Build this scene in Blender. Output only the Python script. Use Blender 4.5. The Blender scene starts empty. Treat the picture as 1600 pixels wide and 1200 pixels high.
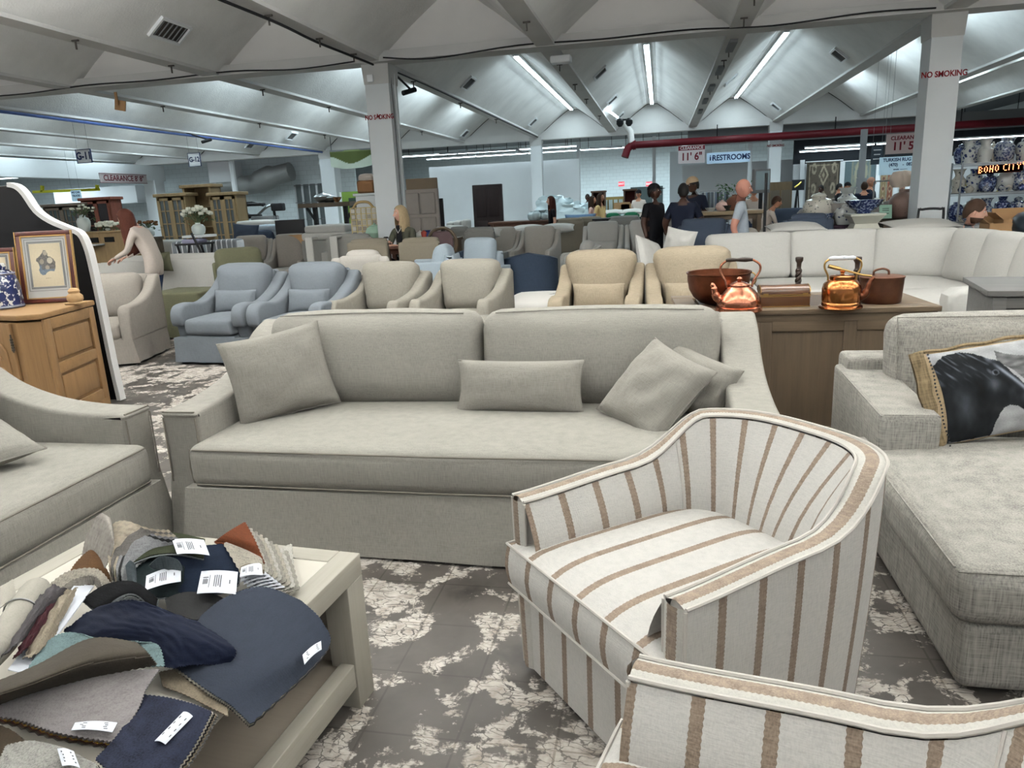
import bpy, bmesh, math, random
from math import sin, cos, pi, radians as RAD, sqrt
from mathutils import Vector as V, Matrix, noise as MN
SC=bpy.context.scene; COL=SC.collection
random.seed(7)
# ---------------- camera ----------------
cd=bpy.data.cameras.new('camera'); cam=bpy.data.objects.new('camera',cd); COL.objects.link(cam); SC.camera=cam
F=1140.0; EYE=1.6
cd.sensor_width=36; cd.lens=F/1600*36; cd.clip_start=.05; cd.clip_end=300
RW=((0.98005622,0.00289102,-0.19869939),(0.19326356,-0.24657764,0.94965713),(-0.04624935,-0.96911873,-0.24221868))
# rows are the world axes written in (right, down, forward) camera components
cam.matrix_world=Matrix(((RW[0][0],-RW[0][1],-RW[0][2],0),(RW[1][0],-RW[1][1],-RW[1][2],0),(RW[2][0],-RW[2][1],-RW[2][2],EYE),(0,0,0,1)))
def ray(x,y):
    v=(x-800,y-600,F); return [sum(a*b for a,b in zip(r,v)) for r in RW]
def at(x,y,Y):            # the world point at depth Y seen at that place of the photograph
    r=ray(x,y); t=Y/r[1]; return V((r[0]*t,Y,EYE+r[2]*t))
def atz(x,y,z):
    r=ray(x,y); t=(z-EYE)/r[2]; return V((r[0]*t,r[1]*t,z))
# ---------------- world, lights, exposure ----------------
w=bpy.data.worlds.new('world'); SC.world=w; w.use_nodes=True
bg=w.node_tree.nodes['Background']; bg.inputs[0].default_value=(.93,.95,1,1); bg.inputs[1].default_value=.55
SC.view_settings.view_transform='Standard'; SC.view_settings.look='None'; SC.view_settings.exposure=0.05; SC.view_settings.gamma=1
SC.view_settings.use_curve_mapping=False
def area(name,loc,sx,sy,power,rot=(0,0,0),col=(1,1,1)):
    l=bpy.data.lights.new(name,'AREA'); l.shape='RECTANGLE'; l.size=sx; l.size_y=sy; l.energy=power; l.color=col
    o=bpy.data.objects.new(name,l); o.location=loc; o.rotation_euler=rot; COL.objects.link(o); return o
# ---------------- helpers ----------------
def srgb(*c):
    return tuple((((v/255)+.055)/1.055)**2.4 if v>10 else v/255/12.92 for v in c)+(1,)
MATS={}
def mat(name,col,rough=.8,metal=0,kind=None,emit=None,**k):
    if name in MATS: return MATS[name]
    m=bpy.data.materials.new(name); m.use_nodes=True; MATS[name]=m
    nt=m.node_tree; N=nt.nodes; L=nt.links; b=N['Principled BSDF']
    c=srgb(*col); b.inputs['Base Color'].default_value=c; b.inputs['Roughness'].default_value=rough; b.inputs['Metallic'].default_value=metal
    if emit: b.inputs['Emission Color'].default_value=srgb(*emit[0]); b.inputs['Emission Strength'].default_value=emit[1]
    tc=N.new('ShaderNodeTexCoord')
    def mp(scale,src='Object'):
        q=N.new('ShaderNodeMapping'); q.inputs['Scale'].default_value=scale; L.new(tc.outputs[src],q.inputs[0]); return q.outputs[0]
    def ns(vec,sc=1,det=3,ro=.5,dist=0):
        q=N.new('ShaderNodeTexNoise'); q.inputs['Scale'].default_value=sc; q.inputs['Detail'].default_value=det; q.inputs['Roughness'].default_value=ro; q.inputs['Distortion'].default_value=dist
        L.new(vec,q.inputs['Vector']); return q.outputs['Fac']
    def ramp(fac,stops,interp='LINEAR'):
        q=N.new('ShaderNodeValToRGB'); q.color_ramp.interpolation=interp; e=q.color_ramp.elements
        while len(e)<len(stops): e.new(.5)
        for el,(p,cc) in zip(e,stops): el.position=p; el.color=cc
        L.new(fac,q.inputs[0]); return q.outputs[0]
    def mix(f,a,bb,mode='MIX'):
        q=N.new('ShaderNodeMix'); q.data_type='RGBA'; q.blend_type=mode
        for s,v in ((0,f),(6,a),(7,bb)):
            if hasattr(v,'links'): L.new(v,q.inputs[s])
            else: q.inputs[s].default_value=v
        return q.outputs[2]
    def math_(op,a,bb=0,c2=None):
        q=N.new('ShaderNodeMath'); q.operation=op
        for s,v in ((0,a),(1,bb),(2,c2)):
            if v is None: continue
            if hasattr(v,'links'): L.new(v,q.inputs[s])
            else: q.inputs[s].default_value=v
        return q.outputs[0]
    def bump(h,st,dist,prev=None):
        q=N.new('ShaderNodeBump'); q.inputs['Strength'].default_value=st; q.inputs['Distance'].default_value=dist; L.new(h,q.inputs['Height'])
        if prev is not None: L.new(prev,q.inputs['Normal'])
        return q.outputs[0]
    def dark(f): return tuple(x*f for x in c[:3])+(1,)
    b.inputs['Specular IOR Level'].default_value=.5 if metal or rough<.45 else .22
    if kind in('fabric','stripe'): b.inputs['Specular IOR Level'].default_value=.06
    if kind=='fabric':
        ct=k.get('ct',.22); sc=k.get('sc',1)
        a=ns(mp((260*sc,260*sc,18*sc)),1,2); d=ns(mp((22*sc,22*sc,300*sc)),1,2); e=ns(mp((3,3,3)),1,3)
        s=math_('MULTIPLY_ADD',a,.5,math_('MULTIPLY_ADD',d,.35,math_('MULTIPLY',e,.15)))
        lo=dark(1-ct*1.5); hi=tuple(min(1,x*(1+ct)) for x in c[:3])+(1,)
        L.new(ramp(s,[(.34,lo),(.5,c),(.66,hi)]),b.inputs['Base Color'])
        b.inputs['Sheen Weight'].default_value=k.get('sh',.015); b.inputs['Sheen Roughness'].default_value=.5
        n=bump(ns(mp((5,5,5)),1,3,.55,.4),k.get('wr',.35),.02)
        L.new(bump(s,.35,.003,n),b.inputs['Normal'])
    elif kind=='stripe':
        uv=N.new('ShaderNodeUVMap'); uv.uv_map='UVMap'; sp=N.new('ShaderNodeSeparateXYZ'); L.new(uv.outputs[0],sp.inputs[0])
        zz=N.new('ShaderNodeTexWave'); 
        y=math_('PINGPONG',sp.outputs[1],.006); u=math_('ADD',sp.outputs[0],math_('MULTIPLY',y,.35))
        fr=math_('MODULO',math_('ADD',u,50*k['per']),k['per'])
        f=math_('MULTIPLY',math_('GREATER_THAN',fr,k.get('a0',0)),math_('LESS_THAN',fr,k.get('a0',0)+k['wd']))
        t=ns(mp((260,260,40)),1,2); t2=ns(mp((40,40,320)),1,2); s=math_('MULTIPLY_ADD',t,.5,math_('MULTIPLY',t2,.5))
        b1=ramp(s,[(.35,dark(.84)),(.6,c)]); c2=srgb(*k['c2']); b2=ramp(s,[(.35,tuple(x*.62 for x in c2[:3])+(1,)),(.62,tuple(x*1.25 for x in c2[:3])+(1,))])
        L.new(mix(f,b1,b2),b.inputs['Base Color']); b.inputs['Sheen Weight'].default_value=.02
        n=bump(ns(mp((4,4,4)),1,2),.25,.02); L.new(bump(s,.35,.003,n),b.inputs['Normal'])
    elif kind=='wood':
        ax=k.get('ax',2); sc=[26,26,26]; sc[ax]=1.6
        a=ns(mp(sc),1,4,.6,.6); sc2=[140,140,140]; sc2[ax]=4; d=ns(mp(sc2),1,2)
        s=math_('MULTIPLY_ADD',a,.65,math_('MULTIPLY',d,.35)); ct=k.get('ct',.35)
        L.new(ramp(s,[(.32,dark(1-ct)),(.52,c),(.7,tuple(min(1,x*(1+ct*.5)) for x in c[:3])+(1,))]),b.inputs['Base Color'])
        L.new(bump(s,.2,.002),b.inputs['Normal'])
    elif kind=='plaster':
        a=ns(mp((1.1,1.1,1.1)),1,5,.6); d=ns(mp((k.get('g',38),)*3),1,3)
        L.new(ramp(a,[(.3,dark(k.get('dk',.82))),(.6,c)]),b.inputs['Base Color']); L.new(bump(d,k.get('bs',.35),.01),b.inputs['Normal'])
    elif kind=='metal':
        a=ns(mp((6,6,6)),1,4,.6); L.new(ramp(a,[(.3,dark(k.get('dk',.55))),(.65,c)]),b.inputs['Base Color'])
        L.new(ramp(a,[(.3,(rough*1.5,)*3+(1,)),(.7,(rough,)*3+(1,))]),b.inputs['Roughness'])
        L.new(bump(ns(mp((35,35,35)),1,1),k.get('bs',.05),.004),b.inputs['Normal'])
    elif kind=='china':
        q=N.new('ShaderNodeTexVoronoi'); q.inputs['Scale'].default_value=k.get('sc',22); L.new(mp((1,1,1)),q.inputs['Vector']); 
        a=ns(mp((k.get('sc',22)*1.6,)*3),1,2,.5,1.2)
        s=math_('MULTIPLY_ADD',q.outputs['Distance'],.8,math_('MULTIPLY',a,.7)); th=k.get('th',.62)
        L.new(ramp(s,[(0,srgb(*k['c2'])),(th-.02,srgb(*k['c2'])),(th+.03,c),(1,c)]),b.inputs['Base Color'])
    elif kind=='attr':
        q=N.new('ShaderNodeVertexColor'); q.layer_name='Col'; s=ns(mp((160,160,160)),1,2)
        L.new(mix(k.get('mx',.3),q.outputs[0],mix(1.0,q.outputs[0],ramp(s,[(.3,(.7,.7,.7,1)),(.7,(1.2,1.2,1.2,1))]),'MULTIPLY')),b.inputs['Base Color'])
    elif kind=='floor':
        def mx(a,bb,f): return mix(f,a,bb)
        wob=ns(mp((1.3,1.3,1.3)),1,3,.6); 
        big=ns(mp((.75,.75,.75)),1,3,.5); med=ns(mp((5.5,5.5,5.5)),1,6,.62,.35); fin=ns(mp((34,34,34)),1,4,.65)
        s=math_('MULTIPLY_ADD',big,.55,math_('MULTIPLY_ADD',med,.6,math_('MULTIPLY',fin,.14)))
        # worn remnants of white coating
        f=ramp(s,[(.628,(0,0,0,1)),(.652,(1,1,1,1))])
        cr=N.new('ShaderNodeTexVoronoi'); cr.feature='DISTANCE_TO_EDGE'; cr.inputs['Scale'].default_value=1; vm=N.new('ShaderNodeVectorMath'); vm.operation='MULTIPLY_ADD'; nt_=N.new('ShaderNodeTexNoise'); nt_.inputs['Scale'].default_value=7; nt_.inputs['Detail'].default_value=4; L.new(tc.outputs['Object'],nt_.inputs['Vector']); L.new(nt_.outputs['Color'],vm.inputs[0]); vm.inputs[1].default_value=(3.5,5,3); L.new(mp((15,34,15)),vm.inputs[2]); L.new(vm.outputs[0],cr.inputs['Vector'])
        crk=ramp(math_('ADD',cr.outputs['Distance'],math_('MULTIPLY',fin,.12)),[(.075,(0,0,0,1)),(.11,(1,1,1,1))])
        f=math_('MULTIPLY',f,math_('MAXIMUM',crk,ramp(big,[(.45,(0,0,0,1)),(.62,(.8,.8,.8,1))])))
        scr=ns(mp((9,60,9)),1,4,.6,.5)
        f=math_('MULTIPLY',f,ramp(scr,[(.33,(.25,.25,.25,1)),(.43,(1,1,1,1))]))
        base=ramp(ns(mp((2.2,2.2,2.2)),1,5,.6),[(.3,srgb(48,44,40)),(.5,srgb(66,62,58)),(.72,srgb(81,76,71))])
        dirt=ramp(ns(mp((3.1,3.1,3.1)),1,4,.6,.3),[(.3,srgb(34,32,29)),(.42,(1,1,1,1))])
        base=mix(.55,base,mix(1.0,base,dirt,'MULTIPLY'))
        wh=ramp(ns(mp((14,14,14)),1,4,.65),[(.3,srgb(136,127,117)),(.55,srgb(177,170,162)),(.75,srgb(193,187,181))])
        # faint joints of the vanished 30 cm tiles
        g=N.new('ShaderNodeTexBrick'); g.offset=0; g.inputs['Scale'].default_value=1; g.inputs['Mortar Size'].default_value=.004; g.inputs['Brick Width'].default_value=.305; g.inputs['Row Height'].default_value=.305
        g.inputs['Color1'].default_value=g.inputs['Color2'].default_value=(1,1,1,1); g.inputs['Mortar'].default_value=(.45,.43,.4,1)
        L.new(mp((1,1,1)),g.inputs['Vector'])
        L.new(mix(.7,mix(f,base,wh),mix(1.0,mix(f,base,wh),g.outputs[0],'MULTIPLY')),b.inputs['Base Color'])
        L.new(ramp(f,[(0,(.5,.5,.5,1)),(1,(.8,.8,.8,1))]),b.inputs['Roughness']); L.new(bump(f,.4,.002),b.inputs['Normal'])
    elif kind=='block':
        g=N.new('ShaderNodeTexBrick'); g.inputs['Scale'].default_value=1; g.inputs['Mortar Size'].default_value=.008; g.inputs['Brick Width'].default_value=.4; g.inputs['Row Height'].default_value=.2
        g.inputs['Color1'].default_value=c; g.inputs['Color2'].default_value=dark(.96); g.inputs['Mortar'].default_value=dark(.78)
        q=N.new('ShaderNodeMapping'); q.inputs['Rotation'].default_value=(RAD(90),0,0) ; L.new(tc.outputs['Object'],q.inputs[0]); L.new(q.outputs[0],g.inputs['Vector'])
        L.new(g.outputs[0],b.inputs['Base Color'])
    elif kind=='glass':
        b.inputs['Transmission Weight'].default_value=1; b.inputs['IOR'].default_value=1.45
    return m
class G:
    def __init__(s): s.v=[]; s.f=[]; s.uv=None; s.m=[]
    def add(s,vs,fs,M=None,mi=0):
        o=len(s.v); s.v+= [tuple(M@V(p)) for p in vs] if M else [tuple(p) for p in vs]
        s.f+=[tuple(i+o for i in f) for f in fs]; s.m+=[mi]*len(fs); return s
    def box(s,c,d,M=None,mi=0):
        x,y,z=c; a,b,h=d[0]/2,d[1]/2,d[2]/2
        vs=[(x+i*a,y+j*b,z+k*h) for i in(-1,1) for j in(-1,1) for k in(-1,1)]
        return s.add(vs,[(0,1,3,2),(4,6,7,5),(0,4,5,1),(2,3,7,6),(0,2,6,4),(1,5,7,3)],M,mi)
    def bar(s,a,b,w,t=None,mi=0):
        a=V(a);b=V(b); d=b-a; l=d.length; M=Matrix.Translation((a+b)/2)@d.to_track_quat('Z','Y').to_matrix().to_4x4()
        return s.box((0,0,0),(w,t or w,l),M,mi)
    def rbox(s,c,d,r=.03,puff=(0,0,0),n=5,M=None,mi=0,warp=None,k=3):
        h=[x/2 for x in d]; r=min(r,min(h)*.999)
        def ticks(hh):
            e=[-hh+r*q for q in ([0,.15,.45,1] if k==3 else [0,.35,1])]; m=[(-hh+r)+(2*hh-2*r)*i/n for i in range(1,n)]
            return e+m+[-x for x in reversed(e)]
        T=[ticks(x) for x in h]; L=[len(t) for t in T]; idx={}; vs=[]; fs=[]
        def vid(i,j,kk):
            key=(i,j,kk)
            if key in idx: return idx[key]
            p=[T[0][i],T[1][j],T[2][kk]]; q=[max(-(h[a]-r),min(h[a]-r,p[a])) for a in range(3)]
            dv=V([p[a]-q[a] for a in range(3)]); 
            if dv.length>0: dv=dv.normalized()*r
            p=[q[a]+dv[a] for a in range(3)]
            u=[p[a]/h[a] for a in range(3)]
            for a in range(3):
                if puff[a]:
                    o1,o2=[b for b in range(3) if b!=a]; p[a]+=puff[a]*u[a]*max(0,1-u[o1]**2)**.8*max(0,1-u[o2]**2)**.8
            if warp: p=warp(*p)
            idx[key]=len(vs); vs.append((p[0]+c[0],p[1]+c[1],p[2]+c[2])); return idx[key]
        for a in range(3):
            b,e=[q for q in range(3) if q!=a]
            for side in (0,L[a]-1):
                for i in range(L[b]-1):
                    for j in range(L[e]-1):
                        quad=[]
                        for (ii,jj) in ((i,j),(i+1,j),(i+1,j+1),(i,j+1)):
                            t=[0,0,0]; t[a]=side; t[b]=ii; t[e]=jj; quad.append(vid(*t))
                        fl=(side==0)!=(a==1)
                        fs.append(tuple(reversed(quad)) if fl else tuple(quad))
        return s.add(vs,fs,M,mi)
    def prof(s,pts,w,r=.02,x=0,M=None,mi=0,seg=3,ax='x'):
        # closed outline in the (y,z) plane swept along x with rounded edges
        n=len(pts); A=sum(pts[i][0]*pts[(i+1)%n][1]-pts[(i+1)%n][0]*pts[i][1] for i in range(n))
        if A<0: pts=pts[::-1]
        nr=[]
        for i in range(n):
            a,b,c=pts[i-1],pts[i],pts[(i+1)%n]
            d1=V((b[0]-a[0],b[1]-a[1])); d2=V((c[0]-b[0],c[1]-b[1])); d1=d1.normalized() if d1.length else d1; d2=d2.normalized() if d2.length else d2
            m=V((d1.y+d2.y,-(d1.x+d2.x))); m=m.normalized() if m.length>1e-6 else V((d1.y,-d1.x)); co=max(.5,m.dot(V((d1.y,-d1.x)))); nr.append(m/co)
        rings=[]
        for q in range(seg+1):
            a=pi/2*q/seg; rings.append((-w/2+r*(1-sin(a)),r*(1-cos(pi/2-a)) if 0 else r*(1-sin(a)) ))
        ring=[]
        for q in range(seg+1):
            a=pi/2*q/seg; ring.append((-w/2+r*(1-cos(a)),r*(1-sin(a))))
        ring=ring+[(-x0,o) for x0,o in reversed(ring)]
        vs=[];fs=[]
        for x0,o in ring:
            for p,m in zip(pts,nr):
                yy,zz=p[0]-m.x*o,p[1]-m.y*o
                vs.append((x+x0,yy,zz) if ax=='x' else ((yy,x+x0,zz) if ax=='y' else (yy,zz,x+x0)))
        for k in range(len(ring)-1):
            for i in range(n):
                j=(i+1)%n; f=(k*n+i,k*n+j,(k+1)*n+j,(k+1)*n+i); fs.append(f if ax!='x' else f[::-1])
        c0=tuple(range(n)); c1=tuple(range((len(ring)-1)*n,len(ring)*n))
        fs.append(c0 if ax=='x' else c0[::-1]); fs.append(c1[::-1] if ax=='x' else c1)
        return s.add(vs,[f[::-1] for f in fs] if ax!='x' else [f[::-1] for f in fs],M,mi)
    def tube(s,path,r,n=8,M=None,mi=0,cap=True,closed=False):
        P=[V(p) for p in path]; m=len(P); R=r if hasattr(r,'__len__') else [r]*m; vs=[];fs=[]; up=None
        for i,p in enumerate(P):
            a=P[i-1] if (i or closed) else p; b=P[(i+1)%m] if (i<m-1 or closed) else p; t=(b-a).normalized() if (b-a).length else V((0,0,1))
            if up is None: up=V((0,0,1)) if abs(t.z)<.9 else V((1,0,0))
            sd=t.cross(up); sd=sd.normalized() if sd.length>1e-5 else V((1,0,0)); up=sd.cross(t).normalized()
            for k in range(n): a2=2*pi*k/n; vs.append(p+(sd*cos(a2)+up*sin(a2))*R[i])
        for i in range(m if closed else m-1):
            for k in range(n): j=(i+1)%m; fs.append((i*n+k,i*n+(k+1)%n,j*n+(k+1)%n,j*n+k))
        if cap and not closed: fs.append(tuple(range(n))[::-1]); fs.append(tuple(range((m-1)*n,m*n)))
        return s.add(vs,fs,M,mi)
    def lathe(s,pf,n=24,c=(0,0,0),M=None,mi=0,mod=None):
        vs=[];fs=[]
        for r,z in pf:
            for k in range(n):
                a=2*pi*k/n; rr=r*(mod(a,z) if mod else 1); vs.append((c[0]+rr*cos(a),c[1]+rr*sin(a),c[2]+z))
        m=len(pf)
        for i in range(m-1):
            for k in range(n): fs.append((i*n+k,i*n+(k+1)%n,(i+1)*n+(k+1)%n,(i+1)*n+k))
        if pf[0][0]>1e-4: fs.append(tuple(range(n))[::-1])
        if pf[-1][0]>1e-4: fs.append(tuple(range((m-1)*n,m*n)))
        return s.add(vs,fs,M,mi)
    def grid(s,fn,nu,nv,M=None,mi=0,wrap=False):
        vs=[fn(i/nu,j/nv) for j in range(nv+1) for i in range(nu+1)]
        fs=[(j*(nu+1)+i,j*(nu+1)+i+1,(j+1)*(nu+1)+i+1,(j+1)*(nu+1)+i) for j in range(nv) for i in range(nu)]
        return s.add(vs,fs,M,mi)
    def mesh(s,name,mats,smooth=True,ang=42):
        me=bpy.data.meshes.new(name); me.from_pydata(s.v,[],s.f); 
        if not isinstance(mats,(list,tuple)): mats=[mats]
        for m in mats: me.materials.append(m)
        if len(mats)>1: me.polygons.foreach_set('material_index',s.m)
        me.update()
        if smooth:
            me.shade_smooth()
            try: me.set_sharp_from_angle(angle=RAD(ang))
            except Exception: pass
        else: me.shade_flat()
        if s.uv: 
            u=me.uv_layers.new(name='UVMap')
            for l in me.loops: u.data[l.index].uv=s.uv[l.vertex_index]
        return me
    def o(s,name,mats,parent=None,label=None,loc=None,rot=None,smooth=True,ang=42,**k):
        return link(name,s.mesh(name,mats,smooth,ang),parent,label,loc,rot,**k)
def link(name,me,parent=None,label=None,loc=None,rot=None,cat=None,group=None,kind=None):
    o=bpy.data.objects.new(name,me); COL.objects.link(o)
    if parent: o.parent=parent
    if loc is not None: o.location=loc
    if rot is not None: o.rotation_euler=rot
    for a,b in (('label',label),('category',cat),('group',group),('kind',kind)):
        if b: o[a]=b
    return o
def thing(name,label,cat,loc=(0,0,0),rz=0,group=None,rot=None,kind=None):
    o=link(name,None,None,label,loc,rot or (0,0,rz),cat,group,kind); o.empty_display_size=.1; return o
def dup(t,loc,rz,label=None,group=None,ch=None):
    def cp(o,par):
        c=o.copy(); COL.objects.link(c); 
        if par: c.parent=par
        for q in o.children: cp(q,c)
        return c
    c=cp(t,None); c.location=loc; c.rotation_euler=(0,0,rz)
    if label: c['label']=label
    if group: c['group']=group
    return c
def spl(P,n=8,closed=False):     # Catmull-Rom through the points
    P=[V(p) for p in P]; out=[]; m=len(P)
    for i in range(m if closed else m-1):
        a,b,c,d=(P[(i-1)%m] if closed or i>0 else P[0]),P[i],P[(i+1)%m],(P[(i+2)%m] if closed or i<m-2 else P[-1])
        for k in range(n):
            t=k/n; out.append(.5*((2*b)+(c-a)*t+(2*a-5*b+4*c-d)*t*t+(3*b-a-3*c+d)*t**3))
    if not closed: out.append(P[-1])
    return out
TM={}
def text(s,size,m,parent=None,loc=(0,0,0),rot=(RAD(90),0,0),name='lettering',off=.0,ext=.002,sx=1,align='CENTER'):
    key=(s,size,off,sx,m.name)
    if key not in TM:
        c=bpy.data.curves.new('lettering','FONT'); c.body=s; c.size=size; c.align_x=align; c.align_y='CENTER'; c.extrude=ext; c.offset=off; c.resolution_u=3
        o=bpy.data.objects.new('tmp',c); COL.objects.link(o); bpy.context.view_layer.update()
        me=bpy.data.meshes.new_from_object(o.evaluated_get(bpy.context.evaluated_depsgraph_get())); bpy.data.objects.remove(o)
        for v in me.vertices: v.co.x*=sx
        me.materials.clear(); me.materials.append(m); TM[key]=me
    return link(name,TM[key],parent,None,loc,rot)
def printed(name,w,h,nx,ny,fn,m,parent=None,loc=(0,0,0),rot=(0,0,0),surf=None,label=None):
    # flat print: a grid in the local x,z plane facing -y whose colours are the printed picture
    vs=[];fs=[];cl=[]
    for j in range(ny+1):
        for i in range(nx+1):
            u,v=i/nx,j/ny; vs.append(surf(u,v) if surf else ((u-.5)*w,0,(v-.5)*h)); cl.append(fn(u,v))
    fs=[(j*(nx+1)+i,j*(nx+1)+i+1,(j+1)*(nx+1)+i+1,(j+1)*(nx+1)+i) for j in range(ny) for i in range(nx)]
    me=bpy.data.meshes.new(name); me.from_pydata(vs,[],fs); me.materials.append(m); me.shade_smooth()
    ca=me.color_attributes.new('Col','FLOAT_COLOR','POINT')
    for i,c in enumerate(cl): ca.data[i].color=srgb(*c)
    return link(name,me,parent,label,loc,rot)
def inpoly(x,y,P):
    c=False; n=len(P)
    for i in range(n):
        (x1,y1),(x2,y2)=P[i],P[i-1]
        if (y1>y)!=(y2>y) and x<(x2-x1)*(y-y1)/(y2-y1)+x1: c=not c
    return c
def nz(x,y=0,z=0): return MN.noise(V((x,y,z)))
# ================= the building =================
CEIL=mat('ceiling_plaster',(228,228,226),.9,kind='plaster',g=30,bs=.5,dk=.86)
CONC=mat('painted_concrete',(196,196,194),.85,kind='plaster',g=14,bs=.2,dk=.9)
GABLE=mat('gable_paint',(214,213,211),.85,kind='plaster',g=20,bs=.15,dk=.93)
WHITE=mat('white_paint',(214,218,220),.8,kind='plaster',g=8,bs=.1,dk=.95)
BLOCK=mat('white_block',(226,236,238),.8,kind='block')
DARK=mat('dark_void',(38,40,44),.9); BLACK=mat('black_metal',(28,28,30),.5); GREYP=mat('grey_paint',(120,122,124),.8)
RED=mat('red_pipe',(88,16,26),.5); TUBE=mat('tube_glow',(255,255,255),.5,emit=((225,246,255),10)); HOUS=mat('fixture_white',(225,228,230),.5)
SEAM=mat('dark_seam',(50,50,50),.9); WIRE=mat('black_wire',(30,30,32),.7); CARD=mat('cardboard',(158,124,88),.9,kind='plaster',g=5,bs=.05)
BAY=2.924; X0=-4.70; Y1,Y2=12.5,29.2; YB=-4.0; ZV=3.95; ZR=4.86
VW=.15; RWD=.19
fl=G(); fl.box((0,20,-.05),(90,70,.1)); fl.o('floor',mat('worn_floor',(90,86,80),.6,kind='floor'),kind='structure',label='dark worn concrete floor with patches of white coating')
ceil=thing('ceiling',None,None,kind='structure')
K0,K1=-6,5
for ya,yb in ((YB,Y1),(Y1,Y2)):
    L=yb-ya
    g=G(); g.box((0,0,.06),(2*VW,L,.12)); beam=g.mesh('valley_beam',CONC,False)
    g=G(); run=BAY/2-VW-RWD; NS=5
    def P(t):   # gently vaulted plate
        return (VW+run*t,ZV+.05+(ZR-ZV-.05)*(t+.035*sin(pi*t)))
    for side in (-1,1):
        vs=[];fs=[]
        for j,y in enumerate((-L/2,L/2)):
            for i in range(NS+1): x,z=P(i/NS); vs.append((side*(x-BAY/2),y,z))
            for i in range(NS+1): x,z=P(i/NS); vs.append((side*(x-BAY/2),y,z+.1))
        n=NS+1
        for i in range(NS):
            a=(i,i+1,2*n+i+1,2*n+i); fs.append(a if side>0 else a[::-1]); b=(n+i,3*n+i,3*n+i+1,n+i+1); fs.append(b if side>0 else b[::-1])
        G_=G(); G_.add(vs,fs)
        if side<0: plL=G_.mesh('roof_plate',CEIL)
        else: plR=G_.mesh('roof_plate',CEIL)
    g=G(); g.box((0,0,ZR+.05),(2*RWD,L,.1)); rid=g.mesh('ridge_strip',CEIL,False)
    for k in range(K0,K1+1):
        x=X0+k*BAY; yc=(ya+yb)/2
        link('valley_beam',beam,ceil,None,(x,yc,ZV))
        if k<K1:
            for me in (plL,plR,rid): link(me.name.split('.')[0],me,ceil,None,(x+BAY/2,yc,0))
# gables: truncated triangles standing on the cross beams, with a dark seam where the plates meet them
def gable(y,t,seam):
    xs=BAY/2-VW-.02; g=G(); run=BAY/2-VW-RWD
    pts=[(-xs,ZV+.1),(xs,ZV+.1),(xs-.02,ZV+.14)]+[(RWD+run*(1-i/5),ZV+.05+(ZR-ZV-.05)*(i/5+.035*sin(pi*i/5))) for i in range(1,6)]
    pts+=[(-a,b) for a,b in reversed(pts[2:])]
    g.prof(pts,t,.002,ax='y',seg=1); me=g.mesh('gable_panel',GABLE,False); sm=None
    if seam:
        g=G(); q=pts[2:]; 
        for a,b in zip(q,q[1:]): g.bar((a[0],-t/2-.03,a[1]),(b[0],-t/2-.03,b[1]),.035,.03)
        sm=g.mesh('gable_seam',SEAM,False)
    for k in range(K0,K1):
        x=X0+k*BAY+BAY/2; o=link('gable_panel',me,ceil,None,(x,y,0))
        if sm: link('gable_seam',sm,o)
gable(Y1,.16,False); gable(Y2,.16,True)
XL=X0+K0*BAY; XR=X0+K1*BAY
g=G(); g.box(((XL+XR)/2,Y1,ZV+.07),(XR-XL,.42,.16)); g.o('cross_beam',CONC,ceil,smooth=False)
g=G(); g.box(((XL+XR)/2,Y2,ZV+.02),(XR-XL,.42,.26)); g.o('cross_beam',GABLE,ceil,smooth=False)
g=G(); g.box(((XL+XR)/2,YB,ZV+.6),(XR-XL,.3,1.6)); g.o('cross_beam',CONC,ceil,smooth=False)
# columns
def column(x,y,lab,h=ZV,w=.42,cap=True):
    c=thing('column',lab,None,(x,y,0),kind='structure')
    g=G(); g.box((0,0,h/2),(w,w,h)); g.o('shaft',WHITE,c,smooth=False)
    if cap:
        g=G(); g.add([(-w/2-.01,-w/2-.01,h-.32),(w/2+.01,-w/2-.01,h-.32),(w/2+.01,w/2+.01,h-.32),(-w/2-.01,w/2+.01,h-.32),(-w/2-.03,-w/2-.03,h),(w/2+.03,-w/2-.03,h),(w/2+.03,w/2+.03,h),(-w/2-.03,w/2+.03,h)],
            [(0,3,2,1),(4,5,6,7),(0,1,5,4),(1,2,6,5),(2,3,7,6),(3,0,4,7)]); g.o('capital',CONC,c,smooth=False)
    return c
REDL=mat('red_lettering',(120,20,28),.7)
cl=column(-4.70,Y1+.21,'white square column with red NO S OKING lettering near the paint sample rack'); cr=column(4.07,Y1+.21,'white square column with red NO SMOKING lettering beside the vase shelves')
text('NO S  OKING',.105,REDL,cl,(0,-.212,3.1),off=.003,sx=.8); text('NO SMOKING',.115,REDL,cr,(0,-.212,3.12),off=.003,sx=.85)
text('M',.105,REDL,cl,(-.02,-.212,3.11),(RAD(90),RAD(14),0),off=.003,sx=.8)
g=G(); g.box((-.09,-.24,3.72),(.1,.06,.11)); g.o('junction_box',HOUS,cl,smooth=False)
g=G(); g.tube([(.213,-.1,3.9),(.225,-.08,3.2),(.225,-.08,2.0),(.225,-.08,.1)],.012,6); g.o('conduit',GREYP,cl)
g=G(); g.tube([(.213,.06,3.9),(.225,.06,3.2),(.225,.06,2.0),(.225,.06,.1)],.02,6); g.o('conduit',HOUS,cl)
cm=column(4.07,Y2,'distant white column behind the bald man in grey'); text('NO SMOKING',.11,REDL,cm,(0,-.212,3.12),off=.004,sx=.85)
column(-4.70,Y2,'distant white column behind the woman with long dark hair')
column(-13.3,Y2,'distant white column under the green banner',w=.6)
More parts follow.
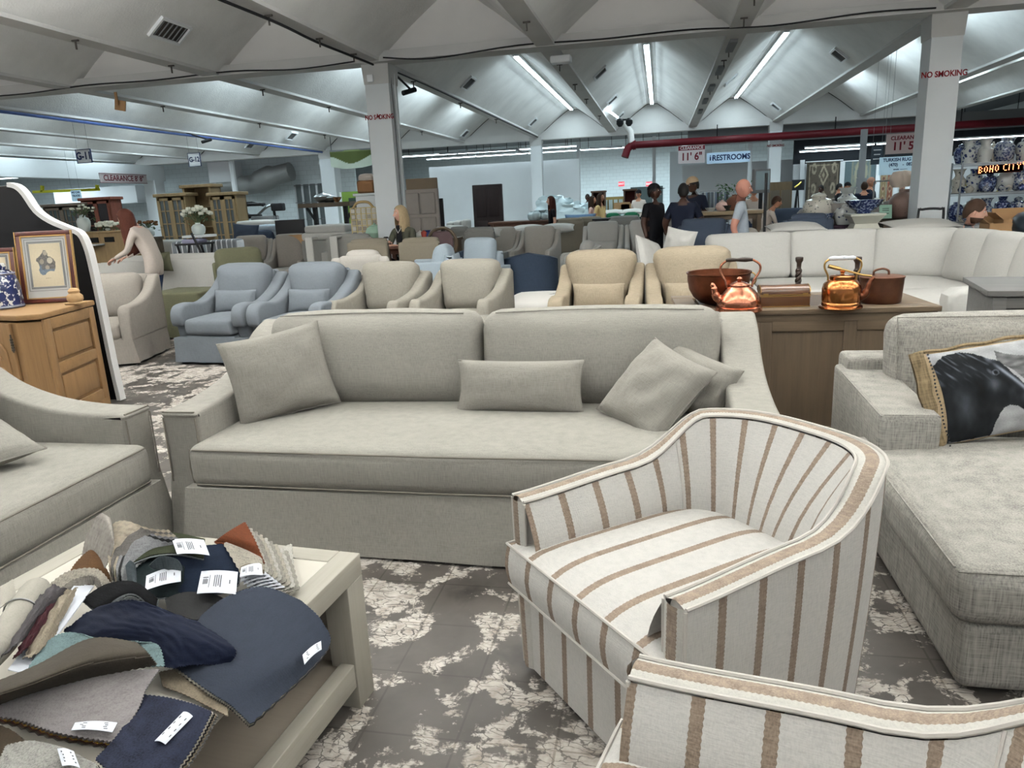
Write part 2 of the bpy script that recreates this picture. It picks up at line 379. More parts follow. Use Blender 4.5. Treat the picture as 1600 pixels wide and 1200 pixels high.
# far walls
def wall(name,a,b,z0,z1,m,t=.12):
    a=V(a);b=V(b); d=b-a; g=G(); g.box((0,0,(z0+z1)/2),(d.length,t,z1-z0)); o=g.o(name,m,None,smooth=False,kind='structure',loc=((a.x+b.x)/2,(a.y+b.y)/2,0),rot=(0,0,math.atan2(d.y,d.x))); return o
wall('wall_partition',(-9.5,30.6),(-3.2,30.6),0,3.15,WHITE)
wall('wall_back',(-34,46),(34,46),0,5.2,BLOCK)
wall('wall_left',(-34,-4),(-34,46),0,5.2,WHITE)
wall('wall_right',(16,-4),(16,46),0,5.2,WHITE)
wall('wall_restroom',(.9,33),(6.0,33),0,2.75,WHITE); wall('wall_restroom_tall',(.4,34.5),(2.2,34.5),0,3.4,WHITE)
wall('wall_left_back',(-34,32),(-13.4,32),0,5.2,BLOCK)
g=G(); g.box((0,38,5.0),(70,17,.2)); g.o('ceiling_back',GREYP,smooth=False,kind='structure')
g=G(); g.box((-28.2,14,4.6),(12,36,.2)); g.o('ceiling_left',GREYP,smooth=False,kind='structure')
g=G(); g.box((13,12.6,4.6),(8,33.4,.2)); g.o('ceiling_right',CEIL,smooth=False,kind='structure')
# low beam on the left
g=G(); g.box((-21.4,16,3.48),(.5,27,.62)); g.o('trim_1',WHITE,smooth=False,kind='structure',label='low white beam carrying the CLEARANCE 8 foot 8 sign')
for y in (15.5,29.0):
    g=G(); g.box((-21.4,y,1.6),(.55,.6,3.2)); g.o('column',WHITE,smooth=False,kind='structure',label='white column under the low white beam, '+('near end' if y<20 else 'far end'))
# fascia and dark void on the right
g=G(); g.box((9,29.6,3.6),(16,.1,.6)); g.o('trim_2',GREYP,smooth=False,kind='structure',label='grey fascia above the red pipe')
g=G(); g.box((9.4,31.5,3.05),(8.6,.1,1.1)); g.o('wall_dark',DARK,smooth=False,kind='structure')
g=G(); g.box((9.4,31.4,1.25),(8.6,.1,2.5)); g.o('wall_rug_display',WHITE,smooth=False,kind='structure')
# ---- fluorescent fittings ----
def fixture(L,n=2,tw=.05):
    g=G(); g.box((0,0,.03),(.13,L,.05)); a=g.mesh('housing',HOUS,False)
    g=G(); g.tube([(0,-L/2+.02,0),(0,L/2-.02,0)],.018,6); b=g.mesh('tube',TUBE)
    return a,b
FX={}
ORD=('first','second','third','fourth','fifth','sixth','seventh','eighth','ninth','tenth','eleventh','twelfth','thirteenth','fourteenth')
def nth(i,n): return 'leftmost' if i==0 else ('rightmost' if i==n-1 else ORD[i]+' from the left')
def light(loc,L,rz,label,group,lampW=0,n=2,up=0,upW=0,tint=(.76,.93,1)):
    if L not in FX: FX[L]=fixture(L)
    a,b=FX[L]; t=thing('fluorescent_light',label,'lamp',loc,rz,group); link('housing',a,t)
    for x in ((-.035,.035) if n==2 else (0,)): link('tube',b,t,None,(x,0,-.012))
    if up:
        g=G()
        for s in (-1,1): g.tube([(0,s*L*.35,.04),(0,s*L*.35,up-loc[2])],.012,5)
        g.o('hanger',WIRE,t)
    if lampW:
        ar=area('lamp_glow',(0,0,-.04),.12,L,lampW,col=tint); ar.parent=t
    if upW:
        ar=area('lamp_glow',(0,0,.07),.12,L,upW,(pi,0,0),tint); ar.parent=t  # upward light, only for the added unseen fittings over the near bay
    return t
RID=[('left',-4.7+BAY/2),('centre',-4.7+BAY*1.5),('right',-4.7+BAY*2.5)]
for nm,x in RID:
    for i in range(5):
        light((x,18.7+i*2.2,ZR-.06),2.16,0,('nearest','second from the near end','middle','second from the far end','farthest')[i]+' fluorescent fitting in the %s of the three lit roof ridges'%nm,'fluorescents in the %s ridge'%nm,26)
TUBE_S=mat('tube_glow_bright',(255,255,255),.5,emit=((225,246,255),34))
for k in (-6,-5,-4,-3,-2,-1,3,4):       # the other folds of the lit bay: their ridges are hidden behind the valley beams
    for i in range(3):
        lt=light((X0+BAY*(k+.5),16.5+i*4.5,ZR-.06),2.4,0,('nearest','middle','farthest')[i]+' fitting in the far-bay roof fold '+{-6:'sixth left of the left column',-5:'fifth left of the left column',-4:'fourth left of the left column',-3:'third left of the left column',-2:'second left of the left column',-1:'just left of the left column',3:'just right of the right column',4:'second right of the right column'}[k],'fluorescents in the side folds',40)
        for c in lt.children:
            if c.name.startswith('tube'): c.material_slots[0].link='OBJECT'; c.material_slots[0].material=TUBE_S
for iy,y in enumerate((-2.0,2.0,5.8)):         # added unseen hanging rows over and behind the viewer, brightening the near bay
    for ix,x in enumerate((-11.5,-8.2,-4.9,-1.6,1.7,5.0,8.3)):
        light((x,y,3.72),2.4,pi/2,'added unseen fluorescent fitting hung to brighten the near bay','added unseen fluorescents brightening the near bay',(2,4,15)[iy],up=ZV+.1,upW=(150,260,430)[iy],tint=(1,1,.975))
# back room strips, hung in long rows across the hall
def row(x0,x1,y,z,lab,grp,p=0,L=2.4,dy=0,up=4.9):
    n=max(1,int((x1-x0)/(L+.06))); 
    for i in range(n):
        t=light((x0+(i+.5)*(L+.06),y+dy*i,z),L,pi/2,lab+', '+nth(i,n),grp,p if i%3==1 else 0,up=up)
row(-10.6,-1.0,30.2,3.62,'fluorescent fitting in the nearest hanging row behind the far beam','nearest hanging row of strip lights')
row(-11.0,1.5,35,3.75,'fluorescent fitting in the second hanging row behind the far beam','second hanging row of strip lights',220)
row(-12.0,1.5,41,4.15,'fluorescent fitting in the third hanging row behind the far beam','third hanging row of strip lights',420)
row(1.0,13,39.0,3.9,'fluorescent fitting in the row above the restrooms sign','strip lights above the restroom wall',420)
row(5.2,13.6,29.9,3.02,'fluorescent fitting in the row in front of the dark rug hall','strip lights before the rug hall',60,up=4.9)
row(5.2,9.0,31.0,2.95,'fluorescent fitting in the lower row before the dark rug hall','lower strip lights before the rug hall',60,up=4.9)
row(-31,-23,24,3.55,'fluorescent fitting under the low left ceiling','strip lights in the left side room',150,up=4.5)
row(-30,-22.5,28,3.6,'fluorescent fitting of the rear row under the low left ceiling','rear strip lights in the left side room',150,up=4.5)
light((-20.0,21.5,4.06),2.4,0,'nearer pair of glowing fluorescent tubes beside the G-11 sign','lights by the aisle sign',0); light((-20.0,23.95,4.06),2.4,0,'farther pair of glowing fluorescent tubes beside the G-11 sign','lights by the aisle sign',0)
# ================= upholstery =================
LINEN=mat('greige_linen',(127,124,117),.95,kind='fabric',ct=.13); LINEN_D=mat('greige_linen_pillow',(120,117,110),.95,kind='fabric',ct=.13)
TWEED=mat('grey_tweed',(126,123,117),.95,kind='fabric',ct=.34,sc=.7); STRP=mat('brown_striped_linen',(178,175,170),.95,kind='stripe',per=.138,wd=.027,c2=(112,99,87))
STRP2=mat('rim_band',(176,173,166),.95,kind='stripe',per=.5,wd=.034,a0=.02,c2=(120,107,95)); PIPE=mat('pale_piping',(171,166,159),.9)
PIPD=mat('greige_piping',(104,99,91),.95)
GCHR=mat('grey_beige_cloth',(131,125,118),.95,kind='fabric',ct=.1); BLUE=mat('pale_blue_cloth',(96,101,106),.95,kind='fabric',ct=.08)
GREIGE=mat('stone_cloth',(126,122,113),.95,kind='fabric',ct=.14); TAN=mat('sand_cloth',(133,122,105),.95,kind='fabric',ct=.16)
IVORY=mat('ivory_cloth',(178,176,171),.95,kind='fabric',ct=.05); CREAM=mat('cream_cloth',(162,157,150),.95,kind='fabric',ct=.08)
NAVY=mat('navy_velvet',(42,52,66),.7,kind='fabric',ct=.2); OLIVE=mat('olive_cloth',(74,74,58),.95,kind='fabric',ct=.15); PALEB=mat('ice_blue_cloth',(151,162,170),.9,kind='fabric',ct=.05)
KHAKI=mat('khaki_cloth',(119,112,99),.95,kind='fabric',ct=.06); MIDG=mat('mid_grey_cloth',(119,118,114),.95,kind='fabric',ct=.06); SLATE=mat('slate_blue_cloth',(53,61,74),.9,kind='fabric',ct=.1)
SHADOW=mat('black_underside',(20,20,20),.9)  # near-black for legs, bases, undersides, slots and fretwork
def catpts(P,n=6): return [(p.x,p.y) for p in spl([(a,b,0) for a,b in P],n)]
def arm_outline(style,d,ah,h,z0):
    if style=='slope': top=catpts([(0,ah-.07),(.06,ah),(.30*d,ah+.01),(.52*d,ah+.05),(.72*d,ah+(h-ah)*.45),(.88*d,h-.02),(d-.02,h),(d,h-.04)],5)
    elif style=='roll': top=catpts([(.07,z0+.14),(.0,ah-.22),(-.01,ah-.1),(.05,ah-.01),(.2,ah+.01),(.38*d,ah-.01),(.55*d,ah+.03),(.75*d,ah+(h-ah)*.45),(.92*d,h-.02),(d,h-.05)],5)
    elif style=='swoop': top=catpts([(0,ah-.07),(.06,ah),(.20*d,ah-.005),(.42*d,ah+.02),(.62*d,ah+(h-ah)*.3),(.8*d,ah+(h-ah)*.78),(.93*d,h),(d,h-.03)],5)
    elif style=='square': top=[(0,ah-.01),(.01,ah),(.5*d,ah),(d,ah)]
    return [(0 if style!='roll' else .09,z0)]+top+[(d,z0)]
def pillow(g,w,h,t,M=None,n=14,wr=0,seed=0,ear=.07,mi=0):
    # knife-edge pillow standing in the x,z plane; corners run out to points
    def f(u,v,sd):
        a=u*2-1; b=v*2-1; a=a*abs(a)**-.25 if abs(a)>1e-6 else a; b=b*abs(b)**-.25 if abs(b)>1e-6 else b
        T=t/2*max(0,(1-a*a))**.42*max(0,(1-b*b))**.42
        x=w/2*a*(1-ear*(1-b*b)); z=h/2*b*(1-ear*(1-a*a))
        if wr: T*=1+wr*nz(a*2.2+seed,b*2.2,seed); T+= wr*.012*nz(a*5+seed,b*5,seed*2) if T>.01 else 0
        return (x,sd*T,z+h/2)
    o=len(g.v); g.grid(lambda u,v:f(u,v,-1),n,n,M,mi); g.grid(lambda u,v:f(1-u,v,1),n,n,M,mi); return g
def piping_loop(g,w,h,r,M=None,ear=.07,y=0):
    P=[]
    for i in range(48):
        q=i/12; s=int(q); t=q-s; a,b=[(-1+2*t,-1),(1,-1+2*t),(1-2*t,1),(-1,1-2*t)][s]
        P.append((w/2*a*(1-ear*(1-b*b)),y,h/2*b*(1-ear*(1-a*a))+h/2))
    g.tube(P,r,5,M,closed=True)
def weld(g,d=.0004):
    pass
def throw_pillow(label,loc,w,h,t,m,rot,pm=None,wr=.15,seed=1,cat='pillow',group=None):
    th=thing('throw_pillow',label,cat,loc,0,group,rot=rot)
    g=G(); pillow(g,w,h,t,n=18,wr=wr,seed=seed); g.o('cover',m,th)
    g=G(); piping_loop(g,w*.995,h*.99,.004); g.o('piping',pm or m,th); return th
def skirt_box(g,w,d,z0,z1,y0,fl=.02,wv=.006,seed=0,k=9):
    # hanging skirt: four faces that flare and ripple towards the hem
    n=26; P=[]
    for i in range(4*n):
        s=i//n; t=(i%n)/n; a,b=[(-1+2*t,-1),(1,-1+2*t),(1-2*t,1),(-1,1-2*t)][s]
        P.append((a,b,s,t))
    vs=[];fs=[]; R=6; N=len(P)
    for j in range(R+1):
        q=j/R; z=z1-(z1-z0)*q
        for a,b,s,t in P:
            o=fl*q+wv*q*sin(t*k*2+seed+s*1.7)*1.4+wv*q*nz(t*6+seed,s,q)*2; ex=[(0,-1),(1,0),(0,1),(-1,0)][s]
            vs.append((a*w/2+ex[0]*o+(a if t==0 else 0)*o*.6,y0+d/2+b*d/2+ex[1]*o,z))
    for j in range(R):
        for i in range(N): fs.append((j*N+i,(j+1)*N+i,(j+1)*N+(i+1)%N,j*N+(i+1)%N))
    fs.append(tuple(range(N))[::-1]); fs.append(tuple(range(R*N,R*N+N))[::-1])
    g.add(vs,fs)
def armchair(name,label,cat,loc,rz,m,w=.92,d=.95,h=.98,ah=.64,sh=.47,style='slope',aw=.13,nb=1,lum=False,group=None,skirt=True,z0=.02,bt=.2,backh=None,overh=.04,sclip=.12,rake=.12,mp=None,roundb=.09,drop=0,bw=None):
    t=thing(name,label,cat,loc,rz,group); fz=.03 if skirt else .1; mp=mp or m
    if skirt:
        g=G(); skirt_box(g,w-.02,d-.04,fz,.30,.02+drop,fl=.018,seed=w*7); g.o('skirt',m,t,ang=60)
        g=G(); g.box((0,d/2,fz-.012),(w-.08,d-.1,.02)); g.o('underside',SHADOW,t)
    else:
        g=G(); g.rbox((0,d/2+.02,.2),(w-.02,d-.06,.22),.02); g.o('base',m,t)
        for sx in (-1,1):
            for sy in (.08,d-.1):
                g=G(); g.rbox((sx*(w/2-.07),sy,.05),(.06,.06,.12),.01,n=1); g.o('leg',SHADOW,t)
    ol=arm_outline(style,d-.02,ah,h-.05,.28 if skirt else .14)
    for sx in (-1,1):
        g=G(); g.prof([(a+.02,b) for a,b in ol],aw,.035 if style!='square' else .02,sx*(w/2-aw/2)); g.o('arm',m,t,ang=50)
    g=G(); a=h-.06; bd=.13
    g.prof(catpts([(d-bd-rake,.3),(d-bd-.02,a-.03),(d-bd*.5,a),(d-.01,a-.04),(d,.3)],4),w-aw*1.6,.03,0); g.o('back_frame',m,t,ang=50)
    iw=w-2*aw; sd=d-bd-.02
    g=G(); g.rbox((0,.03+(sd-.03)/2-.0,sh-.085),(iw-.012,sd,.17),.045,(.0,.012,.028),n=6); g.o('seat_cushion',m,t)
    g=G(); g.rbox((0,.13,.27),(iw+.02,.2,.1),.02,n=2); g.o('front_rail',m,t)
    g=G(); P=[(-iw/2+.02,.055,0),(iw/2-.02,.055,0)]; g.tube([(-iw/2+.03,.032,sh-.03),(iw/2-.03,.032,sh-.03)],.005,5); g.tube([(-iw/2+.03,.032,sh-.145),(iw/2-.03,.032,sh-.145)],.005,5); g.o('piping',mp,t)
    bh=(backh or h+overh)-sh; cw=(iw-.01)/nb
    for k in range(nb):
        M=Matrix.Translation(((k-(nb-1)/2)*cw,d-bd-rake-.02,sh-.01))@Matrix.Rotation(-RAD(9),4,'X')@Matrix.Translation((0,0,bh/2))
        def wp(x,y,z,b=bh,bw=bw,iw=iw): 
            return (x*(1+(.03 if not bw else (bw/iw-1)*max(0,min(1,(z/b+.25)*1.6)))*(z/b if not bw else 1)),y,z)
        g=G(); g.rbox((0,0,0),(cw-.008,bt,bh),roundb,(.0,.05,.012),n=7,M=M,warp=wp); g.o('back_cushion',m,t)
    if lum:
        th=throw_pillow(lum,(0,0,0),iw*.9,.27,.15,m,(0,0,0),mp,.05,w)
        q=Matrix.Translation(V(loc))@Matrix.Rotation(rz,4,'Z')@Matrix.Translation((0,d-bd-rake-.215,sh-.0))@Matrix.Rotation(-RAD(12),4,'X')
        th.matrix_world=q
    return t
# ---- the long slipcovered sofa ----
def long_sofa(label,loc,rz,W,D,m,nb=2,cush=True,AH=.665,name='slipcovered_sofa'):
    t=thing(name,label,'sofa',loc,rz); aw=.2; H=.95
    g=G(); skirt_box(g,W-2*aw+.06,.5,.015,.32,-.13,fl=.035,wv=.007,seed=2,k=5); g.o('skirt',m,t,ang=60)
    for sx in (-1,1):
        ol=[(0,.31)]+catpts([(0,AH-.03),(.015,AH),(.25,AH+.01),(.5,AH+.045),(.72,AH+.12),(.9,H-.05),(1.04,H+.0),(D-.03,H),(D,H-.05)],6)+[(D,.31)]
        g=G(); g.prof(ol,aw,.022,sx*(W/2-aw/2)); g.o('arm',m,t,ang=50)
        g=G()
        n=14
        def f(u,v,sx=sx):   # arm skirt, all round the arm
            P=[(-1,0),(-1,1),(1,1),(1,0),(-1,0)]; q=u*4; i=min(3,int(q)); s=q-i; a=P[i][0]+(P[i+1][0]-P[i][0])*s; b=P[i][1]+(P[i+1][1]-P[i][1])*s
            q=1-v; fl=.03*q; wv=.006*q*sin(s*11+i*2)
            return (sx*(W/2-aw/2)+a*(aw/2+fl+wv),-.0+b*D+(fl+wv)*(1 if b>.5 else -1),.015+.31*v)
        g.grid(f,48,5); g.o('arm_skirt',m,t,ang=60)
        g=G(); x=sx*(W/2-aw/2)
        for s2 in (-1,1): g.tube([(x+s2*(aw/2-.012),-.004,.3),(x+s2*(aw/2-.012),-.004,AH-.03)],.004,5)
        g.tube([(x+s2*(aw/2-.012),-.0,AH-.0) for s2 in (-1,1)],.004,5); g.o('piping',PIPD,t)
    g=G(); g.prof(catpts([(D-.36,.3),(D-.2,H-.06),(D-.1,H-.03),(D-.01,H-.06),(D,.02)],4),W-2*aw+.05,.03); g.o('back_frame',m,t,ang=50)
    iw=W-2*aw
    g=G(); g.rbox((0,.32,.31),(iw,.8,.03),.01,n=2); g.o('front_rail',m,t)
    g=G(); g.rbox((0,.37,.42),(iw+.02,.98,.21),.05,(.0,.02,.03),n=14); g.o('seat_cushion',m,t)
    g=G()
    for z in (.335,.51): g.tube([(-iw/2+.03,-.118,z),(0,-.139,z+.001),(iw/2-.03,-.118,z)],.0045,5)
    g.tube([(-iw/2+.005,-.1,.335),(-iw/2+.0,-.108,.42),(-iw/2+.005,-.1,.51)],.004,5)
    g.o('piping',PIPD,t)
    if cush:
        cw=iw/nb
        for k in range(nb):
            M=Matrix.Translation(((k-(nb-1)/2)*(cw+.0),D-.36,.515))@Matrix.Rotation(-RAD(11),4,'X')@Matrix.Translation((0,0,.25))
            def wp(x,y,z): return (x*(1+.02*z/.5),y+.012*nz(x*3,z*3,k),z+.012*nz(x*3+k*5,1,.3)*(1 if z>0 else 0))
            g=G(); g.rbox((0,0,0),(cw-.006,.24,.53),.105,(.0,.07,.015),n=10,M=M,warp=wp); g.o('back_cushion',m,t)
            g=G(); g.tube([(M@V((-cw/2+.09+(cw-.18)*q/12,-.10,.245+.012*sin(pi*q/12)))) for q in range(13)],.0035,5); g.o('piping',m,t)
    return t
S=long_sofa('long greige slipcovered two-cushion sofa facing the viewer, in the middle of the floor',(-.965,3.08,0),0,2.95,1.12,LINEN)
throw_pillow('square greige throw pillow leaning on the left arm of the long sofa',(-1.955,3.49,.53),.54,.47,.19,LINEN_D,(RAD(-14),RAD(-7),RAD(38)),wr=.3,seed=3)
throw_pillow('oblong greige lumbar pillow standing mid-seat on the long sofa',(-.715,3.56,.53),.68,.285,.17,LINEN_D,(RAD(-18),0,RAD(-1)),wr=.12,seed=8)
tp=throw_pillow('square greige pillow balanced on its corner near the right arm of the long sofa',(0,0,0),.42,.47,.21,LINEN_D,(0,0,0),wr=.3,seed=5)
ez=V((.62,.34,.72)).normalized(); ex=V((.62,-.70,-.34)); ex=(ex-ez*ex.dot(ez)).normalized(); ey=ez.cross(ex); q=at(975,676,3.40); tp.matrix_world=Matrix(((ex.x,ey.x,ez.x,q.x),(ex.y,ey.y,ez.y,q.y),(ex.z,ey.z,ez.z,q.z+.02),(0,0,0,1)))
throw_pillow('greige pillow tucked behind, against the right arm of the long sofa',(.10,3.62,.53),.42,.32,.2,LINEN_D,(RAD(-24),RAD(14),RAD(-38)),wr=.3,seed=6)
# ---- the matching sofa at the left edge, facing the table ----
S2=long_sofa('greige slipcovered sofa cut by the left edge, beside the swatch table',(-2.6,2.16,0),pi/2,2.1,1.12,LINEN,1,True)
throw_pillow('greige lumbar pillow lying flat on the seat at the left edge',(-2.83,2.40,.60),.62,.40,.17,LINEN,(RAD(-66),RAD(0),RAD(78)),wr=.1,seed=9)
# ---- striped barrel chairs ----
def barrel(label,loc,rz,group=None):
    t=thing('striped_barrel_chair',label,'armchair',loc,rz,group)
    hw,yf,yb=.425,-.40,.56; N=64
    def path(s,ins=0):   # plan of the shell, s 0..1 from the front left round the back to the front right
        L1=.40; q=s*2-1; sg=1 if q>0 else -1; q=abs(q)
        # straight part then superellipse
        a=hw-ins; 
        if q>.58: yy=.08+(yf-.08)*((q-.58)/.42); return (sg*a,yy)
        an=q/.58*pi/2; e=2/2.8
        return (sg*a*abs(sin(an))**e,-.0+.08+(yb-ins-.08)*abs(cos(an))**e)
    arc=[0]; P=[path(i/N) for i in range(N+1)]
    for i in range(N): arc.append(arc[-1]+math.dist(P[i],P[i+1]))
    def sst(x): x=max(0,min(1,x)); return x*x*(3-2*x)
    def rim(s):
        q=abs(s*2-1)
        return .648+.022*sst((1-q)/.4)+.145*sst((.60-q)/.24)
    OFF=arc[-1]/2
    def strip(fn,rows,name,m,par=t,N2=N,close=False):
        g=G(); uv=[]
        for j in range(rows+1):
            for i in range(N2+1): 
                p,u=fn(i/N2,j/rows); g.v.append(tuple(p)); uv.append(u)
        for j in range(rows):
            for i in range(N2): a=j*(N2+1)+i; g.f.append((a,a+1,a+N2+2,a+N2+1))
        g.uv=uv; g.m=[0]*len(g.f); return g.o(name,m,par,ang=70)
    def au(s): 
        x=s*N; i=min(N-1,int(x)); return arc[i]+(arc[i+1]-arc[i])*(x-i)-OFF
    def inner(s,z): # inner face leans outwards with height
        q=abs(s*2-1); th=.085+.05*sst((.7-q)/.5)*(rim(s)-z)/.4+ .02*(1-min(1,z/.5))
        return th
    def f_out(s,v):
        top=rim(s)-.008; z=.035+(top-.035)*v; ins=.035*(1-v)**1.5; x,y=path(s,ins); return (x,y,z),(au(s),z)
    strip(lambda s,v:f_out(s,v),8,'outer_shell',STRP)
    def f_rim(s,v):
        x,y=path(s,0); x2,y2=path(s,.075); zz=rim(s)+.012*sin(pi*v)-.006; return (x+(x2-x)*v,y+(y2-y)*v,zz),((.075*v),au(s))
    strip(f_rim,6,'rim_band',STRP2)
    def f_in(s,v):
        z=.36+(rim(s)-.01-.36)*v; lean=(rim(s)-z); q=abs(s*2-1); ins=.078+.03*sin(pi*min(1,(1-v)*1.6)/2)+lean*(.12+.30*sst((.55-q)/.5))+.018*sin(pi*v); x,y=path(s,ins); return (x,y,z),(au(s)+lean*.0,z)
    strip(f_in,8,'inner_back',STRP)
    for nm,ins in (('piping',-.001),('piping',.076)):
        g=G(); g.tube([(*path(i/N,ins),rim(i/N)-.002) for i in range(N+1)],.0055,6); g.o(nm,PIPE,t)
    for q in (-1,1):   # seams between arm and inner back
        s=.5+q*.24; g=G(); g.tube([f_in(s,v/8)[0] for v in range(9)],.004,5); g.o('seam',PIPE,t)
    for sx in (-1,1):
        g=G(); g.rbox((sx*(hw-.041),yf+.075,.345),(.066,.14,.60),.02,n=2); g.o('arm_core',PIPE,t)
    for sx in (-1,1):  # arm front panels
        g=G(); g.uv=[]; x0=sx*hw; yy=yf-.0
        nv=8
        for j in range(nv+1):
            v=j/nv; z=.035+(.645-.035)*v
            for i in range(5):
                u=i/4; xin=sx*(hw-.078-.02*(1-v)); xo=sx*(hw-.035*(1-v)**1.5); b=.014*sin(pi*u); g.v.append((xo+(xin-xo)*u,yy-b,z)); g.uv.append((u*.075,z))
        for j in range(nv):
            for i in range(4): a=j*5+i; q=(a,a+1,a+6,a+5); g.f.append(q if sx<0 else q[::-1])
        g.m=[0]*len(g.f); g.o('arm_front',STRP2,t)
        g=G(); g.tube([(sx*(hw-.035*(1-v/8)**1.5),yy,.035+.605*v/8) for v in range(9)],.0055,6); g.o('piping',PIPE,t)
        g=G(); g.tube([(sx*(hw-.08),yy-.0,.30+.34*v/8) for v in range(9)],.0055,6); g.o('piping',PIPE,t)
    # seat cushion: T-front, rounded at the back
    def seat(u,v):  # u across, v front to back
        a=u*2-1; wd=.41 if v<.08 else .35; 
        y=yf-.035+v*.76; w2=wd*(1-.32*max(0,(v-.62)/.38)**2); return a*w2,y
    nu,nv=24,20
    g=G(); g.uv=[]
    def face(z,sg,pf):
        o=len(g.v)
        for j in range(nv+1):
            for i in range(nu+1):
                x,y=seat(i/nu,j/nv); a=i/nu*2-1; b=j/nv*2-1; e=max(0,1-a**4)*max(0,1-b**6)
                g.v.append((x,y,z+sg*pf*e)); g.uv.append((x+.0,y))
        for j in range(nv):
            for i in range(nu): q=(o+j*(nu+1)+i,o+j*(nu+1)+i+1,o+(j+1)*(nu+1)+i+1,o+(j+1)*(nu+1)+i); g.f.append(q if sg>0 else q[::-1])
    face(.485,1,.035); face(.335,-1,.005)
    B=[seat(i/nu,0) for i in range(nu+1)]+[seat(1,j/nv) for j in range(1,nv+1)]+[seat(1-i/nu,1) for i in range(1,nu+1)]+[seat(0,1-j/nv) for j in range(1,nv)]
    o=len(g.v); n=len(B)
    for j in range(5):
        z=.335+.15*j/4
        for x,y in B: b=.014*sin(pi*j/4); g.v.append((x,y-(b if y<yf else 0),z)); g.uv.append((x+.0,z))
    for j in range(4):
        for i in range(n): k=(i+1)%n; g.f.append((o+j*n+i,o+j*n+k,o+(j+1)*n+k,o+(j+1)*n+i))
    g.m=[0]*len(g.f); g.o('seat_cushion',STRP,t,ang=50)
    for z in (.485,.337): g=G(); g.tube([(x,y-.002,z) for x,y in B],.0055,6,closed=True); g.o('piping',PIPE,t)
    # apron below the seat
    g=G(); g.uv=[]
    for j in range(7):
        for i in range(17): x=-.35+.70*i/16; z=.035+.30*j/6; g.v.append((x*(1+.02*(1-j/6)),yf+.0,z)); g.uv.append((x+.0,z))
    for j in range(6):
        for i in range(16): a=j*17+i; g.f.append((a,a+1,a+18,a+17))
    g.m=[0]*len(g.f); g.o('apron',STRP,t)
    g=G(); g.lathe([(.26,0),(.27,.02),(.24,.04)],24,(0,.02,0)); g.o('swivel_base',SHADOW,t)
    return t
C1=barrel('cream barrel chair with brown stripes, whole, in front of the long sofa',(.095,2.165,0),-RAD(50))
C2=barrel('cream barrel chair with brown stripes, cut by the bottom right corner',(.235,.875,0),-RAD(105))
# ---- grey tweed chaise at the right ----
t=thing('tweed_chaise','grey tweed chaise at the right edge holding the horse pillow','sofa',(0,0,0))
g=G(); g.rbox((1.55,3.2,.15),(1.25,1.93,.24),.035,n=6); g.o('base',TWEED,t)
g=G(); g.rbox((1.62,2.86,.37),(1.48,1.32,.2),.06,(0,.02,.04),n=10,warp=lambda x,y,z:(x,y,z)); g.o('seat_cushion',TWEED,t)
g=G(); g.prof([(3.27,.26),(3.25,.60),(3.27,.635),(3.6,.65),(4.15,.66),(4.15,.26)],.25,.025,1.055); g.o('arm',TWEED,t)
g=G(); g.rbox((1.62,4.14,.42),(1.3,.22,.60),.03,n=4); g.o('back_frame',TWEED,t)
M=Matrix.Translation((1.77,3.90,.44))@Matrix.Rotation(-RAD(10),4,'X')@Matrix.Translation((0,0,.27))
g=G(); g.rbox((0,0,0),(1.28,.24,.50),.09,(0,.06,.015),n=10,M=M); g.o('back_cushion',TWEED,t)
g=G(); piping_loop(g,1.24,.47,.004,M@Matrix.Translation((0,-.115,-.235)),ear=0); g.o('piping',TWEED,t)
g=G(); g.tube([(.885,2.24,.455),(.9,3.2,.45)],.004,5); g.tube([(.885,2.215,.455),(1.7,2.195,.455)],.004,5); g.tube([(1.165,3.255,.63),(1.175,4.0,.655)],.004,5); g.tube([(.935,3.255,.63),(.935,4.0,.655)],.004,5); g.o('seam',TWEED,t)
for x,y in ((1.05,2.4),(1.05,4.0)): g=G(); g.box((x,y,.015),(.06,.06,.03)); g.o('leg',SHADOW,t)
# horse pillow
hp=thing('horse_pillow','oblong pillow printed with a dark horse, tan fringe along its edge','pillow',(1.60,3.42,.52),0,rot=(RAD(-20),RAD(-7),RAD(13)))
hw_,hh_,ht_=.86,.42,.17
g=G(); pillow(g,hw_,hh_,ht_,n=18,wr=.1,seed=4,ear=.05); g.o('cover',mat('pillow_back',(170,150,120),.95,kind='fabric'),hp)
HEAD=[(x*.68-.02,y) for x,y in [(-.2,.0),(-.2,.55),(-.08,.70),(.03,.86),(.14,.96),(.26,.97),(.36,.93),(.44,.86),(.52,.80),(.58,.66),(.66,.50),(.72,.38),(.73,.27),(.69,.20),(.63,.20),(.58,.27),(.52,.30),(.46,.28),(.42,.22),(.38,.10),(.36,.0)]]
H2=[(x*.68-.02,y) for x,y in [(.50,.80),(.52,.93),(.58,.88),(.66,.84),(.78,.80),(.90,.64),(.98,.50),(1,.2),(1,.0),(.72,.0),(.74,.25),(.72,.45),(.6,.68)]]
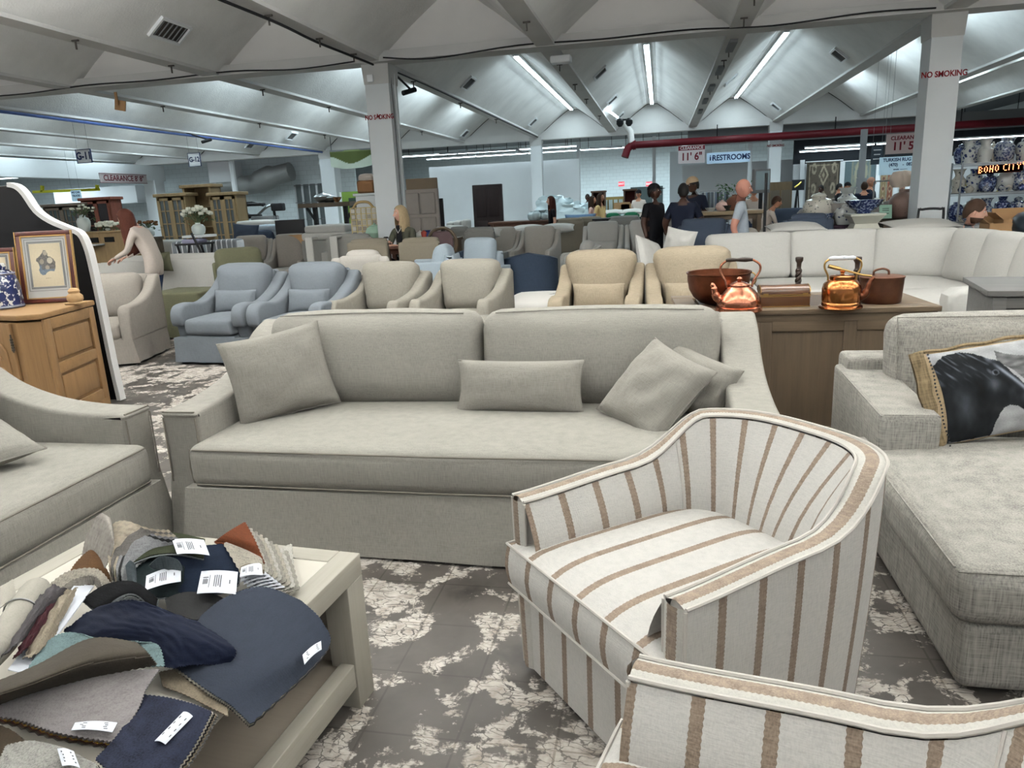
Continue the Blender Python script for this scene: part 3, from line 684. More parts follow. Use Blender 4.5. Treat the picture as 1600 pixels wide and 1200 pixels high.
def horse(u,v):
    n=nz(u*14,v*10,2); n2=nz(u*40,v*12,5)
    c=(146+26*n,146+26*n,147+26*n)
    if inpoly(u,v,H2): k=.5+.5*nz(u*16,v*26,1); c=tuple(90*k+40 for _ in range(3))
    if inpoly(u+.006*n2,v+.01*n,HEAD):
        b=12+10*nz(u*6,v*6,9)+7*n2
        # light falling along nose bridge, cheek and neck in the photograph of the horse
        d=(v-.80)+(u-.30)*2.5; b+=105*math.exp(-((d+.03)/.035)**2)*max(0,min(1,(u-.28)*20))+50*math.exp(-((u-.425)/.03)**2-((v-.37)/.05)**2)-10*math.exp(-((d+.16)/.05)**2)
        b+=46*math.exp(-((u-.265)/.035)**2-((v-.56)/.09)**2)+30*math.exp(-((u-.10)/.04)**2-((v-.32)/.2)**2)-12*math.exp(-((u-.19)/.03)**2-((v-.45)/.2)**2)+26*math.exp(-((u-.36)/.03)**2-((v-.46)/.06)**2)
        b+=150*max(0,nz(u*60+v*22,v*7-u*5,4)-.10)*max(0,min(1,(v-.58-.5*max(0,u-.22))*6))*(u<.36)
        if math.hypot((u-.292),(v-.68)*.6)<.012: b=4
        if .012<math.hypot((u-.292),(v-.685)*.6)<.020: b+=40
        if math.hypot((u-.458),(v-.31)*.6)<.011: b=4
        c=(b,b*1.03+2,b*1.1+4)
    
    return tuple(max(4,min(250,q)) for q in c)
def hs(u,v):
    uu=.045+u*.945; a=uu*2-1; b=v*1.92-.96; T=ht_/2*max(0,1-a*a)**.42*max(0,1-b*b)**.42
    T*=1+.1*nz(a*2.2+4,b*2.2,4)
    return (hw_/2*a*(1-.05*(1-b*b)),-T-.004,hh_/2*b*(1-.05*(1-a*a))+hh_/2)
printed('printed_panel',1,1,240,130,horse,mat('printed_cloth',(200,200,200),.9,kind='attr'),hp,surf=hs,label='dark horse head printed on the pillow front')
FR=mat('tan_fringe',(110,96,74),.95,kind='fabric',ct=.35,sc=.5)
g=G()
def fr(u,v):
    b=u*2-1; return (-hw_/2-.025+.06*v-.003*sin(b*9),-.018-.02*sin(pi*v)+.003*sin(b*14),hh_/2*b*1.02+hh_/2)
g.grid(fr,26,5); g.grid(lambda u,v:(fr(1-u,v)[0],fr(1-u,v)[1]+.03*sin(pi*v)+.012,fr(1-u,v)[2]),26,5); g.o('fringe',FR,hp,'tan woven fringe')
g=G(); g.tube([(hw_*(i/30-.5),-.004,hh_*1.0+.004*sin(i)) for i in range(31)],.009,6); g.o('fringe',FR,hp)
g=G()
for i in range(26): b=i/13-1; g.tube([(-hw_/2+.033-.003*sin(b*9),-.050,hh_/2*b+hh_/2),(-hw_/2+.037-.003*sin(b*9),-.050,hh_/2*b+hh_/2+.006)],.004,4)
g.o('stitching',BLACK,hp)
# ================= coffee table and the fabric samples =================
TZ=.515
WASH=mat('grey_washed_wood',(144,139,129),.6,kind='wood',ax=0,ct=.1); WASHY=mat('grey_washed_wood_long',(144,139,129),.6,kind='wood',ax=1,ct=.1); INLAY=mat('cream_top',(193,187,175),.5,kind='plaster',g=6,bs=.03)
TAUPE=mat('taupe_panel',(112,104,94),.7,kind='wood',ax=0,ct=.06)
tb=thing('coffee_table','grey-washed wooden coffee table heaped with fabric samples','table',(-.955,2.025,0),RAD(-5.2))
W_,L_=1.02,1.32; fr_=.075
g=G(); g.rbox((-W_/2,-L_/2,TZ-.035),(W_-2*fr_,L_-2*fr_,.066),.003,n=2); g.o('top_panel',INLAY,tb)
for nm,c,d,m in (('top_rail',(-fr_/2,-L_/2),(fr_,L_),WASHY),('top_rail',(-W_+fr_/2,-L_/2),(fr_,L_),WASHY),('top_rail',(-W_/2,-fr_/2),(W_-2*fr_,fr_),WASH),('top_rail',(-W_/2,-L_+fr_/2),(W_-2*fr_,fr_),WASH)):
    g=G(); g.rbox((c[0],c[1],TZ-.0375),(d[0],d[1],.075),.004,n=2); g.o(nm,m,tb)
for x in (-.045,-W_+.045):
    for y in (-.05,-L_+.05): g=G(); g.rbox((x,y,(TZ-.075)/2),(.09,.1,TZ-.075),.004,n=2); g.o('leg',mat('grey_washed_leg',(144,139,129),.6,kind='wood',ax=2,ct=.1),tb)
g=G(); g.rbox((-W_/2,-.06,.29),(W_-.18,.03,.30),.003,n=2); g.o('end_panel',TAUPE,tb)
g=G(); g.rbox((-W_/2,-L_/2,.135),(W_-.1,L_-.06,.03),.003,n=2); g.o('shelf',TAUPE,tb)
for x in (-.03,-W_+.03): g=G(); g.rbox((x,-L_/2,.125),(.05,L_-.2,.085),.004,n=2); g.o('shelf_rail',WASHY,tb)
def crr(P,t):
    n=len(P)-1; x=t*n; i=min(n-1,int(x)); t=x-i; a,b,c,d=P[max(0,i-1)],P[i],P[i+1],P[min(n,i+2)]
    return .5*((2*b)+(c-a)*t+(2*a-5*b+4*c-d)*t*t+(3*b-a-3*c+d)*t**3)
def sheet(rows,m,par,name='swatch',th=.0022,nu=36,nv=28,pink=.0035,dz=0,shift=(0,0),label=None,wob=.0):
    R=[[atz(x+shift[0],y+shift[1],z+dz) for x,y,z in r] for r in rows]; 
    pt=[[None]*(nu+1) for _ in range(nv+1)]
    for j in range(nv+1):
        for i in range(nu+1):
            p=crr([crr(r,i/nu) for r in R],j/nv); p.z+=wob*nz(i*.25,j*.25,dz*99)
            pt[j][i]=p
    cen=pt[nv//2][nu//2]
    if pink:
        for j in range(nv+1):
            for i in range(nu+1):
                if (i in(0,nu) or j in(0,nv)) and (i+j)%2:
                    q=pt[j][i]; q2=pt[min(nv-1,max(1,j))][min(nu-1,max(1,i))]; d=(q-q2); 
                    if d.length: pt[j][i]=q+d.normalized()*pink
    vs=[p for r in pt for p in r]; n1=nu+1; fs=[(j*n1+i,j*n1+i+1,(j+1)*n1+i+1,(j+1)*n1+i) for j in range(nv) for i in range(nu)]
    N=len(vs); nn=[V((0,0,0)) for _ in vs]
    for f in fs:
        c=(vs[f[1]]-vs[f[0]]).cross(vs[f[3]]-vs[f[0]]); 
        for k in f: nn[k]+=c
    vs2=[p-n.normalized()*th*(1 if n.z>=0 else -1) if n.length else p for p,n in zip(vs,nn)]
    fs=fs+[tuple(k+N for k in f[::-1]) for f in fs]
    B=list(range(nu))+[j*n1+nu for j in range(nv)]+[nv*n1+i for i in range(nu,0,-1)]+[j*n1 for j in range(nv,0,-1)]
    for k in range(len(B)): a,b=B[k],B[(k+1)%len(B)]; fs.append((b,a,a+N,b+N))
    g=G(); g.add(vs+vs2,fs); o=g.o(name,m,par,label); o['n']=1; del o['n']; return o
def cloth(n,c,**k): return mat('swatch_'+n,tuple(q*.72 for q in c),k.pop('r',.95),kind='fabric',**k)
INK=mat('grey_ink',(70,70,74),.9); PAPER=mat('white_paper',(205,207,214),.8); EDGE=cloth('overlocked_edge',(128,132,134))
def tag4(P,z,par,logo=True,lines=5,tilt=(0,0,0,0)):
    Q=[atz(x,y,z+t)+V((0,0,.004)) for (x,y),t in zip(P,tilt)]
    def f(u,v,h=0): a=Q[0].lerp(Q[1],u); b=Q[3].lerp(Q[2],u); p=a.lerp(b,v); p=p+V((0,0,h+.004*sin(pi*u))); return p
    g=G(); g.grid(lambda u,v:f(u,v,.001),8,4); g.grid(lambda u,v:f(1-u,v,0),8,4); o=g.o('label',PAPER,par,'white paper label')
    g=G()
    def rec(u0,v0,u1,v1): o2=len(g.v); g.v+=[tuple(f(u,v,.0018)) for u,v in ((u0,v0),(u1,v0),(u1,v1),(u0,v1))]; g.f.append((o2,o2+1,o2+2,o2+3)); g.m.append(0)
    random.seed(int(P[0][0]))
    if logo:  # a small house-like mark, then columns of illegible print
        for k in range(4): rec(.10+.035*k,.38+.02*(k%2),.125+.035*k,.62)
        rec(.09,.30,.24,.34)
        rec(.27,.22,.285,.78); 
        for k in range(4): rec(.40+.055*k,.22+.03*random.random(),.425+.055*k,.70+.1*random.random())
        rec(.80,.42,.83,.60)
    else:
        for k in range(4): rec(.15+.1*random.random(),.16+.19*k,.8+.1*random.random(),.24+.19*k)
    g.o('print',INK,o); return o
def book(label): return thing('swatch_book' ,label,'fabric sample',(0,0,0))
# slate blue sample hanging over the table edge, with linens under it
A=book('large slate-blue fabric sample drooping over the right edge of the coffee table')
r1=[[(300,975,.56),(350,935,.60),(410,917,.605),(470,938,.585)],[(292,995,.56),(360,985,.585),(430,975,.58),(503,972,.55)],[(280,1020,.555),(340,1040,.57),(420,1045,.56),(509,1018,.51)],[(272,1040,.545),(325,1078,.55),(360,1100,.54),(392,1130,.515)]]
sheet(r1,cloth('slate',(52,58,70),ct=.1),A,nu=70,nv=60)
sheet(r1,cloth('ecru',(138,132,118)),A,dz=-.005,shift=(-2,3),nu=60,nv=50); sheet(r1,cloth('black_linen',(52,50,48)),A,dz=-.010,shift=(-1,5),nu=60,nv=50)
sheet([[(250,1050,.535),(290,1045,.54),(330,1060,.54),(350,1075,.535)],[(255,1072,.53),(290,1085,.53),(330,1105,.53),(356,1118,.528)]],cloth('oatmeal',(138,126,108),ct=.25),A)
tag4([(473,1026),(502,1004),(503,1017),(476,1041)],.542,A,False,tilt=(.012,-.006,-.006,.008))
# tagged book: navy, olive and spruce with four white labels
Fb=book('swatch book of navy, olive and spruce cloth with four white labels')
sheet([[(255,868,.615),(300,855,.625),(345,850,.615),(376,848,.605)],[(265,892,.60),(300,888,.605),(345,882,.60),(376,876,.59)],[(280,925,.575),(312,930,.575),(345,925,.57),(372,912,.57)]],cloth('midnight',(22,32,50),ct=.25),Fb,pink=.001)
sheet([[(255,868,.615),(300,855,.625),(345,850,.615),(376,848,.605)],[(265,892,.60),(300,888,.605),(345,882,.60),(376,876,.59)],[(280,925,.575),(312,930,.575),(345,925,.57),(372,912,.57)]],EDGE,Fb,pink=.001,dz=-.004,shift=(2,2))
sheet([[(190,862,.62),(225,838,.645),(270,832,.65),(320,842,.635)],[(195,884,.61),(235,868,.63),(275,864,.63),(318,872,.615)]],cloth('olive_velvet',(52,56,40),ct=.25),Fb,pink=.001)
sheet([[(190,862,.62),(225,838,.645),(270,832,.65),(320,842,.635)],[(195,884,.61),(235,868,.63),(275,864,.63),(318,872,.615)]],EDGE,Fb,pink=.001,dz=-.004,shift=(0,3))
sp=[[(186,872,.60),(215,862,.62),(250,866,.62),(288,885,.61)],[(190,905,.58),(215,900,.59),(250,905,.59),(287,914,.585)],[(205,925,.57),(235,932,.572),(262,932,.572),(292,930,.568)]]
sheet(sp,cloth('spruce',(34,44,46),ct=.2),Fb,pink=.001); sheet(sp,EDGE,Fb,pink=.001,dz=-.005,shift=(-1,3))
sheet([[(232,884,.635),(250,870,.655),(275,874,.65),(284,886,.63)],[(240,888,.62),(255,892,.61),(268,890,.62),(284,892,.62)]],cloth('spruce_fold',(70,78,82)),Fb,pink=.001)
sheet([[(196,884,.62),(203,876,.63),(211,882,.63)],[(200,912,.59),(207,908,.60),(213,915,.59)]],cloth('spruce_fold',(70,78,82)),Fb,pink=.001)
sheet([[(258,935,.575),(290,925,.585),(330,928,.585),(350,935,.58)],[(262,955,.57),(285,962,.57),(310,968,.57),(330,950,.575)]],cloth('charcoal',(46,46,46)),Fb,pink=.001)
for P,z in (([(269,845),(319,846),(328,870),(277,868)],.64),([(229,902),(283,885),(283,911),(227,925)],.607),([(315,895),(372,896),(369,931),(308,930)],.60),([(377,889),(409,882),(411,901),(375,904)],.60)): tag4(P,z,Fb)
# herringbone folded stack
Hb=book('folded stack of cream herringbone and grey samples behind the labelled swatch book')
HER=cloth('herringbone',(176,164,146),ct=.3,sc=.35)
hr=[[(165,842,.66),(172,822,.69),(195,814,.70),(235,827,.68),(265,829,.665)],[(170,880,.63),(180,850,.66),(200,835,.675),(235,838,.66),(265,838,.65)],[(175,910,.58),(183,880,.62),(200,860,.64),(225,850,.64),(262,842,.64)]]
for k,(m,dx,dy) in enumerate(((HER,0,0),(cloth('grey_a',(110,106,102)),4,4),(HER,8,7),(cloth('grey_b',(136,136,138)),12,11),(cloth('charcoal',(46,46,46)),16,15),(cloth('grey_b',(136,136,138)),20,20))): sheet(hr,m,Hb,dz=-.006*k,shift=(dx,dy),nu=30,nv=24)
sheet([[(128,868,.60),(136,835,.66),(155,804,.72),(168,806,.72)],[(140,880,.60),(158,850,.66),(172,828,.70),(173,812,.71)],[(158,895,.60),(172,870,.64),(178,845,.68),(176,822,.69)]],cloth('twill_pale',(158,152,144),ct=.25,sc=.35),Hb)
Bb=book('brown fabric sample folded beside the cream herringbone stack')
sheet([[(105,902,.60),(118,880,.62),(140,860,.645),(152,866,.635)],[(112,912,.58),(130,895,.61),(150,885,.62),(170,896,.60)],[(120,920,.56),(145,912,.58),(160,908,.58),(174,915,.57)]],cloth('tobacco',(98,70,46),ct=.2),Bb)
# rust and cream fan
Rb=book('fanned swatch book of rust and cream cloth at the far corner of the heap')
for k in range(9):
    x,y=8*k,5*k
    sheet([[(384+x,820+y,.655-.011*k),(398+x*.95,848+y,.635-.010*k),(413+x*.85,888+y*.8,.60-.008*k)],[(350+x*.7,850+y*.8,.62-.007*k),(368+x*.7,880+y*.7,.60-.006*k),(385+x*.7,910+y*.5,.575-.005*k)]],cloth(('cream_a','cream_b','grey_c')[k%3],((186,178,164),(200,196,186),(158,152,142))[k%3],ct=.3),Rb,nu=16,nv=16)
sheet([[(335,847,.615),(355,832,.645),(382,816,.668)],[(345,852,.605),(380,848,.64),(398,845,.645)],[(352,856,.60),(385,865,.61),(413,880,.605)]],cloth('rust',(112,60,36),ct=.2),Rb)
sheet([[(378,868,.605),(395,860,.615),(412,874,.605)],[(376,890,.595),(392,888,.60),(412,895,.595)]],cloth('oatmeal',(138,126,108),ct=.25),Rb)
for k in range(6):
    x,y=5*k,4*k; tag4([(376+x,898+y),(412+1.1*x,890+y),(418+1.1*x,900+y),(376+x,912+y)],.585-.008*k,Rb,False)
sheet([[(425,860,.545),(455,850,.55)],[(440,940,.525),(462,915,.525)]],cloth('cream_b',(200,196,186),ct=.3),Rb,nu=14,nv=20)
# navy velvet
Nb=book('crumpled navy velvet sample in the middle of the heap')
sheet([[(100,985,.57),(150,950,.60),(210,938,.645),(262,955,.625)],[(120,1000,.57),(185,975,.61),(245,962,.63),(310,973,.61)],[(180,1005,.57),(240,1000,.60),(290,998,.615),(365,1012,.60)],[(230,1030,.56),(262,1042,.57),(300,1038,.575),(358,1037,.57)]],cloth('navy_velvet',(15,22,42),ct=.15,r=.8),Nb,nu=60,nv=44,wob=.004)
sheet([[(100,990,.565),(150,955,.59),(210,943,.63),(262,960,.61)],[(120,1005,.56),(185,980,.59),(245,970,.61),(310,980,.59)],[(200,1012,.56),(240,1007,.58),(290,1005,.59),(362,1020,.58)]],EDGE,Nb,nu=40,nv=30,dz=-.004)
Kb=book('black cloth sample with grey overlocked edge behind the navy velvet')
kr=[[(126,938,.60),(165,913,.635),(210,909,.645),(246,936,.62)],[(134,942,.595),(150,945,.60),(205,925,.63),(244,950,.60)],[(140,945,.585),(163,957,.585),(205,935,.61),(250,960,.59)]]
sheet(kr,cloth('jet',(24,24,26)),Kb,pink=.001); sheet(kr,EDGE,Kb,pink=.001,dz=-.003,shift=(1,2))
# brown / teal / mauve stack at the left front
Cb=book('stack of mauve-grey samples with a brown sample curled on top, front left of the heap')
cr4=[[(-60,1100,.58),(40,1078,.59),(150,1052,.60),(248,1046,.58)],[(-60,1105,.575),(35,1092,.585),(130,1082,.59),(228,1075,.575)],[(-60,1110,.57),(30,1106,.575),(115,1112,.575),(212,1112,.565)],[(-60,1114,.56),(22,1122,.56),(92,1144,.56),(178,1158,.555)]]
for k,(n,c) in enumerate((('mauve',(140,134,134)),('mauve_dark',(92,84,80)),('mustard',(132,98,34)),('wine',(74,40,38)),('umber',(70,60,48)),('mauve_dark',(92,84,80)))): sheet(cr4,cloth(n,c,ct=.18),Cb,dz=-.0055*k,shift=(-2*k,1+1.6*k) if k else (0,0),nu=70 if k<2 else 30,nv=50 if k<2 else 24)
sheet([[(45,1042,.60),(75,1002,.61),(110,988,.62),(165,1000,.615),(215,1002,.61)],[(55,1052,.595),(100,1030,.60),(150,1012,.605),(200,1010,.60),(246,1008,.60)],[(60,1060,.585),(100,1050,.59),(150,1040,.59),(205,1040,.59),(256,1040,.585)]],cloth('teal_slub',(108,128,130),ct=.25),Cb,nu=50,nv=30)
sheet([[(-60,1085,.605),(50,1042,.62),(140,998,.64),(212,1003,.625)],[(-60,1098,.63),(40,1068,.645),(140,1030,.655),(228,1018,.635)],[(-60,1125,.59),(30,1088,.60),(140,1058,.60),(244,1038,.595)]],cloth('bark',(72,66,58),ct=.12),Cb,nu=56,nv=30)
tag4([(118,1132),(184,1132),(176,1147),(112,1144)],.567,Cb,False)
Db=book('navy tweed swatch book with a white label at the bottom edge')
dr=[[(215,1085,.56),(260,1090,.565),(300,1100,.565),(330,1112,.56)],[(190,1140,.56),(230,1150,.565),(275,1160,.565),(300,1168,.555)],[(150,1185,.555),(180,1210,.56),(220,1225,.56),(250,1235,.55)]]
for k,(n,c,ct) in enumerate((('navy_tweed',(36,40,56),.5),('cream_a',(186,178,164),.3),('jet',(24,24,26),.1),('oatmeal',(138,126,108),.25),('grey_tweed_b',(110,108,106),.4))): sheet(dr,cloth(n,c,ct=ct),Db,dz=-.006*k,shift=(2.5*k,1.5*k),nu=44,nv=44)
tag4([(287,1115),(302,1122),(259,1166),(242,1161)],.566,Db,False)
Eb=book('pale grey tweed sample at the bottom left corner')
er=[[(10,1165,.565),(50,1158,.575),(100,1170,.57),(150,1195,.56)],[(-20,1230,.555),(30,1240,.56),(80,1245,.56),(130,1255,.555)]]
for k in range(3): sheet(er,cloth(('silver_tweed','grey_c','jet')[k],((150,148,142),(158,152,142),(24,24,26))[k],ct=.4),Eb,dz=-.006*k,shift=(3*k,2*k))
tag4([(90,1173),(116,1177),(126,1203),(98,1200)],.575,Eb,False)
Gb=book('dark brown patterned samples under the mauve stack at the left edge')
for k in range(3): sheet([[(-60,1122,.555),(-20,1128,.56),(15,1140,.56),(40,1160,.555)],[(-60,1190,.55),(-20,1195,.555),(5,1200,.555),(18,1215,.55)]],cloth(('umber','jet','grey_c')[k],((70,60,48),(24,24,26),(158,152,142))[k],ct=.5,sc=.4),Gb,dz=-.006*k,shift=(3*k,2*k),nu=20,nv=20)
# folded pile at the left edge
Pb=book('untidy fold of white board, grey and maroon samples at the left edge')
sheet([[(118,912,.615),(147,915,.61)],[(60,985,.60),(95,985,.60)],[(12,1046,.585),(42,1053,.585)]],PAPER,Pb,'board',nu=6,nv=10,pink=0,th=.003)
for k,(n,c,R) in enumerate((('slub_beige',(160,148,130),[[(80,940,.62),(100,925,.64),(122,918,.63)],[(60,985,.62),(78,975,.63),(98,965,.61)],[(35,1030,.60),(55,1022,.61),(80,1005,.60)]]),('maroon',(70,36,42),[[(60,955,.625),(78,940,.64),(95,932,.63)],[(45,990,.625),(60,975,.64),(76,968,.62)],[(20,1030,.60),(38,1015,.62),(55,1005,.60)]]),('ash',(84,80,82),[[(60,935,.64),(80,916,.665),(105,920,.65)],[(35,975,.635),(58,955,.655),(75,950,.63)],[(0,1030,.60),(22,1010,.63),(40,1000,.61)]]))): sheet(R,cloth(n,c,ct=.2),Pb,nu=24,nv=30,wob=.01)
sheet([[(70,920,.60),(105,894,.635),(150,889,.645),(172,912,.62)],[(82,928,.595),(115,905,.62),(150,903,.63),(168,925,.60)]],cloth('cream_a',(186,178,164),ct=.3),Pb); sheet([[(85,930,.60),(112,908,.625),(145,900,.64),(158,915,.62)],[(95,935,.585),(118,918,.61),(145,912,.615),(155,925,.60)]],cloth('grey_c',(158,152,142),ct=.3),Pb)
Lb=book('thick rolled cream felt sample with a steel ring at the left edge')
ax=[atz(62,915,.625),atz(45,940,.628),atz(22,975,.622),atz(-10,1015,.61),atz(-50,1050,.60)]
g=G(); g.tube(spl(ax,5),[.018,.03,.036]+[.038]*18,18); g.o('roll',cloth('felt',(190,184,172),ct=.08),Lb)
g=G(); c=ax[2]; d=(ax[3]-ax[1]).normalized(); q=d.to_track_quat('Z','Y').to_matrix().to_4x4(); g.tube([Matrix.Translation(ax[1].lerp(c,.5))@q@V((.042*cos(a),.042*sin(a),0)) for a in [k*pi/12 for k in range(24)]],.0025,6,closed=True); g.o('ring',mat('steel',(120,120,120),.35,1),Lb)
sheet([[(-20,935,.60),(5,915,.62),(20,905,.62)],[(-20,970,.60),(5,945,.62),(25,930,.61)]],cloth('felt',(190,184,172),ct=.08),Lb,nu=14,nv=14); sheet([[(-20,1000,.62),(5,965,.64),(20,955,.645)],[(-20,1030,.60),(10,985,.62),(28,968,.63)]],cloth('tobacco',(98,70,46),ct=.2),Lb,nu=14,nv=14)
# ================= console and copper =================
BRWN=mat('brown_grey_wood',(79,67,53),.5,kind='wood',ax=2,ct=.22); BRWX=mat('brown_grey_wood_cross',(87,74,59),.5,kind='wood',ax=0,ct=.22); BRWD=mat('brown_recess',(65,54,44),.5,kind='wood',ax=0,ct=.2)
CZ=.865
con=thing('console_cabinet','long brown-grey wooden console behind the right end of the long sofa','cabinet',(.12,4.74,0),RAD(3))
CW,CD=1.56,.80
g=G(); g.rbox((CW/2,CD/2,CZ-.1-.36),(CW-.06,CD-.06,.74),.005,n=1); g.o('carcass',BRWN,con)
g=G(); g.rbox((CW/2,CD/2,CZ-.055),(CW-.03,CD-.03,.05),.006,n=1); g.o('cornice',BRWX,con)
for c,d,m in (((CW/2,.075),(CW,.15),BRWX),((CW/2,CD-.075),(CW,.15),BRWX),((.07,CD/2),(.14,CD-.3),BRWX),((CW-.09,CD/2),(.18,CD-.3),BRWX)):
    g=G(); g.rbox((c[0],c[1],CZ-.015),(d[0],d[1],.032),.004,n=1); g.o('top_rail',m,con)
g=G(); g.box((CW/2,CD/2,CZ-.012),(CW-.32,CD-.3,.024)); g.o('top_panel',BRWD,con)
for x in (.04,CW*.345,CW*.67,CW-.04): g=G(); g.rbox((x,.026,CZ-.45),(.075,.02,.74),.003,n=1); g.o('stile',BRWN,con)
for z in (CZ-.105,.06):
    for i in range(3): x0=[.04,CW*.345,CW*.67,CW-.04][i]; x1=[.04,CW*.345,CW*.67,CW-.04][i+1]; g=G(); g.rbox(((x0+x1)/2,.026,z),(x1-x0-.075,.02,.07),.003,n=1); g.o('rail',BRWX,con)
COP=mat('polished_copper',(200,132,104),.16,1,kind='metal',dk=.6,bs=.03); COPY=mat('warm_copper',(186,122,72),.15,1,kind='metal',dk=.6); COPD=mat('aged_copper',(104,62,44),.38,1,kind='metal',dk=.5); COPM=mat('brown_copper',(112,78,62),.4,1,kind='metal',dk=.5)
BRASS=mat('brass',(180,148,92),.3,1); EBON=mat('dark_turned_wood',(46,36,30),.45,kind='wood',ax=2,ct=.3); PORC=mat('blue_white_porcelain',(214,216,220),.2,kind='china',c2=(70,82,110),sc=60,th=.42)
def on(x,y): p=atz(x,y,CZ+.002); return (p.x,p.y,CZ+.002)
# bowl
p=on(1122,474); t=thing('copper_bowl','wide dark copper bowl on the left end of the console','bowl',p)
g=G(); R=.205; g.lathe([(.075,0),(.12,.012),(.165,.05),(.192,.10),(.203,.16),(.205,.20),(.213,.207),(.212,.215),(.202,.212),(.196,.16),(.184,.10),(.157,.055),(.11,.02),(0,.014)],40); g.o('bowl',COPD,t)
g=G(); g.tube([(.208+.03*cos(a),-.03+.0*a,.165+.04*sin(a)) for a in [k*pi/8 for k in range(16)]],.005,6,closed=True); g.o('ring_handle',BRASS,t)
# kettle one: low, flared, dark grip
def handle(g,P,r): g.tube(spl(P,8),r,8)
p=on(1154,486); p=(p[0],p[1]+.0,p[2]); t=thing('copper_kettle','low bright copper kettle with a dark wooden grip, in front of the bowl','kettle',p,RAD(0))
g=G(); g.lathe([(.135,0),(.142,.006),(.142,.03),(.130,.036),(.133,.045),(.128,.075),(.112,.11),(.085,.14),(.062,.155),(.06,.16)],40); g.o('body',COP,t)
g=G(); g.lathe([(.064,.158),(.064,.166),(.05,.176),(.02,.186),(.012,.19),(.018,.203),(.010,.213),(0,.216)],28); g.o('lid',COP,t)
g=G(); g.tube(spl([(-.10,-.02,.075),(-.135,-.025,.09),(-.15,-.03,.13),(-.158,-.03,.165),(-.175,-.03,.175)],5),[.03]*4+[.026]*5+[.02]*5+[.014]*5+[.012]*2,10); g.o('spout',COP,t)
g=G(); handle(g,[(-.075,0,.15),(-.085,0,.19),(-.115,0,.25),(-.11,0,.29),(-.075,0,.318)],.007); g.o('handle_arm',COP,t); g=G(); handle(g,[(.075,0,.15),(.085,0,.19),(.12,0,.25),(.115,0,.29),(.075,0,.318)],.007); g.o('handle_arm',COP,t)
g=G(); g.tube([(-.085,0,.318),(-.06,0,.32),(-.02,0,.32),(.03,0,.32),(.06,0,.319),(.075,0,.318)],[.010,.014,.011,.016,.012,.010],10); g.o('grip',EBON,t)
# box
p=on(1223,477); t=thing('brass_bound_box','dome-topped wooden box with brass edging between the two kettles','box',p,RAD(2)); w_=.30;d_=.15
WD=mat('box_wood',(76,46,22),.3,kind='wood',ax=0,ct=.3)
g=G(); g.rbox((0,0,.03),(w_,d_,.06),.003,n=1); g.o('base',WD,t)
g=G(); g.prof([(-d_/2,.064),(d_/2,.064),(d_/2,.08)]+[(d_/2*cos(a),.08+.035*sin(a)) for a in [k*pi/8 for k in range(1,8)]]+[(-d_/2,.08)],w_,.003); g.o('lid',WD,t)
g=G()
for z in (.003,.058,.066): 
    for y in (-d_/2-.001,d_/2+.001): g.box((0,y,z),(w_+.004,.003,.005))
    for x in (-w_/2-.001,w_/2+.001): g.box((x,0,z),(.003,d_,.005))
for x in (-w_/2,w_/2): g.tube([(x,d_/2*cos(a),.08+.035*sin(a)) for a in [k*pi/8 for k in range(9)]],.003,4)
for x in (-w_/2+.03,w_/2-.03): g.box((x,-d_/2-.002,.068),(.03,.003,.012))
g.o('brass_edging',BRASS,t)
t.scale=(1,1,1.18)
# barley twist candlesticks
for (x,y,lab) in ((1246,466,'dark barley-twist candlestick behind the brass-edged box'),(1336,468,'dark barley-twist candlestick behind the kettle with the porcelain grip')):
    p=on(x,y); t=thing('candlestick',lab,'candlestick',p,0,'barley twist candlesticks on the console')
    g=G(); g.lathe([(.055,0),(.055,.01),(.03,.02),(.018,.035),(.022,.045),(.014,.06)],20); g.o('base',EBON,t)
    g=G()
    for ph in (0,pi): g.tube([(.010*cos(a+ph),.010*sin(a+ph),.055+.135*k/30) for k,a in [(k,k*.42) for k in range(31)]],.013,8)
    g.o('twist',EBON,t)
    g=G(); g.lathe([(.014,.185),(.02,.195),(.014,.205),(.016,.24),(.025,.255),(.026,.275),(.022,.28),(.015,.278),(.012,.26)],20); g.o('socket',EBON,t)
# kettle two
p=on(1313,481); t=thing('copper_kettle','tall copper kettle with a blue and white porcelain grip','kettle',p)
g=G(); g.lathe([(.122,0),(.128,.006),(.126,.014),(.112,.02),(.112,.035),(.108,.04),(.112,.05),(.113,.12),(.106,.15),(.085,.172),(.07,.178)],40); g.o('body',COPY,t)
g=G(); g.lathe([(.072,.176),(.072,.196),(.066,.202),(.03,.206),(.012,.208),(.01,.214),(.017,.226),(.012,.236),(0,.24)],28); g.o('lid',COPY,t)
g=G(); g.tube(spl([(.09,-.02,.07),(.125,-.02,.08),(.145,-.02,.12),(.158,-.02,.165),(.178,-.02,.185)],5),[.028]*4+[.024]*5+[.018]*5+[.013]*5+[.011]*2,10); g.o('spout',COPD,t)
for s in (-1,1): g=G(); handle(g,[(s*.082,0,.165),(s*.083,0,.20),(s*.105,0,.25),(s*.10,0,.285),(s*.07,0,.305)],.006); g.o('handle_arm',BRASS,t)
g=G(); g.tube([(-.085,0,.305),(-.075,0,.305),(-.05,0,.306),(-.03,0,.306),(0,0,.306),(.03,0,.306),(.055,0,.306),(.07,0,.305)],[.005,.012,.015,.011,.015,.011,.014,.008],12); g.o('grip',PORC,t)
# ladle lying across
g=G(); t=thing('brass_ladle','brass ladle resting over the tall copper kettle','ladle',(p[0],p[1]-.03,p[2])); 
g.tube(spl([(-.09,0,.262),(-.03,0,.246),(.03,0,.228),(.10,0,.205),(.16,0,.195)],4),[.012]*5+[.006]*12,8); g.o('ladle',BRASS,t)
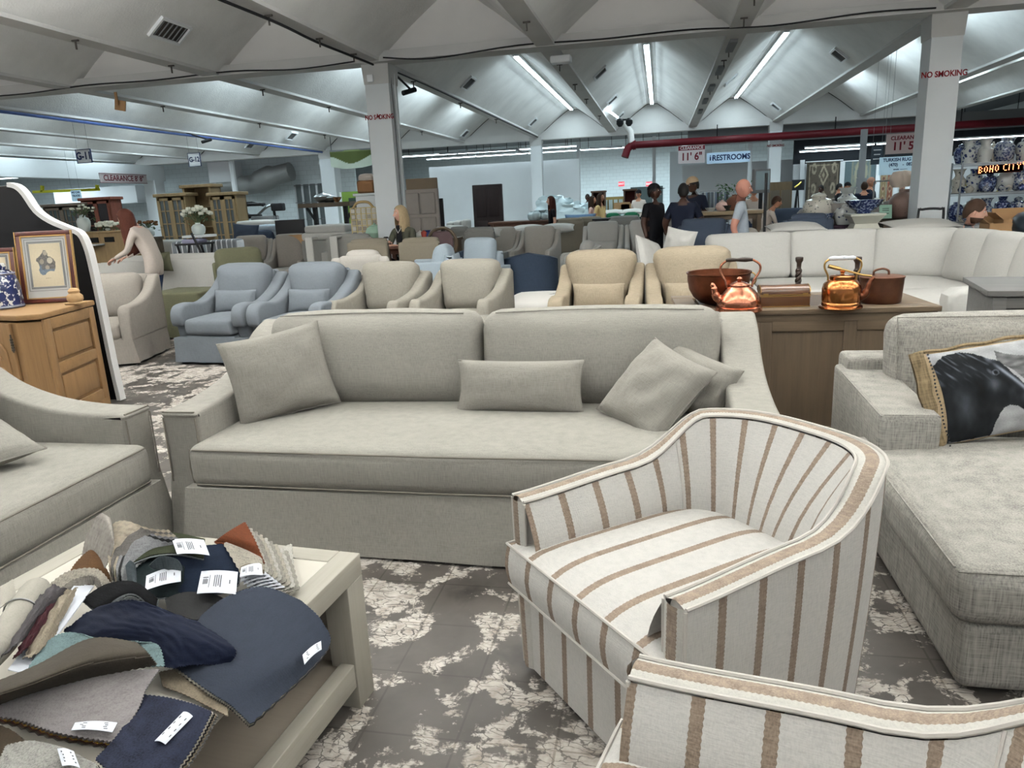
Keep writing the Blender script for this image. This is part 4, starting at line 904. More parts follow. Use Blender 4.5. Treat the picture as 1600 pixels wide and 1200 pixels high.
# lidded pot
p=on(1375,472); t=thing('copper_pot','brown copper pot with a lid at the right end of the console','pot',(p[0],p[1],p[2]))
g=G(); g.lathe([(.112,0),(.12,.008),(.126,.09),(.13,.155),(.132,.16)],40); g.o('body',COPM,t)
g=G(); g.lathe([(.134,.158),(.134,.166),(.12,.170),(.05,.174),(0,.175)],40); g.o('lid',COPM,t)
g=G(); handle(g,[(-.05,0,.172),(-.045,0,.20),(0,0,.212),(.035,0,.20),(.04,0,.172)],.007); g.o('lid_handle',COPM,t)
# ================= left: oak cabinet, prints, jar, dark panel =================
OAK=mat('golden_oak',(121,93,62),.5,kind='wood',ax=2,ct=.2); OAKX=mat('golden_oak_cross',(125,97,65),.5,kind='wood',ax=0,ct=.2); IRON=mat('dark_iron',(60,54,46),.5,.6)
ct_=thing('oak_cabinet','golden oak cabinet with carved door at the left edge, holding framed prints','cabinet',(0,0,0))
A0=V((-4.60,4.68,0)); B0=V((-4.80,5.42,0)); ZC=.945
rzs=math.atan2(B0.y-A0.y,B0.x-A0.x); Ls=(B0-A0).length
Mx=Matrix.Translation(A0)@Matrix.Rotation(rzs,4,'Z')     # local x runs along the visible right side, y into the body
A1=V((-4.76,4.62,0)); C0=V((-5.9,4.84,0)); rf=math.atan2(A1.y-C0.y,A1.x-C0.x); Lf=(A1-C0).length; Mf=Matrix.Translation(C0)@Matrix.Rotation(rf,4,'Z')
foot=[(A0.x,A0.y),(B0.x,B0.y),(-6.05,5.42),(C0.x,C0.y),(A1.x,A1.y)]
g=G(); g.prof([(x,y) for x,y in foot],ZC-.12,.004,(ZC-.12)/2+.06,ax='z',seg=1); g.o('carcass',OAK,ct_,ang=20)
def grow(F_,e): 
    c=V((sum(p[0] for p in F_)/len(F_),sum(p[1] for p in F_)/len(F_))); return [tuple(V(p)+(V(p)-c).normalized()*e) for p in F_]
g=G(); g.prof(grow(foot,.035),.045,.012,ZC-.022,ax='z'); g.o('top',OAKX,ct_,ang=20)
g=G(); g.prof(grow(foot,.02),.08,.006,.06,ax='z'); g.o('plinth',OAKX,ct_,ang=20)
def panelled(M,L,z0,z1,split,frame=.085,outy=-.012):
    for (a,b,c,d) in ((frame/2,(z0+z1)/2,frame,z1-z0),(L-frame/2,(z0+z1)/2,frame,z1-z0)): g=G(); g.rbox((a,outy,b),(c,.024,d),.004,n=1,M=M); g.o('stile',OAK,ct_)
    for z in (z0+frame/2,split,z1-frame/2): g=G(); g.rbox((L/2,outy,z),(L-2*frame,.024,frame),.004,n=1,M=M); g.o('rail',OAKX,ct_)
    for za,zb in ((z0+frame,split-frame/2),(split+frame/2,z1-frame)): 
        g=G(); g.rbox((L/2,outy+.004,(za+zb)/2),(L-2*frame-.05,.018,zb-za-.05),.008,n=1,M=M); g.o('panel',OAK,ct_)
panelled(Mx,Ls,.10,ZC-.05,.50)
# carved doors on the front: frame, arched raised field and carving
d=thing('x','',None) if 0 else None
for k in range(2):
    x1=Lf-.06-k*.5; x0=x1-.46
    g=G(); g.rbox(((x0+x1)/2,-.012,.5),(.46,.024,.76),.005,n=1,M=Mf); dr_=g.o('door',OAK,ct_)
    g=G(); arch=[(x0+.07,.18),(x1-.07,.18),(x1-.07,.66)]+[(x1-.07-.32*q,.66+.1*sin(pi*q)**.6) for q in (.15,.3,.5,.7,.85)]+[(x0+.07,.66)]
    g.prof(arch,.02,.008,-.03,ax='y',M=Mf); g.o('raised_field',OAK,dr_)
    g=G(); cx=(x0+x1)/2
    for s in (-1,1):
        for (a,b,r0) in ((.05,.60,.05),(.07,.50,.045),(.05,.40,.05),(.06,.30,.04)):
            g.tube([(cx+s*(a+r0*(1-q/14)*cos(q*.55)),-.043,b+r0*(1-q/14)*sin(q*.55)) for q in range(12)],[.009-.0004*q for q in range(12)],6,M=Mf)
    g.tube([(cx+.02*sin(q*.9),-.042,.26+.03*q) for q in range(14)],.009,6,M=Mf); g.o('carving',OAK,dr_)
    g=G(); 
    for z in (.68,.70,.72,.74,.76): g.tube([(x1+.004,-.03,z-.008),(x1+.004,-.03,z+.008)],.012,8,M=Mf)
    g.bar(Mf@V((x1+.004,-.03,.66)),Mf@V((x1+.004,-.03,.80)),.008); g.o('hinge',IRON,dr_)
# framed print
PAR=mat('printed_paper',(200,190,165),.9,kind='attr',mx=.1); MAHO=mat('mahogany_frame',(72,28,20),.3,kind='wood',ax=2,ct=.3); GILT=mat('gilt_edge',(176,140,84),.4,.6); MATB=mat('cream_mount',(182,182,180),.9)
def arty(u,v):
    n=nz(u*18,v*24,3); n2=nz(u*60,v*60,1); c=(198+5*n,186+5*n,160+4*n)
    P1=[(.28,.44),(.24,.40),(.26,.32),(.34,.26),(.44,.28),(.50,.33),(.60,.36),(.72,.34),(.78,.42),(.80,.54),(.76,.62),(.66,.68),(.58,.70),(.56,.78),(.52,.84),(.44,.84),(.40,.78),(.30,.70),(.20,.66),(.18,.60),(.24,.56),(.26,.50)]
    if inpoly(u+.012*n,v+.012*n2,P1):
        b=84+34*n2+26*n; c=(b,b*.98,b*.95)
        for (cx,cy,rx,ry,q) in ((.49,.775,.065,.055,150),(.36,.58,.07,.06,132),(.62,.60,.09,.07,172),(.52,.44,.07,.05,140)):
            if ((u-cx)/rx)**2+((v-cy)/ry)**2<1: b=q+18*n2; c=(b,b*.95,b*.86)
        if v<.40 or (u<.34 and v<.5): c=(92+20*n,104+20*n,116+20*n)
    if abs(v-.19)<.007 and .42<u<.60 and n2>-.2: c=(140,130,110)
    return c
def framed(label,loc,rz,w,h,tilt,fn,nx,ny,lip=None):
    t=thing('framed_print',label,'picture',loc,0,rot=(RAD(tilt),0,rz))
    for (cx,cz,a,b) in ((0,.018,w,.036),(0,h-.018,w,.036),(-w/2+.018,h/2,.036,h-.072),(w/2-.018,h/2,.036,h-.072)): g=G(); g.rbox((cx,0,cz),(a,.03,b),.007,n=1); g.o('frame_rail',MAHO,t)
    g=G()
    for (cx,cz,a,b) in ((0,.040,w-.07,.01),(0,h-.040,w-.07,.01),(-w/2+.04,h/2,.01,h-.08),(w/2-.04,h/2,.01,h-.08)): g.box((cx,-.008,cz),(a,.012,b))
    g.box((w/2+.002,0,h/2),(.006,.034,h)); g.box((-w/2-.002,0,h/2),(.006,.034,h)); g.o('gilt_slip',GILT,t)
    g=G(); g.box((0,.002,h/2),(w-.08,.01,h-.08)); g.o('mount',MATB,t)
    iw,ih=w*.56,h*.60
    g=G()
    for e,m in ((.016,0),(.034,0)):
        for (cx,cz,a,b) in ((0,h*.53-ih/2-e,iw+2*e,.004),(0,h*.53+ih/2+e,iw+2*e,.004),(-iw/2-e,h*.53,.004,ih+2*e),(iw/2+e,h*.53,.004,ih+2*e)): g.box((cx,-.004,cz),(a,.002,b))
    g.box((0,-.0042,h*.53-ih/2-.009),(iw+.036,.002,.014)); g.box((0,-.0042,h*.53+ih/2+.009),(iw+.036,.002,.014)); g.box((-iw/2-.009,-.0042,h*.53),(.014,.002,ih)); g.box((iw/2+.009,-.0042,h*.53),(.014,.002,ih))
    g.o('ruled_border',mat('grey_rule',(112,112,112),.9),t)
    printed('print',iw,ih,nx,ny,fn,PAR,t,(0,-.0058,h*.53)); return t
p=atz(78,474,ZC); framed('mahogany framed print of huddled figures standing on the oak cabinet',(p.x+.0,p.y+.02,ZC+.003),RAD(18),.44,.60,-8,arty,120,160)
framed('framed print cut off by the left edge, on the oak cabinet',(p.x-.64,p.y+.12,ZC+.003),RAD(16),.36,.47,-9,lambda u,v:(198+6*nz(u*9,v*9),186,160),10,10)
# jar
JAR=mat('blue_white_jar',(205,205,200),.22,kind='china',c2=(24,34,74),sc=30,th=.84)
p=atz(18,481,ZC); t=thing('ceramic_jar','blue and white flower-patterned ceramic jar in front of the framed print','jar',(p.x-.10,p.y-.02,ZC+.002))
g=G(); g.lathe([(.105,0),(.13,.004),(.138,.02),(.137,.03),(.140,.05),(.135,.14),(.122,.20),(.108,.225),(.10,.228),(.098,.235),(.072,.24)],36); g.o('body',JAR,t)
t.scale=(1.3,1.3,1.3)
g=G(); g.lathe([(.142,.002),(.146,.01),(.142,.02)],36); g.lathe([(.122,.207),(.126,.213),(.122,.219)],36); g.o('rim_band',mat('jar_rim',(96,99,112),.25),t)
g=G(); g.rbox((.0,0,.258),(.13,.11,.04),.012,n=1); g.o('neck',JAR,t)
# small figure of tan clay behind the print
p=atz(136,474,ZC); t=thing('clay_ornament','tan clay ornament beside the framed print on the oak cabinet','ornament',(p.x-.06,p.y-.05,ZC+.002)); g=G(); g.rbox((0,0,.01),(.14,.1,.02),.008,n=1); g.lathe([(.05,.02),(.062,.04),(.06,.07),(.04,.09),(.045,.11),(.03,.13),(0,.135)],18); g.o('ornament',mat('tan_clay',(158,128,92),.8),t)
# black panel with white curved edge
PB=mat('black_panel',(18,18,20),.5); PW=mat('white_edging',(216,214,212),.6)
pan=thing('black_display_panel','tall black panel with a curved white edge behind the oak cabinet','panel',(0,0,0))
PY=5.62
def pp(x,y): q=at(x,y,PY); return (q.x,q.z)
ed=[(192,632),(176,560),(158,470),(145,410),(138,385),(128,366),(110,358),(82,346),(60,330),(42,304),(30,293),(18,290)]
E_=[pp(*q) for q in ed]; E_[0]=(E_[0][0],.012); E2=[(p.x,p.y) for p in spl([(a,b,0) for a,b in E_],3)]
g=G(); g.prof([(-6.5,.012)]+E2+[(-6.5,E_[-1][1])],.04,.003,PY,ax='y',seg=1); g.o('board',PB,pan,ang=25)
g=G()
o_=[]
for i,a in enumerate(E2):
    p0=V(E2[max(0,i-1)]); p1=V(E2[min(len(E2)-1,i+1)]); d_=(p1-p0).normalized(); nn_=V((d_.y,-d_.x)); nn_=nn_ if nn_.x+nn_.y*.5>0 else -nn_
    for (k,y_) in ((-.012,-.05),(.026,-.05),(.026,.022),(-.012,.022)): q_=V(a)+nn_*k; o_.append((q_.x,PY+y_,max(.012,q_.y)))
m_=len(E2); fs_=[(i*4+k,i*4+(k+1)%4,(i+1)*4+(k+1)%4,(i+1)*4+k) for i in range(m_-1) for k in range(4)]+[(0,1,2,3),(m_*4-4,m_*4-3,m_*4-2,m_*4-1)]
g.add(o_,fs_)
g.o('edging',PW,pan)
# ================= armchairs and sofas on the floor =================
armchair('slipcovered_armchair','grey-beige slipcovered armchair beside the black display panel','armchair',(-6.236,6.93,0),RAD(14),GCHR,w=.95,d=.98,h=1.0,ah=.67,style='slope',backh=1.0,aw=.14)
armchair('slipcovered_armchair','grey-beige slipcovered armchair mostly hidden behind the black panel','armchair',(-7.35,7.25,0),RAD(14),GCHR,w=.95,d=.98,h=1.0,ah=.67,style='slope',backh=1.0,aw=.14)
armchair('pale_blue_armchair','left one of the two pale blue armchairs, its skirt fully in view','armchair',(-4.86,7.07,0),RAD(-6),BLUE,w=.96,d=.98,h=1.0,ah=.66,style='roll',lum='pale blue lumbar pillow on the left one of the two pale blue armchairs',bw=.76,backh=1.06,aw=.16,roundb=.12,bt=.24,sh=.50)
armchair('pale_blue_armchair','right one of the two pale blue armchairs, partly behind the long sofa','armchair',(-3.90,6.98,0),RAD(-6),BLUE,w=.92,d=.98,h=1.0,ah=.66,style='roll',lum='pale blue lumbar pillow on the right one of the two pale blue armchairs',bw=.76,backh=1.05,aw=.16,roundb=.12,bt=.24,sh=.50)
armchair('stone_armchair','stone-coloured armchair behind the long sofa, next to the pale blue pair','armchair',(-3.08,7.10,0),RAD(-8),GREIGE,w=.86,d=.96,h=.94,ah=.66,style='swoop',backh=1.02,aw=.13,bt=.22,bw=.72)
armchair('stone_armchair','stone-coloured armchair behind the long sofa, next to the cowhide ottoman','armchair',(-2.13,7.10,0),RAD(-6),GREIGE,w=.88,d=.96,h=.94,ah=.66,style='swoop',backh=1.02,aw=.13,bt=.22,bw=.72)
armchair('sand_armchair','sand-coloured armchair with lumbar pillow, between the cowhide ottoman and its twin','armchair',(-.64,7.0,0),RAD(-2),TAN,w=.90,d=.98,h=.98,ah=.66,style='roll',lum='sand-coloured lumbar pillow on the armchair beside the cowhide ottoman',bw=.80,backh=1.08,aw=.15,roundb=.12,bt=.24,sh=.48)
armchair('sand_armchair','sand-coloured armchair partly hidden by the copper bowl','armchair',(.34,6.9,0),RAD(2),TAN,w=.92,d=.98,h=.98,ah=.66,style='roll',lum='sand-coloured lumbar pillow behind the copper bowl',bw=.82,backh=1.09,aw=.15,roundb=.12,bt=.24,sh=.48)
# cowhide ottoman
HIDE=mat('cowhide',(224,220,214),.8,kind='china',c2=(62,46,40),sc=2.2,th=.40)
t=thing('cowhide_ottoman','brown and white cowhide ottoman behind the sand and stone armchairs','ottoman',(-1.42,9.0,0))
g=G(); g.rbox((0,0,.24),(.95,.95,.40),.12,(0,0,.04),n=6); g.o('upholstery',HIDE,t)
for sx in (-1,1):
    for sy in (-1,1): g=G(); g.rbox((sx*.36,sy*.36,.03),(.06,.06,.07),.01,n=1); g.o('leg',SHADOW,t)
def tub(label,x,y,rz,m,h=.82,r=.42,name='tub_chair'):
    t=thing(name,label,'armchair',(x,y,0),rz)
    def f(s,v,ins=0): a=pi*1.0+pi*1.16*(s-.5)*2*-.5-pi/2+ 0; a=pi/2+(s-.5)*pi*1.35; hh=h-.16*abs(s-.5)*2; return ((r-ins)*cos(a)*-1,(r-ins)*sin(a),.06+(hh-.06)*v)
    g=G(); g.grid(lambda u,v:f(u,v),28,5); g.grid(lambda u,v:f(1-u,.35+.65*v,.1),28,4); 
    g.grid(lambda u,v:(*[p for p in f(u,1,.1*v)[:2]],f(u,1)[2]+.02*sin(pi*v)),28,4); 
    for e in (0,1): g.grid(lambda u,v:(*f(e,0,.1*(u if e==0 else 1-u))[:2],.06+(f(e,1)[2]-.06)*v),3,3)
    g.o('shell',m,t); g=G(); g.lathe([(r-.1,.1),(r-.1,.42),(r-.13,.455),(0,.47)],28); g.o('seat',m,t)
    g=G(); g.lathe([(.3,0),(.3,.06)],20); g.o('base',SHADOW,t); return t
p=at(820,398,10.8); tub('dark navy velvet tub chair seen from behind, beyond the stone armchairs',p.x,p.y+.35,pi+RAD(8),NAVY,.84,.44)
p=at(735,405,12.2); tub('dark navy tub chair, farther of the two, mostly hidden',p.x,p.y+.3,pi,NAVY,.84,.42)
p=at(562,401,9.0); tub('tan tub chair showing only its rounded back above the blue armchair',p.x,p.y+.35,pi,TAN,.98,.42)
armchair('off_white_chair','off-white chair with a rounded back just behind the stone armchair','armchair',(-3.66,9.12,0),pi+RAD(6),CREAM,w=.72,d=.7,h=1.08,style='swoop',roundb=.15)
p=at(660,385,9.3); armchair('ice_blue_chair','ice blue armchair in side view behind the stone armchairs','armchair',(-3.34,9.52,0),-RAD(84),PALEB,w=.74,d=.68,h=1.0,backh=1.10,style='square',ah=.88)
p=at(705,375,10); armchair('ice_blue_chair','ice blue armchair turned half away with its boxed back cushion showing','armchair',(p.x+.05,p.y+.05,0),-RAD(20),PALEB,w=.8,d=.8,h=.95,backh=1.12,style='square',ah=.70)
def row_chair(x,y,Y,rz,m,lab,style='slope',h=1.05,w=.84,grp=None,back=False,lum=None,name='slipper_armchair',bh=None,dx=0):
    p=at(x,y,Y); c=V((p.x+dx,Y,0))
    if back: c=c+V((sin(rz)*.95,-cos(rz)*.95,0))
    else: c=c+V((sin(rz)*.8,-cos(rz)*.8,0))
    return armchair(name,lab,'armchair',tuple(c),rz,m,w=w,d=.95,h=h,style=style,lum=lum,backh=bh or h+.05,group=grp,roundb=.06,bt=.16,aw=.1)
row_chair(783,353,15.5,RAD(-6),CREAM,'cream slope-armed armchair, left of the pair beyond the navy tub chair')
row_chair(843,353,15.3,RAD(-8),CREAM,'cream slope-armed armchair, right of the pair beyond the navy tub chair')
row_chair(942,345,15.5,RAD(0),IVORY,'pale armchair with lumbar pillow, left of the pair beyond the sand armchairs',h=1.08,lum='pale lumbar pillow on the left chair of the pair beyond the sand armchairs')
row_chair(1009,345,15.4,RAD(2),IVORY,'pale armchair with lumbar pillow, right of the pair beyond the sand armchairs',h=1.08,lum='pale lumbar pillow on the right chair of the pair beyond the sand armchairs')
row_chair(392,365,14.5,RAD(14),GCHR,'beige slope-armed armchair, left of the pair behind the blue armchairs',h=1.12)
row_chair(454,363,14.5,RAD(8),GCHR,'beige slope-armed armchair, right of the pair behind the blue armchairs',h=1.12)
row_chair(572,374,10.9,pi+RAD(8),KHAKI,'khaki armchair seen from behind below the paint sample rack',style='square',h=1.12,w=.62*1.3,back=True,bh=1.15)
row_chair(652,374,10.8,pi+RAD(2),KHAKI,'khaki armchair seen from behind in front of the blonde woman',style='square',h=1.10,w=.8,back=True,bh=1.14)
p=at(514,362,12); armchair('grey_sofa','grey sofa with white cushions seen from its back, between beige and khaki armchairs','sofa',(p.x+.1,12.9,0),pi+RAD(16),MIDG,w=1.0,d=1.0,h=1.15,style='square',ah=.9,backh=1.2)
g=G()
for k,(x,lab) in enumerate(((-.34,'left'),(.15,'right'))):
    t=thing('white_throw','folded white throw hanging over the grey sofa back, %s one'%lab,'throw',(p.x+x,11.84+x*-.15,0),RAD(-6)); g=G(); g.rbox((0,0,.80),(.14,.03,.72),.012,n=2); g.rbox((0,.1,1.15),(.14,.2,.035),.012,n=2); g.o('cloth',IVORY,t)
# rear row of backs, half hidden
for (x,y,Y,m,w,lab) in ((747,362,13.6,MIDG,.75,'grey armchair seen from behind, just left of the cream pair'),(715,372,14.5,MIDG,.6,'small grey armchair back beside the round wooden chair'),(890,352,17.5,KHAKI,.8,'khaki armchair back between the cream and pale pairs'),(920,347,18,KHAKI,.8,'khaki armchair back behind the pale pair'),(975,340,17.5,MIDG,.9,'grey armchair back between the two pale armchairs'),(1065,338,16.5,MIDG,1.0,'grey armchair back left of the slate blue armchair')):
    row_chair(x,y,Y,pi,m,lab,style='square',h=1.12,w=w,back=True)
# white cushions lying on top of those backs
for (x,y,Y,lab) in ((745,356,13.9,'white cushion on the grey armchair left of the cream pair'),(820,350,17,'white cushion behind the cream pair'),(868,348,16.6,'crumpled white cushion beside the right cream armchair'),(1042,333,16.8,'white cushion on the grey armchair near the man in the black cap')):
    p=at(x,y+4,Y); t=throw_pillow(lab,(p.x,Y+.35,p.z-.14),.75,.34,.2,IVORY,(RAD(-70),0,RAD(4)),wr=.1,seed=x*.01)
# low white units to the right of the cream pair
p=at(905,375,14.8); armchair('white_sofa','low white sofa end between the cream and pale armchair pairs','sofa',(p.x-.25,13.8,0),-RAD(75),IVORY,w=.6,d=.75,h=.8,style='slope',ah=.6)
# white pillows pile
p=at(1025,380,9.2); throw_pillow('white pillow propped on edge between the two sand armchairs',(p.x-.03,9.2,.62),.55,.50,.2,IVORY,(RAD(-20),RAD(16),RAD(60)),wr=.3,seed=4)
t=thing('white_stool','white box stool under the propped white pillow','stool',(p.x,9.3,0)); g=G(); g.rbox((0,0,.31),(.6,.6,.6),.03,n=2); g.o('seat',IVORY,t)
p=at(1055,380,9.6); throw_pillow('small white pillow poking up behind the right sand armchair',(p.x,9.6,.78),.42,.40,.2,IVORY,(RAD(-10),RAD(10),RAD(-30)),wr=.3,seed=14)
t=thing('white_stool','white box stool under the small white pillow','stool',(p.x,9.7,0)); g=G(); g.rbox((0,0,.39),(.5,.6,.76),.03,n=2); g.o('seat',IVORY,t)
# long white sofa seen from behind, left
ivs=long_sofa('long white sofa seen from behind in front of the woman in cream',(-7.8,11.4,0),pi+RAD(7),2.5,1.1,IVORY,1,True,name='white_sofa')
throw_pillow('round-topped olive pillow on the long white sofa',(-7.62,10.15,.80),.42,.30,.14,OLIVE,(RAD(6),0,RAD(10)),wr=.2,seed=3)
# olive chair
armchair('olive_armchair','olive green armchair turned sideways behind the pale blue armchair','armchair',(-5.35,8.85,0),RAD(38),OLIVE,w=.9,d=.98,h=1.0,backh=1.16,style='square',ah=.62,bt=.22)
t=thing('olive_ottoman','low olive ottoman between the grey-beige and pale blue armchairs','ottoman',(-6.35,8.95,0)); g=G(); g.rbox((0,0,.33),(.8,.7,.62),.04,n=3); g.o('upholstery',OLIVE,t)
# striped grey and white boxes
GS=mat('grey_white_stripe',(120,124,128),.9,kind='stripe',per=.10,wd=.022,c2=(226,228,230))
for (x,y,lab,rz) in ((283,377,'grey and white striped upholstered bench beside the folding tray','x'),(337,375,'grey and white striped armchair back in front of the blue pillow','y')):
    p=at(x,y,13); t=thing('striped_bench',lab,'armchair',(p.x,13.3,0),RAD(14)); g=G(); g.rbox((0,0,.58),(.62,.5,1.12),.06,n=6); g.uv=[(v[0],v[2]) for v in g.v]; g.o('upholstery',GS,t)
    g=G(); g.box((0,0,.02),(.5,.4,.03)); g.o('base',SHADOW,t)
p=at(350,372,14); armchair('slate_sofa','slate blue sofa in the gap above the striped armchair','sofa',(p.x,15.0,0),RAD(10),SLATE,w=.8,d=.9,h=1.2,style='square',ah=.8)
throw_pillow('slate blue square pillow above the striped armchair',(p.x,14.8,1.0),.55,.40,.2,SLATE,(RAD(-12),RAD(6),RAD(16)),wr=.2,seed=2)
t=thing('folding_tray','black folding tray stand with mauve cloth beside the striped bench','tray',tuple(at(305,385,12.2).xy)+(0,)); g=G(); g.box((0,0,1.12),(.55,.4,.03)); g.o('tray',BLACK,t)
g=G()
for sx in (-1,1):
    for s2 in (-1,1): g.bar((sx*.24,-.18*s2,0),(sx*.24,.18*s2,1.12),.03)
g.bar((.26,-.2,.9),(.1,-.2,1.32),.03); g.o('stand',BLACK,t); g=G(); g.rbox((0,0,1.17),(.34,.3,.08),.03,n=3); g.o('cloth',mat('mauve_cloth',(140,138,160),.9),t)
# slate blue armchairs with white piping on the right
row_chair(1100,340,12,RAD(-22),SLATE,'slate blue armchair with white piping left of the long ivory sectional',h=1.15,w=.9,bh=1.22,name='slate_blue_armchair')['x']=1
for o in bpy.data.objects:
    if 'x' in o.keys():
        del o['x']; 
        for c in o.children:
            if c.name.startswith('piping'): c.data.materials[0]=PIPE
row_chair(1262,334,11.9,pi+RAD(-16),SLATE,'slate blue armchair seen from behind beside the white garden stool',h=1.18,w=.72,back=True,name='slate_blue_armchair')
# cream sofas seen from behind beyond the sectional
p=at(1190,345,11.8); o=long_sofa('cream sofa seen from behind beyond the ivory sectional, two long back cushions',(p.x,12.85,0),pi,1.15,1.05,CREAM,2,name='cream_sofa')
p=at(1247,352,11); throw_pillow('flat white seat cushion lying behind the ivory sectional, left one',(p.x,10.9,1.03),.75,.5,.16,IVORY,(RAD(-84),0,RAD(3)),wr=.1,seed=1)
t=thing('white_ottoman','white ottoman behind the sectional under the left flat cushion','ottoman',(p.x,11.1,0)); g=G(); g.rbox((0,.0,.51),(.9,.5,.98),.04,n=3); g.o('upholstery',IVORY,t)
p=at(1440,350,11.3); throw_pillow('flat white seat cushion lying behind the ivory sectional near the bearded man',(p.x,11.0,1.0),.9,.6,.14,IVORY,(RAD(-84),0,RAD(3)),wr=.1,seed=1)
t=thing('white_ottoman','white ottoman behind the sectional corner under the right flat cushion','ottoman',(p.x,11.35,0)); g=G(); g.rbox((0,0,.49),(1.1,.7,.96),.04,n=3); g.o('upholstery',IVORY,t)
# ---- ivory L-shaped sectional ----
t=thing('ivory_sectional','big ivory L-shaped sectional behind the copperware','sofa',(0,0,0))
g=G(); g.rbox((2.03,9.55,.2),(3.14,1.75,.34),.04,n=4); g.rbox((3.1,8.25,.2),(1.55,2.3,.34),.04,n=4); g.o('base',IVORY,t)
for (c,d) in (((.82,9.25),(.66,1.35)),((1.72,9.25),(1.1,1.35)),((2.8,9.2),(1.15,1.5)),((2.78,8.0),(1.35,1.2))): g=G(); g.rbox((c[0],c[1],.41),(d[0],d[1],.16),.06,(0,0,.03),n=6); g.o('seat_cushion',IVORY,t)
g=G(); g.prof([(10.15,.1),(10.1,.88),(10.42,.9),(10.45,.1)],3.1,.03,2.08); g.prof([(3.46,.1),(3.44,.88),(3.66,.9),(3.70,.1)],3.3,.03,8.75,ax='y'); g.o('back_frame',IVORY,t)
def bc(x,y,rz,w,h=.60,name='back_cushion'):
    M=Matrix.Translation((x,y,.47))@Matrix.Rotation(rz,4,'Z')@Matrix.Rotation(-RAD(13),4,'X')@Matrix.Translation((0,0,h/2)); g=G(); g.rbox((0,0,0),(w,.22,h),.08,(0,.06,.01),n=8,M=M,warp=lambda a,b,c:(a*(1+.04*c/h),b,c)); g.o(name,IVORY,t)
bc(1.12,9.95,RAD(2),1.06); bc(2.16,9.98,RAD(4),1.06); bc(3.02,9.78,RAD(-28),.92); bc(3.38,9.12,RAD(-78),.72); bc(3.42,8.45,RAD(-86),.70); bc(3.45,7.78,RAD(-88),.68)
g=G(); 
g.prof([(2.62,.1),(2.56,.4),(2.52,.52),(2.53,.60),(2.60,.655),(2.75,.665),(3.9,.69),(3.92,.1)],.26,.05,7.25,ax='y'); g.o('arm',IVORY,t)
# grey wood cabinet cut by the right edge
GW=mat('grey_oak',(84,83,81),.6,kind='wood',ax=0,ct=.25)
t=thing('grey_cabinet','weathered grey wooden cabinet at the right edge behind the tweed chaise','cabinet',(2.20,5.5,0),RAD(-10))
g=G(); g.rbox((.8,.4,.845),(1.64,.86,.04),.004,n=1); g.o('top',GW,t)
g=G(); g.rbox((.8,.4,.41),(1.56,.8,.82),.004,n=1); g.o('carcass',GW,t)
for x in (.06,.8,1.54): g=G(); g.rbox((x,-.008,.42),(.08,.02,.8),.003,n=1); g.o('stile',GW,t)
for z in (.78,.06): g=G(); g.rbox((.8,-.006,z),(1.5,.02,.07),.003,n=1); g.o('rail',GW,t)
# ================= people =================
SKIN={'light':mat('skin_light',(206,160,140),.6),'tan':mat('skin_tan',(176,126,100),.6),'dark':mat('skin_dark',(62,42,34),.5),'ruddy':mat('skin_ruddy',(168,118,102),.6)}
EYEW=mat('eye_white',(220,220,218),.3); IRIS=mat('iris',(40,30,26),.3); LIPS=mat('lips',(166,106,96),.5)
def clothm(n,c,rough=.9): return mat('cloth_'+n,c,rough,kind='fabric',ct=.08)
def headgeo(g,M,mi,brow=1):
    def f(u,v):
        a=2*pi*u; b=pi*(v-.5); x=cos(b)*sin(a); y=-cos(b)*cos(a); z=sin(b)
        w=.076;d=.096;h=.118
        k=1-.28*max(0,-z)**1.5*(1 if y<.3 else .6)
        if z<0 and y>0: k*=1-.15*(-z)
        X=x*w*k; Y=y*d*(k if y>0 else 1-.10*max(0,-z-.2)); Z=z*h
        fr=max(0,-y)
        if fr>.5:
            Y-=.010*math.exp(-((x*w)/.010)**2-((Z+.012)/.022)**2)  # nose root
            Y+=.007*(math.exp(-((abs(x*w)-.032)/.014)**2-((Z-.012)/.014)**2))  # eye sockets
            Y-=.004*math.exp(-((x*w)/.05)**2-((Z-.032)/.01)**2)
            Y-=.006*math.exp(-((x*w)/.022)**2-((Z+.058)/.012)**2)
            Y-=.008*math.exp(-((x*w)/.022)**2-((Z+.098)/.018)**2)
        return (X,Y,Z)
    g.grid(f,32,26,M,mi['skin'])
    # nose
    g.add([(-.006,-.094,.02),(.006,-.094,.02),(-.016,-.092,-.028),(.016,-.092,-.028),(0,-.124,-.024),(0,-.112,-.036),(0,-.100,.022)],[(0,2,4,6),(6,4,3,1),(2,5,4),(5,3,4),(0,6,1),(2,3,5)],M,mi['skin'])
    for s in (-1,1):
        for r,y,m in ((.0125,-.078,'white'),(.0065,-.0865,'iris')):
            vs=[(s*.032+r*cos(a)*cos(b),y-r*.6*sin(b),.012+r*.62*sin(a)*cos(b)) for b in (0,.6,1.2) for a in [k*pi/5 for k in range(10)]]
            g.add(vs,[(j*10+k,j*10+(k+1)%10,(j+1)*10+(k+1)%10,(j+1)*10+k) for j in range(2) for k in range(10)]+[tuple(range(20,30))],M,mi[m])
        g.tube([(s*.016,-.094,.030),(s*.032,-.093,.036),(s*.05,-.082,.030)],.0032,5,M,mi['hair'])
        g.lathe([(.004,-.026),(.012,-.02),(.016,0),(.015,.018),(.006,.028)],8,(0,0,0),M@Matrix.Translation((s*.078,.008,-.004))@Matrix.Diagonal((.5,1,1,1)),mi['skin'])
    g.tube([(-.024,-.093,-.056),(-.008,-.1005,-.053),(.008,-.1005,-.053),(.024,-.093,-.056)],[.003,.0055,.0055,.003],6,M,mi['lips'])
